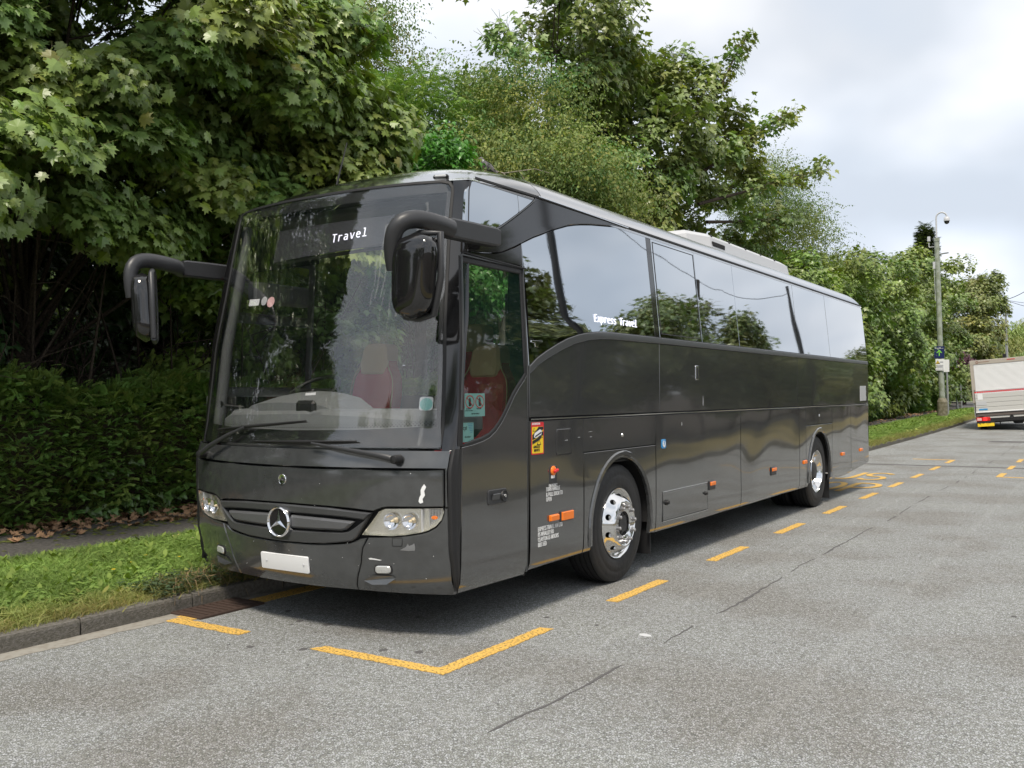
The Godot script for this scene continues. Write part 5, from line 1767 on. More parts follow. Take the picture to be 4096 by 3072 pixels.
# ---------------------------------------------------------------- inside
func bus_inside() -> void:
	var fm := front_map
	# dashboard: a sill under the glass, and the driver's raised binnacle
	var mb := MB.new()
	sheet(mb, poly([[-1.06, 1.20], [1.06, 1.20], [1.06, 1.46], [0.5, 1.50], [0.0, 1.515], [-0.9, 1.50], [-1.06, 1.46]]), fm, -0.10, 0.10, 0.03, 0.12)
	var db := put(mb, "dashboard", M.dash, bus)
	mb = MB.new()
	mb.box(Transform3D(Basis(), Vector3(XC + 0.0, 1.40, 2.05)), Vector3(2.1, 0.20, 0.55), 0.06)
	put(mb, "dash_top", M.dash, db)
	mb = MB.new()
	var rows := []
	for i in 9:
		var v := i / 8.0
		var row := []
		for k in 9:
			var w := k / 8.0
			var h := sin(PI * w) ** 0.45 if w > 0.001 and w < 0.999 else 0.0
			row.append(Vector3(XC - 0.93 + 0.98 * w + (0.0), 1.48 + 0.155 * h * (1.0 - 0.55 * pow(1.0 - v, 2.0)), 2.32 - 0.42 * v - 0.10 * pow(absf(w * 2 - 1), 2.0)))
		rows.append(row)
	for i in 8:
		for k in 8:
			mb.quad(rows[i][k], rows[i][k + 1], rows[i + 1][k + 1], rows[i + 1][k], Vector3.UP)
	for k in 8: mb.quad(rows[0][k], rows[0][k + 1], rows[0][k + 1] * Vector3(1, 0, 1) + Vector3(0, 1.4, 0), rows[0][k] * Vector3(1, 0, 1) + Vector3(0, 1.4, 0), Vector3(0, 0, 1))
	put(mb, "binnacle", M.dash, db)
	mb = MB.new()
	mb.box(Transform3D(Basis(Vector3.UP, -0.12), Vector3(XC - 0.02, 1.445, 2.47)), Vector3(0.21, 0.24, 0.05), 0.03)
	put(mb, "camera_unit", M.black, bus)
	# steering wheel
	mb = MB.new()
	var pts := []
	var rr := []
	for k in 33:
		var a := TAU * k / 32
		pts.append(Vector3(-1.92, 1.64, 1.72) + Basis(Vector3.RIGHT, 0.55) * Vector3(cos(a) * 0.22, 0, sin(a) * 0.22))
		rr.append(0.017)
	mb.tube(pts, rr, 8, 1.0, false)
	mb.tube([Vector3(-2.12, 1.64, 1.72), Vector3(-1.72, 1.64, 1.72)], [0.02, 0.02], 6)
	mb.tube([Vector3(-1.92, 1.64, 1.72), Vector3(-1.92, 1.35, 1.95)], [0.03, 0.035], 8)
	put(mb, "steering_wheel", M.black, bus)
	seat(Vector3(-1.93, 1.06, 1.05))
	seat(Vector3(-0.80, 1.02, 0.98))
	seat(Vector3(-0.80, 1.30, -0.2))
	seat(Vector3(-1.75, 1.30, -0.2))
	# lit sign behind the top of the glass
	mb = MB.new()
	sheet(mb, poly([[-0.57, 2.615], [0.62, 2.655], [0.60, 2.875], [-0.57, 2.865]]), fm, -0.09, 0.05, 0.004, 0.15)
	var sg := put(mb, "destination_sign", M.led_dots, bus)
	var b := Basis(Vector3.UP, 0.05) * Basis(Vector3.RIGHT, -0.23)
	for k in 6:
		var u := 0.065 + k * 0.056
		lettering("Travel"[k], front_map(Vector2(u, 2.690 + 0.004 * k), -0.080), b, 0.060, M.led, sg, "led_letter", true, 0.95, 0.003, true)
	# dark ceiling trim over the cab, pillar trims, console
	mb = MB.new()
	mb.box(Transform3D(Basis(), Vector3(XC, 2.985, 1.25)), Vector3(2.1, 0.05, 1.5), 0.01)
	put(mb, "headlining", M.inner, bus)
	for s in [1.0, -1.0]:
		mb = MB.new()
		var p0 := []
		var r0 := []
		for k in 8:
			var y := lerpf(1.30, 2.95, k / 7.0)
			var q := front_map(Vector2(1.12 - 0.055 * smoothstep(1.6, 2.9, y), y), -0.085)
			if s < 0: q.x = -W - q.x
			p0.append(q)
			r0.append(0.045)
		mb.tube(p0, r0, 10)
		put(mb, "pillar_trim", M.inner if s < 0 else M.black, bus)
	mb = MB.new()
	mb.box(Transform3D(Basis(), Vector3(-2.33, 2.44, 1.70)), Vector3(0.10, 0.17, 0.62), 0.02)
	put(mb, "ticket_box", M.dash, bus)
	mb = MB.new()
	mb.box(Transform3D(Basis(), Vector3(-2.25, 1.55, 2.27)), Vector3(0.10, 0.09, 0.03), 0.01)
	mb.tube([Vector3(-2.31, 1.53, 2.33), Vector3(-2.14, 1.51, 2.25)], [0.012, 0.012], 6)
	mb.lathe(Transform3D(Basis(Vector3.RIGHT, PI / 2), Vector3(-2.315, 1.535, 2.335)), [Vector2(0.0, 0.02), Vector2(0.04, 0.018), Vector2(0.04, 0.0), Vector2(0.0, -0.005)], 16)
	put(mb, "phone_holder", M.black, bus)

func seat(at: Vector3) -> void:
	var mb := MB.new()
	mb.box(Transform3D(Basis(), at + Vector3(0, 0.08, 0.25)), Vector3(0.46, 0.14, 0.46), 0.05)
	var s := put(mb, "seat", M.seat_red, bus)
	mb = MB.new()
	# a shaped back, wider at the shoulders, leaning a little
	var outl := rounded([[-0.215, 0.10], [-0.24, 0.55], [-0.225, 0.70], [-0.15, 0.80], [-0.125, 0.98], [0.125, 0.98], [0.15, 0.80], [0.225, 0.70], [0.24, 0.55], [0.215, 0.10]], 0.06, 3)
	var map := func(p: Vector2, off: float) -> Vector3: return at + Vector3(p.x, p.y, 0.0 - p.y * 0.16 + off)
	sheet(mb, outl, map, 0.06, 0.14, 0.03, 0.2)
	put(mb, "backrest", M.seat_red, s)
	mb = MB.new()
	sheet(mb, rounded([[-0.135, 0.72], [-0.150, 0.80], [-0.135, 0.95], [-0.09, 0.995], [0.09, 0.995], [0.135, 0.95], [0.150, 0.80], [0.135, 0.72]], 0.04, 3), map, 0.076, 0.17, 0.02, 0.2)
	put(mb, "headrest_cover", M.beige, s)
	mb = MB.new()
	var ring := []
	for p in outl: ring.append(map.call(p, 0.052))
	ring.append(ring[0])
	var rr := []
	for p in ring: rr.append(0.006)
	mb.tube(ring, rr, 5, 1.0, false)
	put(mb, "piping", M.beige, s)
	mb = MB.new()
	mb.box(Transform3D(Basis(), at + Vector3(0, -0.10, 0.2)), Vector3(0.3, 0.26, 0.3), 0.02)
	put(mb, "pedestal", M.black, s)

func coach() -> void:
	bus = base("coach", Vector3(XC, 0, -3.35), "dark grey touring coach with black mirrors parked in the yellow bay", "coach")
	bus_side()
	bus_door()
	bus_front()
	bus_rest()
	bus_inside()

# ---------------------------------------------------------------- leaves
const LEAF := {
	"maple": [[0.0, 0.0], [0.20, -0.03], [0.34, 0.04], [0.27, 0.15], [0.55, 0.20], [0.44, 0.34], [0.60, 0.52], [0.36, 0.50], [0.23, 0.55], [0.27, 0.78], [0.11, 0.74], [0.0, 1.0]],
	"maple_far": [[0.0, 0.0], [0.30, 0.0], [0.25, 0.16], [0.56, 0.40], [0.24, 0.52], [0.0, 1.0]],
	"oval": [[0.0, 0.0], [0.26, 0.25], [0.24, 0.65], [0.0, 1.0]],
	"ivy": [[0.0, 0.0], [0.38, -0.05], [0.45, 0.22], [0.24, 0.50], [0.0, 1.0]],
	"lance": [[0.0, 0.0], [0.12, 0.3], [0.10, 0.7], [0.0, 1.0]],
	"tiny": [[0.0, 0.0], [0.30, 0.45], [0.0, 1.0]],
}

func add_leaf(mb: MB, kind: String, at: Vector3, tip: Vector3, face: Vector3, size: float, col: Color, fold := 0.25, curl := 0.25) -> void:
	tip = tip.normalized()
	var side := tip.cross(face)
	side = side.normalized() if side.length() > 0.01 else tip.cross(Vector3(0.3, 0.2, 0.9)).normalized()
	var up := side.cross(tip).normalized()
	mb.col = col
	var half: Array = LEAF[kind]
	var f := func(x: float, y: float) -> Vector3:
		return at + (side * x + tip * y - up * (fold * absf(x) + curl * y * y)) * size
	if half.size() <= 4:
		for s in [1.0, -1.0]:
			for i in range(1, half.size() - 1):
				mb.flat(f.call(0, 0), f.call(s * half[i][0], half[i][1]), f.call(s * half[i + 1][0], half[i + 1][1]), up)
		return
	var mid: Vector3 = f.call(0.0, 0.42)
	for s in [1.0, -1.0]:
		for i in half.size() - 1:
			mb.flat(mid, f.call(s * half[i][0], half[i][1]), f.call(s * half[i + 1][0], half[i + 1][1]), up)

func vary(r: RandomNumberGenerator, odd: float, odd_tint: Color) -> Color:
	var k := r.randf_range(0.75, 1.25)
	if r.randf() < odd: return Color(odd_tint.r * k, odd_tint.g * k, odd_tint.b * k)
	return Color(k * r.randf_range(0.88, 1.15), k, k * r.randf_range(0.8, 1.1))

# a clump of leaves; +z of the clump points out of the crown, +y up
func clump(style: String, seed_: int, n: int, radius: float, size: float, odd := 0.0, odd_tint := Color(2.4, 1.5, 0.5)) -> ArrayMesh:
	var r := RandomNumberGenerator.new()
	r.seed = seed_
	var mb := MB.new()
	var jit := func(k: float) -> Vector3: return Vector3(r.randf_range(-k, k), r.randf_range(-k, k), r.randf_range(-k, k))
	match style:
		"maple", "maple_far", "ivy":
			for i in n:
				var a := r.randf() * TAU
				var q := sqrt(r.randf()) * radius
				var p := Vector3(cos(a) * q, sin(a) * q * 0.75, r.randf_range(-0.35, 0.35) * radius)
				var tip := Vector3(r.randf_range(-0.8, 0.8), r.randf_range(-1.2, -0.25), r.randf_range(0.1, 0.9))
				var face := Vector3(r.randf_range(-0.5, 0.5), r.randf_range(0.5, 1.1), r.randf_range(0.2, 0.9))
				add_leaf(mb, style, p, tip, face, size * r.randf_range(0.7, 1.2), vary(r, odd, odd_tint), r.randf_range(0.05, 0.4), r.randf_range(0.1, 0.4))
			mb.col = Color(0.7, 0.55, 0.35)
			for i in 2:
				mb.tube([Vector3(0, -0.1, -radius * 0.9), jit.call(0.05), Vector3(r.randf_range(-1, 1), r.randf_range(-0.3, 0.6), 0.6) * radius * 0.7], [0.008, 0.006, 0.003], 3, 1.0, false)
		"strand":      # birch: thin hanging twigs with small leaves
			for i in 6:
				var p := Vector3(r.randf_range(-1, 1), r.randf_range(0.0, 0.6), r.randf_range(-1, 1)) * radius
				var d := Vector3(r.randf_range(-0.35, 0.35), r.randf_range(0.1, 0.5), r.randf_range(-0.2, 0.6))
				var prev := p
				for k in n / 6:
					d = (d + Vector3(0, -0.16, 0)).normalized()
					prev += d * radius * 0.13
					add_leaf(mb, "oval", prev, jit.call(0.8) + Vector3(0, -0.8, 0.2), jit.call(0.8) + Vector3(0, 0.5, 0.5), size * r.randf_range(0.7, 1.25), vary(r, odd, odd_tint), 0.15, 0.2)
		"pinnate":     # ash or rowan: fronds of narrow leaflets
			for i in 5:
				var p: Vector3 = jit.call(radius * 0.7)
				var d := Vector3(r.randf_range(-1, 1), r.randf_range(-0.3, 0.6), r.randf_range(0.0, 1.0)).normalized()
				for k in n / 10:
					d = (d + Vector3(0, -0.10, 0)).normalized()
					p += d * size * 0.42
					var sd := d.cross(Vector3.UP).normalized()
					for s in [-1.0, 1.0]:
						add_leaf(mb, "lance", p, sd * s + d * 0.6 + Vector3(0, -0.25, 0), Vector3(0, 1, 0.3), size * r.randf_range(0.85, 1.1), vary(r, odd, odd_tint), 0.1, 0.3)
		"spray":       # hedge: arching shoots with two rows of tiny leaves
			for i in 7:
				var p := Vector3(r.randf_range(-1, 1), r.randf_range(-0.8, 0.8), r.randf_range(-0.6, 0.1)) * radius
				var d := Vector3(r.randf_range(-0.9, 0.9), r.randf_range(-0.1, 0.6), r.randf_range(0.35, 1.0)).normalized()
				var kk := vary(r, odd, odd_tint)
				for k in n / 14:
					d = (d + Vector3(0, -0.05, 0)).normalized()
					p += d * size * 0.36
					var sd := d.cross(Vector3.UP).normalized()
					for s in [-1.0, 1.0]:
						var c2 := kk * r.randf_range(0.8, 1.2)
						add_leaf(mb, "tiny", p, sd * s + d * 0.45 + Vector3(0, r.randf_range(0, 0.3), 0), Vector3(0, 1, 0.35), size * r.randf_range(0.8, 1.1), c2, 0.1, 0.1)
		"needle":      # conifer: flat sprays of needles
			for i in 5:
				var p: Vector3 = jit.call(radius * 0.5)
				var d := Vector3(r.randf_range(-0.8, 0.8), r.randf_range(-0.3, 0.3), 1.0).normalized()
				for k in n / 10:
					p += d * size * 0.3
					var sd := d.cross(Vector3.UP).normalized()
					for s in [-1.0, 1.0]:
						add_leaf(mb, "lance", p, sd * s + d * 0.9 + Vector3(0, 0.1, 0), Vector3.UP, size * r.randf_range(0.8, 1.2), vary(r, odd, odd_tint), 0.0, 0.1)
		"willow":
			for i in 7:
				var p := Vector3(r.randf_range(-1, 1), r.randf_range(0.2, 0.9), r.randf_range(-0.6, 0.6)) * radius
				for k in n / 7:
					p += Vector3(r.randf_range(-0.3, 0.3), -0.6, r.randf_range(-0.2, 0.3)) * size * 0.6
					add_leaf(mb, "lance", p, Vector3(r.randf_range(-0.7, 0.7), -0.9, r.randf_range(-0.3, 0.7)), Vector3(0.2, 0.5, 0.8), size * r.randf_range(0.8, 1.2), vary(r, odd, odd_tint), 0.1, 0.2)
		"grass":
			for i in n:
				var p := Vector3(r.randf_range(-1, 1) * radius, 0, r.randf_range(-1, 1) * radius)
				var lean := Vector3(r.randf_range(-0.8, 0.8), 1.0, r.randf_range(-0.8, 0.8)).normalized()
				var h := size * r.randf_range(0.5, 1.3)
				var sd := lean.cross(Vector3(r.randf_range(-1, 1), 0.1, r.randf_range(-1, 1))).normalized() * 0.0035
				mb.col = vary(r, odd, odd_tint)
				var q := p + lean * h * 0.55
				var tp := p + (lean + Vector3(lean.x, -0.35, lean.z) * 0.5) * h
				mb.flat(p - sd, p + sd, q, Vector3(0, 0.4, 1)); mb.flat(p + sd, q + sd * 0.6, q, Vector3(0, 0.4, 1)); mb.flat(q - sd * 0.4, q + sd * 0.6, tp, Vector3(0, 0.4, 1))
		"weed":
			for i in n:
				var p := Vector3(r.randf_range(-1, 1) * radius, r.randf_range(0.01, 0.06), r.randf_range(-1, 1) * radius)
				add_leaf(mb, "oval", p, Vector3(r.randf_range(-1, 1), r.randf_range(0.0, 0.6), r.randf_range(-1, 1)), Vector3.UP, size * r.randf_range(0.6, 1.3), vary(r, odd, odd_tint), 0.2, 0.3)
	return mb.mesh()

# ---------------------------------------------------------------- crowns and trees
func facing(out: Vector3, r: RandomNumberGenerator, scale_: float, spin := 0.5) -> Basis:
	var f := Vector3(out.x, out.y * 0.45, out.z)
	f = f.normalized() if f.length() > 0.05 else Vector3(1, 0, 0)
	var b := Basis.looking_at(-f, Vector3.UP)      # +z runs outwards
	b = b * Basis(Vector3(0, 0, 1), r.randf_range(-spin, spin)) * Basis(Vector3(1, 0, 0), r.randf_range(-0.4, 0.3))
	return b.scaled(Vector3.ONE * scale_)

# big: [[centre, radii], ...]; small clumps of foliage gather on and inside them. Returns their middles.
func crown_blobs(big: Array, n: int, r: RandomNumberGenerator, low := -0.75) -> Array:
	var out := []
	var total := 0.0
	for b in big: total += b[1].x * b[1].y + b[1].z * b[1].y
	for b in big:
		var m := int(n * (b[1].x * b[1].y + b[1].z * b[1].y) / total) + 1
		for k in m:
			var y := r.randf_range(low, 1.0)
			var a := r.randf() * TAU
			var d := Vector3(cos(a) * sqrt(1 - y * y), y, sin(a) * sqrt(1 - y * y))
			var q := 0.95 if r.randf() < 0.72 else r.randf_range(0.35, 0.85)
			out.append([b[0] + d * b[1] * q * r.randf_range(0.86, 1.06), d])
	return out

func crown(parent: Node3D, meshes: Array, blobs: Array, per: int, size: float, tint: Color, r: RandomNumberGenerator, mat_: Material, clump_scale := 1.0, wild := 0.2, flat_ := 0.7) -> void:
	var places := []
	var tints := []
	for m in meshes:
		places.append([]); tints.append([])
	for b in blobs:
		var bs := size * r.randf_range(0.7, 1.3)
		var bt := r.randf_range(0.85, 1.15)
		var warm := r.randf_range(-wild, wild)
		for k in per:
			var y := r.randf_range(-0.55, 1.0)
			var a := r.randf() * TAU
			var d := Vector3(cos(a) * sqrt(1 - y * y), y, sin(a) * sqrt(1 - y * y))
			var q := pow(r.randf(), 0.35)
			var p: Vector3 = b[0] + d * Vector3(1, flat_, 1) * bs * q
			var i := r.randi() % meshes.size()
			var out: Vector3 = d + b[1] * 0.8
			places[i].append(Transform3D(facing(out, r, clump_scale * r.randf_range(0.75, 1.25)), p - parent.position))
			var t := bt * r.randf_range(0.85, 1.15)
			tints[i].append(Color(tint.r * t * (1.0 + warm), tint.g * t, tint.b * t * (1.0 - warm * 0.5)))
	for i in meshes.size():
		if places[i].size(): many(meshes[i], "crown", mat_, parent, places[i], tints[i])

func limbs(parent: Node3D, foot: Vector3, fork: Vector3, ends: Array, r0: float, bark: Material, r: RandomNumberGenerator, thick := 0.35) -> void:
	var mb := MB.new()
	var mid := foot.lerp(fork, 0.5) + Vector3(r.randf_range(-0.1, 0.1), 0, r.randf_range(-0.1, 0.1))
	mb.tube([foot - Vector3(0, 0.2, 0), foot + Vector3(0, 0.15, 0), mid, fork], [r0 * 1.5, r0 * 1.1, r0 * 0.9, r0 * 0.7], 10)
	put(mb, "trunk", bark, parent)
	for e in ends:
		mb = MB.new()
		var s := foot.lerp(fork, r.randf_range(0.55, 1.0))
		var c: Vector3 = s.lerp(e, 0.45) + Vector3(r.randf_range(-0.3, 0.3), r.randf_range(0.1, 0.7), r.randf_range(-0.3, 0.3))
		var pts := []
		var rad := []
		for k in 7:
			var t := k / 6.0
			pts.append(s.lerp(c, t).lerp(c.lerp(e, t), t))
			rad.append(lerpf(r0 * thick, 0.012, pow(t, 0.7)))
		mb.tube(pts, rad, 6)
		# side twigs
		for k in 3:
			var a: Vector3 = pts[3 + k % 3]
			var d := Vector3(r.randf_range(-1, 1), r.randf_range(-0.2, 0.8), r.randf_range(-1, 1)).normalized()
			mb.tube([a, a + d * 0.35, a + d * 0.75 + Vector3(0, 0.1, 0)], [0.014, 0.01, 0.005], 4)
		put(mb, "limb", bark, parent)

var kept := []
func tree(called: String, label: String, foot: Vector3, fork_h: float, big: Array, meshes: Array, opt: Dictionary) -> Node3D:
	var r := RandomNumberGenerator.new()
	r.seed = opt.get("seed", 1)
	foot.y = gy(foot.z) + 0.02
	var t := base(called, foot, label, "tree", opt.get("group", ""))
	var blobs := crown_blobs(big, opt.get("blobs", 40), r, opt.get("low", -0.75))
	if opt.get("keep", false): kept = blobs
	var ends := []
	for k in opt.get("limbs", 9): ends.append(blobs[r.randi() % blobs.size()][0])
	limbs(t, foot, foot + Vector3(opt.get("lean", 0.0), fork_h, 0), ends, opt.get("r", 0.16), opt.get("bark", M.bark), r, opt.get("thick", 0.35))
	crown(t, meshes, blobs, opt.get("per", 40), opt.get("size", 0.8), opt.get("tint", Color(0.12, 0.205, 0.065)), r, opt.get("mat", M.leaf), opt.get("scale", 1.0), opt.get("wild", 0.15), opt.get("flat", 0.7))
	return t

func plants() -> void:
	var maple := [clump("maple", 1, 20, 0.34, 0.135, 0.03), clump("maple", 2, 20, 0.34, 0.14, 0.06, Color(1.7, 1.4, 0.6)), clump("maple", 3, 18, 0.34, 0.135, 0.14, Color(1.9, 1.4, 0.5)), clump("maple", 4, 20, 0.36, 0.13)]
	var syc := [clump("maple_far", 11, 12, 0.40, 0.17, 0.02), clump("maple_far", 12, 12, 0.40, 0.18, 0.03), clump("maple_far", 13, 13, 0.42, 0.16, 0.01)]
	var birch := [clump("strand", 21, 66, 0.55, 0.062, 0.10, Color(1.9, 1.15, 0.5)), clump("strand", 22, 66, 0.55, 0.06, 0.03, Color(1.9, 1.15, 0.5)), clump("strand", 23, 66, 0.55, 0.065, 0.05, Color(1.9, 1.15, 0.5))]
	var ash := [clump("pinnate", 31, 80, 0.40, 0.085, 0.04), clump("pinnate", 32, 80, 0.40, 0.085, 0.02)]
	var ivy := [clump("ivy", 41, 22, 0.34, 0.095), clump("ivy", 42, 22, 0.34, 0.10)]
	var hedge := [clump("spray", 51, 168, 0.20, 0.030), clump("spray", 52, 168, 0.20, 0.028), clump("spray", 53, 168, 0.22, 0.032)]
	var fir := [clump("needle", 61, 90, 0.45, 0.12), clump("needle", 62, 90, 0.45, 0.13)]
	var willow := [clump("willow", 71, 90, 0.8, 0.20), clump("willow", 72, 90, 0.8, 0.20)]
	var V := func(x, y, z): return Vector3(x, y, z)

	# the big maple on the left, hanging over the hedge
	var mt := tree("maple_tree", "large maple with broad lobed leaves hanging over the left hedge", Vector3(-8.9, 0, 0.1), 3.0, [[V.call(-8.7, 6.4, 0.5), V.call(4.1, 4.3, 4.4)], [V.call(-7.3, 4.2, 1.8), V.call(2.4, 1.6, 2.8)], [V.call(-6.7, 5.0, -1.9), V.call(1.8, 2.6, 1.5)]], maple, {"seed": 3, "blobs": 270, "per": 34, "size": 0.66, "keep": true, "r": 0.20, "limbs": 24, "tint": Color(0.24, 0.335, 0.095), "thick": 0.2, "low": -0.6, "flat": 0.45})
	leaf_parts(mt, kept, 300)
	# trees behind it
	tree("background_tree", "dark leafy tree standing behind the left maple's trunk", Vector3(-14.5, 0, 1.5), 3.0, [[V.call(-14.5, 4.6, 1.5), V.call(3.4, 4.4, 3.6)]], syc, {"seed": 5, "blobs": 60, "per": 48, "size": 1.0, "group": "trees at the back of the wood", "low": -1.0})
	tree("background_tree", "dark leafy tree at the back between the maple and the birch", Vector3(-15.0, 0, -6.0), 3.0, [[V.call(-15.0, 4.4, -6.0), V.call(3.8, 4.2, 3.6)]], syc, {"seed": 6, "blobs": 60, "per": 48, "size": 1.0, "group": "trees at the back of the wood", "low": -1.0})
	tree("background_tree", "leafy tree at the back behind the rowan and the ivy", Vector3(-13.0, 0, -13.5), 3.0, [[V.call(-13.0, 4.6, -13.5), V.call(3.4, 3.8, 3.4)]], syc, {"seed": 7, "blobs": 46, "per": 30, "size": 1.0, "group": "trees at the back of the wood", "tint": Color(0.104, 0.182, 0.058), "low": -1.0})
	tree("background_tree", "leafy tree at the back behind the big sycamore", Vector3(-13.5, 0, -22.0), 3.0, [[V.call(-13.0, 5.0, -22.0), V.call(3.6, 4.4, 3.6)]], syc, {"seed": 8, "blobs": 46, "per": 30, "size": 1.0, "group": "trees at the back of the wood", "low": -1.0})
	tree("background_tree", "dark leafy tree deepest in the wood behind the maple", Vector3(-18.5, 0, -2.0), 3.0, [[V.call(-18.5, 4.2, -2.0), V.call(3.6, 4.2, 4.2)]], syc, {"seed": 16, "blobs": 60, "per": 48, "size": 1.0, "group": "trees at the back of the wood", "low": -1.0})
	# birches, rowan, ivy
	tree("birch_tree", "tall pale birch rising behind the maple's right edge", Vector3(-12.0, 0, -9.2), 7.0, [[V.call(-12.0, 9.6, -9.2), V.call(1.7, 2.6, 1.7)], [V.call(-11.6, 7.2, -8.9), V.call(1.9, 1.9, 1.7)]], birch, {"seed": 9, "blobs": 44, "per": 26, "size": 0.62, "r": 0.09, "bark": M.pale_bark, "tint": Color(0.25, 0.30, 0.11), "mat": M.leaf_matt, "wild": 0.3})
	tree("rowan_tree", "light green feathery tree with turning leaves behind the coach's front", Vector3(-9.4, 0, -8.0), 4.2, [[V.call(-9.2, 5.6, -7.6), V.call(1.9, 1.7, 1.7)], [V.call(-8.9, 6.9, -8.2), V.call(0.9, 1.5, 0.9)]], ash, {"seed": 10, "blobs": 36, "per": 26, "size": 0.6, "r": 0.08, "tint": Color(0.253, 0.396, 0.107), "mat": M.leaf_matt, "wild": 0.25})
	tree("birch_tree", "drooping birch with yellowing leaves above the coach's front roof", Vector3(-8.0, 0, -10.4), 6.0, [[V.call(-7.8, 6.3, -10.0), V.call(1.9, 1.9, 2.0)], [V.call(-7.1, 5.2, -9.8), V.call(2.0, 1.5, 1.7)]], birch, {"seed": 12, "blobs": 56, "per": 30, "size": 0.62, "r": 0.09, "bark": M.pale_bark, "tint": Color(0.21, 0.29, 0.10), "mat": M.leaf_matt, "wild": 0.3})
	var ivyt := tree("ivy_clad_stump", "dense glossy green ivy smothering a tree behind the coach roof", Vector3(-7.4, 0, -6.6), 4.2, [[V.call(-7.3, 5.0, -6.5), V.call(1.15, 1.35, 1.2)], [V.call(-7.0, 4.2, -6.3), V.call(1.3, 1.2, 1.5)]], ivy, {"seed": 13, "blobs": 34, "per": 44, "size": 0.55, "r": 0.13, "tint": Color(0.089, 0.275, 0.041), "wild": 0.08})
	# the big sycamore over the middle of the coach
	tree("sycamore_tree", "tall open sycamore with upswept branches above the middle of the coach", Vector3(-9.2, 0, -14.2), 4.5, [[V.call(-8.6, 8.0, -14.2), V.call(3.4, 3.2, 3.4)], [V.call(-7.6, 5.9, -15.0), V.call(3.2, 1.6, 3.6)], [V.call(-9.0, 10.6, -13.4), V.call(3.0, 2.2, 2.8)], [V.call(-7.6, 8.0, -16.2), V.call(2.2, 2.4, 2.2)], [V.call(-6.8, 8.6, -17.2), V.call(2.0, 2.2, 2.4)], [V.call(-6.4, 6.6, -19.0), V.call(2.0, 1.8, 2.2)]], syc, {"seed": 14, "blobs": 145, "per": 18, "size": 0.62, "r": 0.20, "limbs": 26, "tint": Color(0.24, 0.315, 0.10), "wild": 0.15, "thick": 0.3})
	upswept(syc)
	# the row towards the lamp column
	tree("birch_tree", "feathery birch standing right of the big sycamore", Vector3(-9.5, 0, -31.0), 6.5, [[V.call(-8.8, 8.4, -31.0), V.call(1.5, 2.6, 1.5)], [V.call(-8.0, 7.2, -33.5), V.call(1.3, 2.2, 1.3)]], birch, {"seed": 15, "blobs": 36, "per": 24, "size": 0.7, "r": 0.1, "bark": M.pale_bark, "tint": Color(0.194, 0.259, 0.090), "mat": M.leaf_matt, "scale": 1.1})
	var rowl := ["rounded sycamore just behind the coach's rear roof", "second sycamore of the row behind the coach's rear corner", "third sycamore of the row, left of the lamp column", "fourth sycamore of the row, touching the lamp column", "fifth sycamore of the row, right behind the lamp column"]
	var rowp := [[-7.0, -25.0, 6.0, 2.7], [-6.6, -31.0, 7.2, 2.7], [-6.6, -38.0, 8.2, 3.0], [-6.9, -46.5, 9.2, 3.2], [-7.2, -56.5, 10.0, 3.2]]
	for k in 5:
		var q: Array = rowp[k]
		var g := gy(q[1])
		tree("sycamore_tree", rowl[k], Vector3(q[0], 0, q[1]), 2.6, [[Vector3(q[0], g + q[2] * 0.62, q[1]), Vector3(q[3], q[2] * 0.36, q[3])], [Vector3(q[0] + 0.5, g + q[2] * 0.28, q[1]), Vector3(q[3] * 0.85, q[2] * 0.24, q[3])]], syc, {"seed": 20 + k, "blobs": 76, "per": 22, "size": 0.78, "r": 0.17, "tint": Color(0.24 - 0.008 * k, 0.335 - 0.012 * k, 0.08), "group": "sycamores along the footpath", "wild": 0.12, "scale": 1.05, "low": -0.9})
	tree("sycamore_tree", "far yellowish sycamore between the lamp column and the van", Vector3(-9.0, 0, -93.0), 4.0, [[V.call(-9.0, 9.0, -93.0), V.call(3.4, 5.2, 4.0)], [V.call(-9.6, 4.0, -90.0), V.call(4.2, 3.2, 4.0)]], syc, {"seed": 31, "blobs": 110, "per": 24, "size": 1.2, "tint": Color(0.238, 0.275, 0.090), "scale": 1.6, "low": -0.9})
	conifer("dark conifer showing behind the top of the lamp column", Vector3(-8.7, 0, -70.0), 13.8, 3.6, fir, 41)
	for q in [[-15.0, -160.0, 13.5, 8.0, "pale willow far off above the van's left side"], [-6.0, -168.0, 14.0, 7.5, "pale willow far off at the right edge above the van"]]:
		tree("willow_tree", q[4], Vector3(q[0], 0, q[1]), 5.0, [[Vector3(q[0], 6.4, q[1]), Vector3(q[3], 6.6, 6.0)]], willow, {"seed": 50 + int(-q[0]), "blobs": 60, "per": 22, "size": 2.0, "tint": Color(0.327, 0.396, 0.165), "scale": 2.4, "mat": M.leaf_matt, "low": -0.95})
	tree("purple_plum", "purple-leaved plum bush beside the thin pole left of the van", Vector3(-7.0, 0, -65.0), 1.6, [[V.call(-6.4, 3.4, -65.0), V.call(1.2, 1.0, 1.2)], [V.call(-6.8, 5.3, -65.5), V.call(0.9, 0.5, 0.9)]], [ivy[0]], {"seed": 61, "blobs": 16, "per": 22, "size": 0.5, "r": 0.05, "tint": Color(0.104, 0.037, 0.066), "scale": 1.6})
	# hedges
	hedge_run("hedge", "long dense green hedge behind the footpath, left of the coach", 8.0, -9.0, 1.75, 0.0, hedge, 71, 40.0, Color(0.21, 0.335, 0.085), 0.85)
	hedge_run("hedge", "dark green clipped hedge behind the coach's rear, along the footpath", -22.0, -44.0, 1.25, 0.15, hedge, 72, 18.0, Color(0.075, 0.15, 0.042), 1.7)
	hedge_run("hedge", "bright green hedge mound right of the lamp column", -47.0, -66.0, 1.9, 0.25, hedge, 73, 15.0, Color(0.11, 0.20, 0.04), 2.2)
	undergrowth(syc)
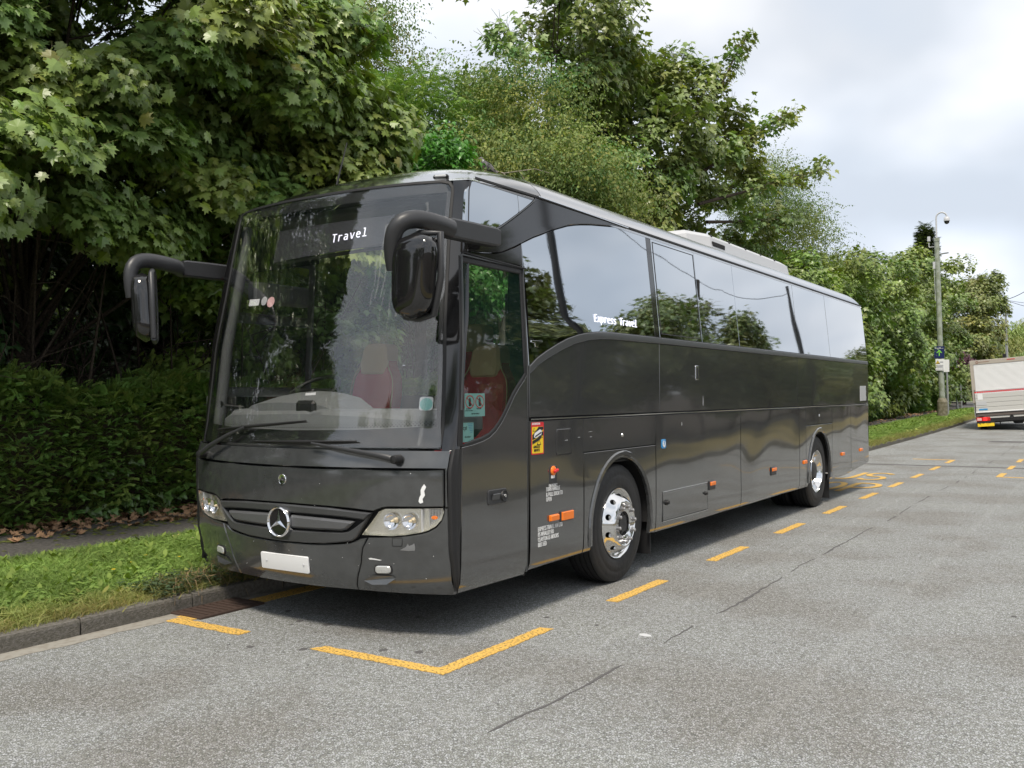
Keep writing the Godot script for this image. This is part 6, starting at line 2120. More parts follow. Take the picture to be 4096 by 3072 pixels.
	tree("hazel_shrub", "bright green bushy shrub behind the hedge, seen through the cab windows", Vector3(-7.7, 0, -3.4), 1.2, [[V.call(-7.6, 2.6, -3.2), V.call(0.9, 1.3, 2.4)]], syc, {"seed": 66, "blobs": 24, "per": 26, "size": 0.5, "r": 0.05, "tint": Color(0.22, 0.32, 0.08), "scale": 0.8})
	# the other side of the road, seen only mirrored in the coach
	var opp := [[9.2, -11.0, 7.4, 2.2], [10.4, -17.0, 4.6, 2.0], [9.6, -21.8, 6.6, 2.4], [9.8, -26.5, 7.0, 2.6], [10.2, -31.5, 5.8, 2.4], [10.4, -36.5, 4.2, 2.2], [10.6, -43.0, 3.4, 2.4], [10.4, -49.0, 5.0, 2.6], [10.8, -55.0, 5.6, 2.8], [11.0, -62.0, 6.4, 3.0], [9.8, -3.0, 6.0, 2.2]]
	for k in opp.size():
		var q: Array = opp[k]
		tree("roadside_tree", ["tall bush across the road, mirrored beside the first window's lamp post", "low bush across the road, mirrored under the lit words", "round tree across the road, mirrored in the second side window", "tallest tree across the road, mirrored in the third side window", "tree across the road, mirrored at the front of the longest window", "low bush across the road, mirrored in the middle of the longest window", "lowest bush across the road, mirrored at the rear of the longest window", "bush across the road, mirrored in the fifth side window", "bush across the road, mirrored at the front of the last window", "tree across the road, mirrored in the coach's rearmost window", "tree across the road, mirrored in the entrance door"][k], Vector3(q[0], 0, q[1]), 1.8, [[Vector3(q[0], gy(q[1]) + q[2] * 0.58, q[1]), Vector3(q[3], q[2] * 0.42, q[3])]], syc, {"seed": 80 + k, "blobs": 34, "per": 26, "size": 0.8, "tint": Color(0.209, 0.244, 0.090), "group": "trees across the road", "low": -0.95})
	for q in [[-10.4, 7.2, 9.5, 2.6, "leafy tree beyond the left edge, mirrored in the far half of the windscreen"], [-10.5, 15.0, 5.5, 2.4, "low tree farther up the road, mirrored in the windscreen's lower middle"], [-8.5, 31.0, 7.0, 3.4, "tall tree far up the road, mirrored in the windscreen's near half"]]:
		tree("roadside_tree", q[4], Vector3(q[0], 0, q[1]), 2.5, [[Vector3(q[0], q[2] * 0.58, q[1]), Vector3(q[3], q[2] * 0.44, q[3])]], syc, {"seed": 95 + int(q[1]), "blobs": 60, "per": 30, "size": 0.9, "group": "trees mirrored in the windscreen", "low": -0.95})
	for q in [[-17.0, 44.0, 11.0], [-9.0, 48.0, 13.0], [-1.0, 50.0, 11.5], [7.0, 48.0, 12.5], [15.0, 44.0, 12.0]]:
		tree("roadside_tree", ["tree across the bend", "tall tree across the bend", "tree at the head of the road", "tall tree right of the road's head", "tree far right of the road's head"][int(q[0] + 17) / 8] + " behind the camera, mirrored low in the windscreen", Vector3(q[0], 0, q[1]), 3.0, [[Vector3(q[0], q[2] * 0.52, q[1]), Vector3(4.6, q[2] * 0.5, 4.0)]], syc, {"seed": 120 + int(q[0]), "blobs": 50, "per": 24, "size": 1.5, "scale": 1.6, "group": "trees mirrored in the windscreen", "low": -0.95})
	conifer("tall narrow conifer up the road, mirrored in the middle of the windscreen", Vector3(-9.4, 0, 10.8), 13.0, 2.4, fir, 97)

# the 300 leaves that show largest: single leaves round the outside of the maple, on the road's side
func leaf_parts(t: Node3D, blobs: Array, count: int) -> void:
	var r := RandomNumberGenerator.new()
	r.seed = 8
	var shapes := []
	for k in 4:
		var mb := MB.new()
		add_leaf(mb, "maple", Vector3.ZERO, Vector3(0, -1, 0.25), Vector3(0, 0.35, 1), 0.155, Color(0.24, 0.335, 0.095) * [1.0, 1.15, 0.9, 1.3][k] if k < 3 else Color(0.22, 0.22, 0.05), 0.12 + 0.06 * k, 0.2)
		mb.col = Color(0.10, 0.09, 0.03)
		mb.tube([Vector3(0, 0, 0), Vector3(0, 0.05, 0.01), Vector3(0, 0.11, -0.03)], [0.0025, 0.002, 0.002], 3)
		shapes.append(mb.mesh())
	var n := 0
	while n < count:
		var b: Array = blobs[r.randi() % blobs.size()]
		var y := r.randf_range(-0.5, 0.8)
		var a := r.randf_range(-0.6, 1.9)
		var d := Vector3(cos(a) * sqrt(1 - y * y), y, sin(a) * sqrt(1 - y * y))
		var p: Vector3 = b[0] + d * Vector3(1, 0.45, 1) * r.randf_range(0.72, 0.95)
		if b[1].x + b[1].z * 0.9 < 0.35 or p.y > 8.0 or p.z > 4.2: continue
		inst(shapes[r.randi() % 4 if r.randf() < 0.3 else r.randi() % 3], "leaf", M.leaf, t, Transform3D(facing(d, r, r.randf_range(0.8, 1.15), 1.2), p - t.position))
		n += 1

func upswept(syc: Array) -> void:
	# the long shoots that stick out of the sycamore against the sky are part of that tree
	var t: Node3D = get_node("sycamore_tree")
	var r := RandomNumberGenerator.new()
	r.seed = 44
	var blobs := []
	for q in [[Vector3(-5.2, 8.2, -17.5), Vector3(-4.2, 9.6, -19.5)], [Vector3(-4.9, 7.2, -18.0), Vector3(-3.6, 8.2, -21.0)], [Vector3(-5.6, 9.2, -16.8), Vector3(-5.0, 11.4, -18.0)], [Vector3(-5.2, 6.4, -18.2), Vector3(-4.4, 6.7, -20.5)]]:
		var mb := MB.new()
		mb.tube([q[0].lerp(q[1], -0.6), q[0], q[0].lerp(q[1], 0.6) + Vector3(0, 0.05, 0), q[1]], [0.05, 0.035, 0.022, 0.008], 5)
		put(mb, "limb", M.bark, t)
		for k in 9:
			var f := k / 8.0
			blobs.append([q[0].lerp(q[1], f), Vector3(r.randf_range(-0.6, 0.8), 0.4, r.randf_range(-0.8, 0.4))])
	crown(t, syc, blobs, 5, 0.26, Color(0.24, 0.315, 0.10), r, M.leaf, 0.8)

func conifer(label: String, foot: Vector3, h: float, rad: float, meshes: Array, seed_: int) -> void:
	var r := RandomNumberGenerator.new()
	r.seed = seed_
	foot.y = gy(foot.z)
	var t := base("conifer", foot, label, "tree")
	var mb := MB.new()
	mb.tube([foot, foot + Vector3(0, h, 0)], [0.2, 0.02], 8)
	put(mb, "trunk", M.bark, t)
	var places := []
	var tints := []
	for m in meshes:
		places.append([]); tints.append([])
	for k in 1500:
		var v := pow(r.randf(), 0.8)
		var y := lerpf(1.0, h, v)
		y = floorf(y / 0.55) * 0.55 + r.randf_range(-0.08, 0.08)
		var a := r.randf() * TAU
		var q := rad * (1.02 - y / h) * sqrt(r.randf()) * (0.75 + 0.4 * sin(a * 3 + y * 2.2))
		var i := r.randi() % meshes.size()
		places[i].append(Transform3D(facing(Vector3(cos(a), 0.2, sin(a)), r, r.randf_range(0.9, 1.5), 0.3), Vector3(cos(a) * q, y - q * 0.15, sin(a) * q)))
		var kk := r.randf_range(0.8, 1.2)
		tints[i].append(Color(0.09 * kk, 0.12 * kk, 0.06 * kk))
	for i in meshes.size(): many(meshes[i], "crown", M.leaf_matt, t, places[i], tints[i])

func hedge_run(called: String, label: String, z0: float, z1: float, h: float, rough: float, meshes: Array, seed_: int, dens: float, tint: Color, scale_ := 1.0) -> void:
	var r := RandomNumberGenerator.new()
	r.seed = seed_
	var f := noise(0.35, seed_, FastNoiseLite.TYPE_SIMPLEX_SMOOTH, 3)
	var zm := (z0 + z1) / 2
	var t := base(called, Vector3(path_x(zm) - 0.6, gy(zm), zm), label, "hedge")
	# woody stems inside
	var mb := MB.new()
	var z := z0
	while z > z1:
		var x := path_x(z) - 0.75
		mb.tube([Vector3(x, gy(z) - 0.05, z), Vector3(x + r.randf_range(-0.2, 0.2), gy(z) + h * 0.5, z + r.randf_range(-0.2, 0.2)), Vector3(x + r.randf_range(-0.3, 0.3), gy(z) + h * 0.85, z + r.randf_range(-0.3, 0.3))], [0.03, 0.02, 0.008], 5)
		z -= 0.4
	put(mb, "stems", M.bark, t)
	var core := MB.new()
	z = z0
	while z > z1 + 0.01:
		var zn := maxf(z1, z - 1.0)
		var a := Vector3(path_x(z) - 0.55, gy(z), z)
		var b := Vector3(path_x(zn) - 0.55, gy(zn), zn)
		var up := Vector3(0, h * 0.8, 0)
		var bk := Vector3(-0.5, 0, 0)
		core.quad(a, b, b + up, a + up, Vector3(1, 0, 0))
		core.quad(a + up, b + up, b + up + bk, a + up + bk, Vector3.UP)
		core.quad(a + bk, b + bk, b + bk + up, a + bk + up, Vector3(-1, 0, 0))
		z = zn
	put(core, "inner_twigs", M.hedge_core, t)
	var places := []
	var tints := []
	for m in meshes:
		places.append([]); tints.append([])
	var n := int(absf(z1 - z0) * h * dens * 4.2)
	for k in n:
		z = r.randf_range(z1, z0)
		var y := r.randf()
		var hh := h * (1.0 + 0.18 * f.get_noise_2d(z * 2.0, 5.0) + rough * f.get_noise_2d(z * 3.0, 9.0) * 3.0)
		var bul := 0.14 * f.get_noise_2d(z * 4.0, y * 8.0) + 0.12 * sin(PI * y)
		var x := path_x(z) - 0.38 + bul + r.randf_range(-0.14, 0.07)
		var out := Vector3(1, 0.15, r.randf_range(-0.4, 0.4))
		if r.randf() < 0.30:   # the top
			y = 1.0
			x = path_x(z) - r.randf_range(0.3, 1.25)
			out = Vector3(r.randf_range(0, 1), 1.2, r.randf_range(-0.5, 0.5))
		var i := r.randi() % meshes.size()
		places[i].append(Transform3D(facing(out, r, scale_ * r.randf_range(0.8, 1.35), 0.9), Vector3(x, gy(z) + 0.08 + y * hh * 0.95, z) - t.position))
		var kk := r.randf_range(0.7, 1.25)
		tints[i].append(Color(tint.r * kk * r.randf_range(0.85, 1.25), tint.g * kk, tint.b * kk))
	for i in meshes.size(): many(meshes[i], "foliage", M.leaf, t, places[i], tints[i])
	if seed_ != 71: return
	# ivy creeping into the foot of the hedge, and a few bare shoots over its top
	var ivy := clump("ivy", 47, 9, 0.16, 0.085)
	var ip := []
	var it := []
	for k in 46:
		var c: float = [3.3, 2.6, 0.2, -0.3][k % 4]
		z = c + r.randfn(0, 0.22)
		ip.append(Transform3D(facing(Vector3(1, 0.3, 0.4), r, r.randf_range(0.7, 1.1), 0.8), Vector3(path_x(z) - 0.16 + r.randf_range(-0.08, 0.05), 0.12 + absf(r.randfn(0, 0.22)), z) - t.position))
		it.append(Color(0.13, 0.24, 0.06) * r.randf_range(0.7, 1.2))
	many(ivy, "ivy", M.leaf, t, ip, it)
	mb = MB.new()
	for k in 60:
		z = r.randf_range(z1, z0)
		var p := Vector3(path_x(z) - r.randf_range(0.25, 1.0), gy(z) + h * 0.92, z)
		var d := Vector3(r.randf_range(-0.3, 0.6), 1.0, r.randf_range(-0.6, 0.6)) * r.randf_range(0.15, 0.45)
		mb.tube([p, p + d * 0.6, p + d + Vector3(0.08, -0.02, 0.05)], [0.005, 0.004, 0.002], 4)
	put(mb, "shoots", M.bark, t)

func undergrowth(syc: Array) -> void:
	# tangle of saplings behind the hedge
	var r := RandomNumberGenerator.new()
	r.seed = 91
	var t := base("undergrowth", Vector3(-10.5, 0, -2.0))
	tag(t, "dim tangle of twigs and saplings behind the left hedge", "undergrowth", "", "stuff")
	var mb := MB.new()
	for k in 320:
		var p := Vector3(r.randf_range(-12.5, -7.4), 0, r.randf_range(-10.0, 6.0))
		var h := r.randf_range(1.6, 4.2)
		var d := Vector3(r.randf_range(-0.5, 0.5), 1, r.randf_range(-0.5, 0.5))
		mb.tube([p, p + d * h * 0.5 + Vector3(r.randf_range(-0.2, 0.2), 0, r.randf_range(-0.2, 0.2)), p + d * h], [0.03 * r.randf_range(0.5, 1.4), 0.02, 0.006], 5)
		for j in 5:
			var q := p + d * h * r.randf_range(0.3, 0.95)
			var e := Vector3(r.randf_range(-1, 1), r.randf_range(-0.3, 0.7), r.randf_range(-1, 1)) * r.randf_range(0.4, 1.2)
			mb.tube([q, q + e * 0.5 + Vector3(0, 0.08, 0), q + e], [0.010, 0.007, 0.003], 4)
	put(mb, "saplings", M.bark, t)
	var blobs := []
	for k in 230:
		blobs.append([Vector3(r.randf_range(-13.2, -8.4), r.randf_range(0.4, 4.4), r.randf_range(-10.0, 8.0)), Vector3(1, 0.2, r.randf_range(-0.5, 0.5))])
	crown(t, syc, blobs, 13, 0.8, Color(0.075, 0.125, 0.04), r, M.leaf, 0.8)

# ---------------------------------------------------------------- grass, litter, weeds
func verge_plants() -> void:
	var r := RandomNumberGenerator.new()
	r.seed = 12
	var tufts := [clump("grass", 101, 26, 0.07, 0.085, 0.08, Color(1.9, 1.25, 0.9)), clump("grass", 102, 26, 0.07, 0.10, 0.04, Color(1.9, 1.25, 0.9)), clump("grass", 103, 22, 0.08, 0.07, 0.02)]
	var weeds := [clump("weed", 111, 14, 0.07, 0.05), clump("weed", 112, 16, 0.08, 0.04)]
	var places := [[], [], [], [], []]
	var tints := [[], [], [], [], []]
	var f := noise(0.5, 3)
	for zone in [[5.2, -1.5, 13000, 1.0, -2.42, 0.0], [-18.0, -62.0, 15000, 1.9, 0.0, 0.0]]:
		for k in zone[2]:
			var z: float = lerpf(zone[0], zone[1], pow(r.randf(), 1.0 if zone[3] == 1.0 else 1.2))
			var v := r.randf()
			var x := lerpf(kerb_x(z) - 0.10, verge_x(z) - 0.05, v)
			var y := gy(z) + 0.098 + 0.05 * sin(PI * v)
			var dry := clampf(1.0 - (kerb_x(z) - 0.10 - x) / 0.45 + 0.35 * f.get_noise_2d(x * 4, z * 4), 0, 1)
			var i := r.randi() % 3 if r.randf() < 0.86 or dry > 0.5 else 3 + r.randi() % 2
			var kk := r.randf_range(0.75, 1.25) * (1.0 + 0.35 * f.get_noise_2d(x * 2, z * 2))
			var c := Color(0.23, 0.34, 0.085).lerp(Color(0.38, 0.29, 0.13), dry * r.randf_range(0.4, 1.0))
			var sc: float = zone[3] * r.randf_range(0.7, 1.3)
			places[i].append(Transform3D(Basis(Vector3.UP, r.randf() * TAU).scaled(Vector3(sc, sc * (0.75 if zone[3] > 1 else 1.0), sc)), Vector3(x, y, z)))
			tints[i].append(Color(c.r * kk, c.g * kk, c.b * kk))
	var g := base("grass", Vector3.ZERO, "green grass with dry straw edge growing on the verge", "grass")
	tag(g, "", "", "", "stuff")
	for i in 5: many((tufts + weeds)[i], "tufts", M.grass, g, places[i], tints[i])
	# straggling weed over the kerb by the drain
	var t := base("kerb_weed", Vector3(-2.36, 0.1, 2.0), "straggly grey-green weed spilling over the kerb beside the drain", "weed")
	var mb := MB.new()
	for k in 220:
		var z := r.randf_range(1.25, 2.75)
		var p := Vector3(-2.42 + r.randf_range(-0.25, 0.02), 0.13 + r.randf_range(0, 0.08), z)
		var d := Vector3(r.randf_range(0.0, 1.0), r.randf_range(-0.5, 0.5), r.randf_range(-0.8, 0.8)) * r.randf_range(0.08, 0.22)
		mb.tube([p, p + d * 0.6 + Vector3(0, 0.03, 0), p + d + Vector3(0, -0.05, 0)], [0.0025, 0.002, 0.001], 3)
	put(mb, "stems", M.straw, t)
	var wp := []
	var wt := []
	for k in 210:
		var z := r.randf_range(1.4, 2.9)
		wp.append(Transform3D(Basis(Vector3.UP, r.randf() * TAU).scaled(Vector3.ONE * r.randf_range(0.5, 1.0)), Vector3(-2.40 + r.randf_range(-0.4, 0.07), 0.12 + r.randf_range(-0.02, 0.06), z) - t.position))
		var kk := r.randf_range(0.7, 1.2)
		wt.append(Color(0.085 * kk, 0.12 * kk, 0.06 * kk))
	many(weeds[1], "leaves", M.grass, t, wp, wt)
	# flowers
	for k in 12:
		var z := r.randf_range(-0.2, 1.3)
		flower("daisy", "white daisy in the grass near the coach's left front corner", Vector3(lerpf(-3.6, -4.5, r.randf()), 0.20, z), M.white, 0.011, "daisies in the verge")
	for q in [[-3.25, 2.62], [-3.42, 2.35], [-3.30, 1.95], [-3.62, 2.05], [-2.75, 1.7], [-2.62, 1.95]]:
		flower("dandelion", "small yellow flower in the near grass verge", Vector3(q[0], 0.21, q[1]), M.yellow, 0.016, "yellow flowers in the verge")
	# leaf litter at the foot of the hedge
	var lit := []
	for k in 3:
		var lm := MB.new()
		add_leaf(lm, "maple", Vector3.ZERO, Vector3(1, 0.12 * k, 0), Vector3(0, 1, 0.1), 0.10, Color.WHITE, -0.3 - 0.12 * k, -0.3)
		lit.append(lm.mesh())
	var lp := [[], [], []]
	var lt := [[], [], []]
	for k in 1900:
		var near := k < 950
		var z := r.randf_range(-1.8, 5.0) if near else r.randf_range(-62, -18)
		var v := pow(r.randf(), 1.7)
		var x := path_x(z) - 0.45 + v * (1.1 if near else 1.2)
		var i := r.randi() % 3
		var b := Basis(Vector3.UP, r.randf() * TAU) * Basis(Vector3(1, 0, 0), r.randf_range(-0.5, 0.5))
		lp[i].append(Transform3D(b.scaled(Vector3.ONE * r.randf_range(0.5, 1.1)), Vector3(x, gy(z) + 0.115 + r.randf_range(0.0, 0.04) * (1 - v), z)))
		var kk := r.randf_range(0.6, 1.3)
		lt[i].append(Color(0.30 * kk, 0.18 * kk, 0.10 * kk))
	var lo := base("leaf_litter", Vector3.ZERO, "brown fallen leaves lying along the foot of the hedge", "leaves")
	tag(lo, "", "", "", "stuff")
	for i in 3: many(lit[i], "fallen_leaves", M.litter, lo, lp[i], lt[i])
	# moss on the path's inner edge
	var moss := MB.new()
	for k in 500:
		var z := r.randf_range(-1.5, 5.0)
		var x := path_x(z) + 0.35 + absf(r.randfn(0, 0.28))
		var s := r.randf_range(0.01, 0.045)
		moss.col = Color(0.09, 0.105, 0.02) * r.randf_range(0.6, 1.2)
		var p := Vector3(x, 0.106 + 0.0006 * (k % 7), z)
		for j in 5:
			var a0 := TAU * j / 5
			var a1 := TAU * (j + 1) / 5
			moss.flat(p + Vector3(0, s * 0.3, 0), p + Vector3(cos(a0), 0, sin(a0)) * s, p + Vector3(cos(a1), 0, sin(a1)) * s, Vector3.UP)
	tag(put(moss, "moss", M.litter), "green moss patches along the inner edge of the footpath", "moss", "", "stuff")

func flower(called: String, label: String, at: Vector3, mat_: Material, rad: float, group: String) -> void:
	var t := base(called, at, label, "flower", group)
	var mb := MB.new()
	for k in 9:
		var a := TAU * k / 9
		var d := Vector3(cos(a), 0.25, sin(a))
		var s := Vector3(-sin(a), 0, cos(a)) * rad * 0.3
		mb.quad(at + s * 0.3, at + d * rad * 0.9 + s, at + d * rad * 1.1, at + d * rad * 0.9 - s, Vector3.UP)
	put(mb, "petals", mat_, t)
	mb = MB.new()
	mb.lathe(Transform3D(Basis(), at), [Vector2(0.0, 0.006), Vector2(rad * 0.3, 0.004), Vector2(rad * 0.35, 0.0)], 8)
	put(mb, "centre", M.yellow, t)
	mb = MB.new()
	mb.tube([at, at + Vector3(0.01, -0.1, 0.005)], [0.0015, 0.002], 4)
	put(mb, "stalk", M.stalk, t)

# ---------------------------------------------------------------- columns, poles, van, pigeon
func lamp_column() -> void:
	var g := gy(-38.7) + 0.10
	var t := base("camera_column", Vector3(-3.1, g, -38.7), "tall grey-green column on a concrete foot with a dome camera on top", "column")
	var o := t.position
	var mb := MB.new()
	mb.lathe(Transform3D(Basis(Vector3.UP, PI / 8), o), [Vector2(0.225, -0.1), Vector2(0.225, 0.78), Vector2(0.15, 0.95), Vector2(0.0, 0.95)], 8, false)
	put(mb, "foot", M.concrete, t)
	var lean := Vector3(-0.02, 1.0, 0.0)
	mb = MB.new()
	mb.tube([o + Vector3(0, 0.9, 0), o + lean * 1.65, o + lean * 1.7, o + lean * 8.05], [0.125, 0.125, 0.115, 0.105], 14)
	put(mb, "shaft", M.column, t)
	mb = MB.new()
	mb.tube([o + lean * 7.98, o + lean * 8.12], [0.125, 0.125], 14)
	put(mb, "collar", M.column, t)
	mb = MB.new()
	var pts := [o + lean * 8.1]
	for k in 10:
		var a := PI - PI * k / 9.0
		pts.append(o + lean * 9.05 + Vector3(0.22 + 0.22 * cos(a), 0.22 * sin(a), 0))
	mb.tube(pts, pts.map(func(p): return 0.035), 8)
	put(mb, "swan_neck", M.rooflight, t)
	var c := o + lean * 9.0 + Vector3(0.44, -0.1, 0)
	mb = MB.new()
	mb.lathe(Transform3D(Basis(), c), [Vector2(0.05, 0.16), Vector2(0.11, 0.13), Vector2(0.13, 0.02), Vector2(0.13, -0.04), Vector2(0.0, -0.04)], 18)
	var dome := put(mb, "dome_camera", M.rooflight, t)
	mb = MB.new()
	mb.lathe(Transform3D(Basis(), c), [Vector2(0.115, -0.035), Vector2(0.10, -0.12), Vector2(0.05, -0.17), Vector2(0.0, -0.18)], 18)
	put(mb, "dome", M.gloss_black, dome)
	mb = MB.new()
	mb.box(Transform3D(Basis(), o + lean * 8.0 + Vector3(-0.33, 0.12, 0)), Vector3(0.12, 0.22, 0.08), 0.01)
	mb.tube([o + lean * 7.75, o + lean * 7.75 + Vector3(-0.33, 0.0, 0), o + lean * 7.95 + Vector3(-0.33, 0, 0)], [0.02, 0.02, 0.02], 6)
	put(mb, "aerial_box", M.rooflight, t)
	mb = MB.new()
	mb.box(Transform3D(Basis(Vector3(0, 0, 1), 0.1), o + lean * 7.42 + Vector3(0.27, 0, 0)), Vector3(0.40, 0.05, 0.14), 0.01)
	put(mb, "side_lamp", M.galv, t)
	mb = MB.new()
	mb.box(Transform3D(Basis(), o + lean * 6.9 + Vector3(-0.13, 0, 0.1)), Vector3(0.10, 0.32, 0.08), 0.01)
	mb.tube([o + lean * 6.8 + Vector3(-0.13, 0, 0.1), o + lean * 5.3 + Vector3(-0.12, 0, 0.1)], [0.012, 0.012], 5)
	put(mb, "junction_box", M.rooflight, t)
	# two plates
	var s := base("arrow_sign", o + lean * 2.72 + Vector3(-0.03, 0, 0.15), "navy blue sign with a bright green upward arrow on the column", "sign")
	plate(s, Vector3(0.42, 0.54, 0.012), M.navy)
	mb = MB.new()
	mb.box(Transform3D(Basis(), Vector3(0, 0.21, 0.008)), Vector3(0.035, 0.20, 0.004), 0.001)
	for e in [-1.0, 1.0]: mb.box(Transform3D(Basis(Vector3(0, 0, 1), -e * 0.85), Vector3(e * 0.048, 0.305, 0.0095 + 0.0012 * e)), Vector3(0.155, 0.036, 0.004), 0.001)
	put(mb, "arrow", M.lime, s, false)
	mb = MB.new()
	mb.box(Transform3D(Basis(), Vector3(-0.08, 0.455, 0.008)), Vector3(0.12, 0.022, 0.004), 0.001)
	mb.box(Transform3D(Basis(), Vector3(0.06, 0.445, 0.008)), Vector3(0.22, 0.012, 0.004), 0.001)
	mb.box(Transform3D(Basis(), Vector3(0.03, 0.472, 0.008)), Vector3(0.08, 0.016, 0.004), 0.001)
	put(mb, "print", M.white, s, false)
	s = base("camera_notice", o + lean * 2.18 + Vector3(-0.02, 0, 0.15), "white notice with a yellow warning triangle under the arrow sign", "sign")
	plate(s, Vector3(0.36, 0.51, 0.012), M.white)
	for q in [[M.black, 1.0, 0.0075], [M.yellow, 0.72, 0.0095]]:
		mb = MB.new()
		var ct := Vector3(-0.085, 0.355, q[2])
		mb.flat(ct + Vector3(0, 0.10, 0) * q[1], ct + Vector3(-0.10, -0.065, 0) * q[1], ct + Vector3(0.10, -0.065, 0) * q[1], Vector3(0, 0, 1))
		put(mb, "triangle", q[0], s, false)
	mb = MB.new()
	mb.box(Transform3D(Basis(Vector3(0, 0, 1), -0.4), Vector3(-0.08, 0.335, 0.0115)), Vector3(0.07, 0.025, 0.003), 0.001)
	for k in 2: mb.box(Transform3D(Basis(), Vector3(0.075, 0.385 - k * 0.03, 0.0075)), Vector3(0.13, 0.014, 0.003), 0.001)
	for k in 5: mb.box(Transform3D(Basis(), Vector3(0.0, 0.235 - k * 0.026, 0.0075)), Vector3(0.28 if k != 3 else 0.2, 0.009, 0.003), 0.001)
	for k in 4: mb.box(Transform3D(Basis(), Vector3(-0.12 + k * 0.08, 0.06, 0.0075)), Vector3(0.045, 0.022, 0.003), 0.001)
	put(mb, "print", M.navy, s, false)
	# the slim post behind it
	var p2 := base("sign_post", Vector3(-3.22, g, -41.2), "slim grey post with a small plate just behind the tall column", "post")
	o = p2.position
	mb = MB.new()
	mb.tube([o - Vector3(0, 0.1, 0), o + Vector3(-0.02, 1.45, 0), o + Vector3(-0.02, 1.5, 0), o + Vector3(-0.04, 2.75, 0)], [0.055, 0.055, 0.04, 0.04], 10)
	put(mb, "shaft", M.galv, p2)
	mb = MB.new()
	mb.box(Transform3D(Basis(), o + Vector3(-0.10, 2.45, 0.05)), Vector3(0.36, 0.58, 0.02), 0.004)
	put(mb, "plate", M.white, p2)
	for q in [[-5.3, -60.0, 4.2, 0.06, "thin pale pole in front of the purple bush"], [-5.3, -62.0, 2.2, 0.045, "short thin pole right of the purple bush"]]:
		var r := base("thin_pole", Vector3(q[0], gy(q[1]) + 0.08, q[1]), q[4], "pole")
		mb = MB.new()
		mb.tube([r.position, r.position + Vector3(-0.05, q[2], 0)], [q[3], q[3] * 0.8], 8)
		mb.tube([r.position + Vector3(0, 0.0, 0), r.position + Vector3(0, 0.3, 0)], [q[3] * 1.5, q[3] * 1.4], 8)
		put(mb, "shaft", M.galv, r)
	# telegraph pole with wires
	var tp := base("telegraph_pole", Vector3(-6.2, 0.4, -104.0), "grey telegraph pole with wires rising behind the van", "pole")
	o = tp.position
	mb = MB.new()
	mb.tube([o, o + Vector3(-0.2, 11.2, 0)], [0.15, 0.10], 10)
	put(mb, "shaft", M.galv, tp)
	mb = MB.new()
	mb.box(Transform3D(Basis(), o + Vector3(-0.35, 5.0, 0.1)), Vector3(0.3, 0.7, 0.2), 0.02)
	mb.box(Transform3D(Basis(), o + Vector3(-0.15, 10.9, 0)), Vector3(0.25, 0.25, 0.2), 0.02)
	put(mb, "junction_box", M.rubber, tp)
	mb = MB.new()
	var loop := []
	for k in 17: loop.append(o + Vector3(-0.15 + 0.28 * cos(TAU * k / 16), 3.7 + 0.28 * sin(TAU * k / 16), 0.18))
	mb.tube(loop, loop.map(func(p): return 0.05), 6, 1.0, false)
	put(mb, "cable_coil", M.rubber, tp)
	for q in [[Vector3(4.0, 13.5, -58.0), 0.035], [Vector3(6.0, 9.5, -90.0), 0.025], [Vector3(9.0, 11.0, -90.0), 0.02]]:
		mb = MB.new()
		var w := []
		for k in 17:
			var f := k / 16.0
			w.append((o + Vector3(-0.2, 11.0, 0)).lerp(q[0], f) - Vector3(0, 1.2 * 4 * f * (1 - f), 0))
		mb.tube(w, w.map(func(p): return q[1]), 4, 1.0, false)
		put(mb, "wire", M.rubber, tp)
	# lamp column across the road, mirrored in the coach's first window
	var lc := base("street_lamp", Vector3(5.25, 0.1, -8.8), "street lamp column across the road, mirrored in the first side window", "street lamp")
	o = lc.position
	mb = MB.new()
	mb.tube([o, o + Vector3(0, 1.5, 0), o + Vector3(0, 1.55, 0), o + Vector3(0, 8.0, 0)], [0.11, 0.11, 0.085, 0.07], 12)
	put(mb, "shaft", M.rubber, lc)
	mb = MB.new()
	mb.box(Transform3D(Basis(), o + Vector3(-0.4, 8.0, 0)), Vector3(0.8, 0.1, 0.2), 0.03)
	put(mb, "lantern", M.galv, lc)
	var wc := base("overhead_wire", Vector3(6.2, 0.1, -20.0), "sagging overhead wire across the road, mirrored in the side windows", "wire")
	mb = MB.new()
	var w2 := []
	for k in 33:
		var f := k / 32.0
		w2.append(Vector3(lerpf(5.25, 6.9, f), lerpf(7.6, 7.2, f) - 1.3 * 4 * f * (1 - f), lerpf(-8.8, -31.0, f)))
	mb.tube(w2, w2.map(func(p): return 0.012), 4, 1.0, false)
	mb.tube([Vector3(6.9, gy(-31.0), -31.0), Vector3(6.9, 7.5, -31.0)], [0.12, 0.09], 8)
	put(mb, "wire_and_poles", M.rubber, wc)

func plate(parent: Node3D, size: Vector3, mat_: Material) -> void:
	var mb := MB.new()
	mb.box(Transform3D(Basis(), Vector3(0, size.y / 2, 0)), size, 0.003)
	put(mb, "plate", mat_, parent, false)

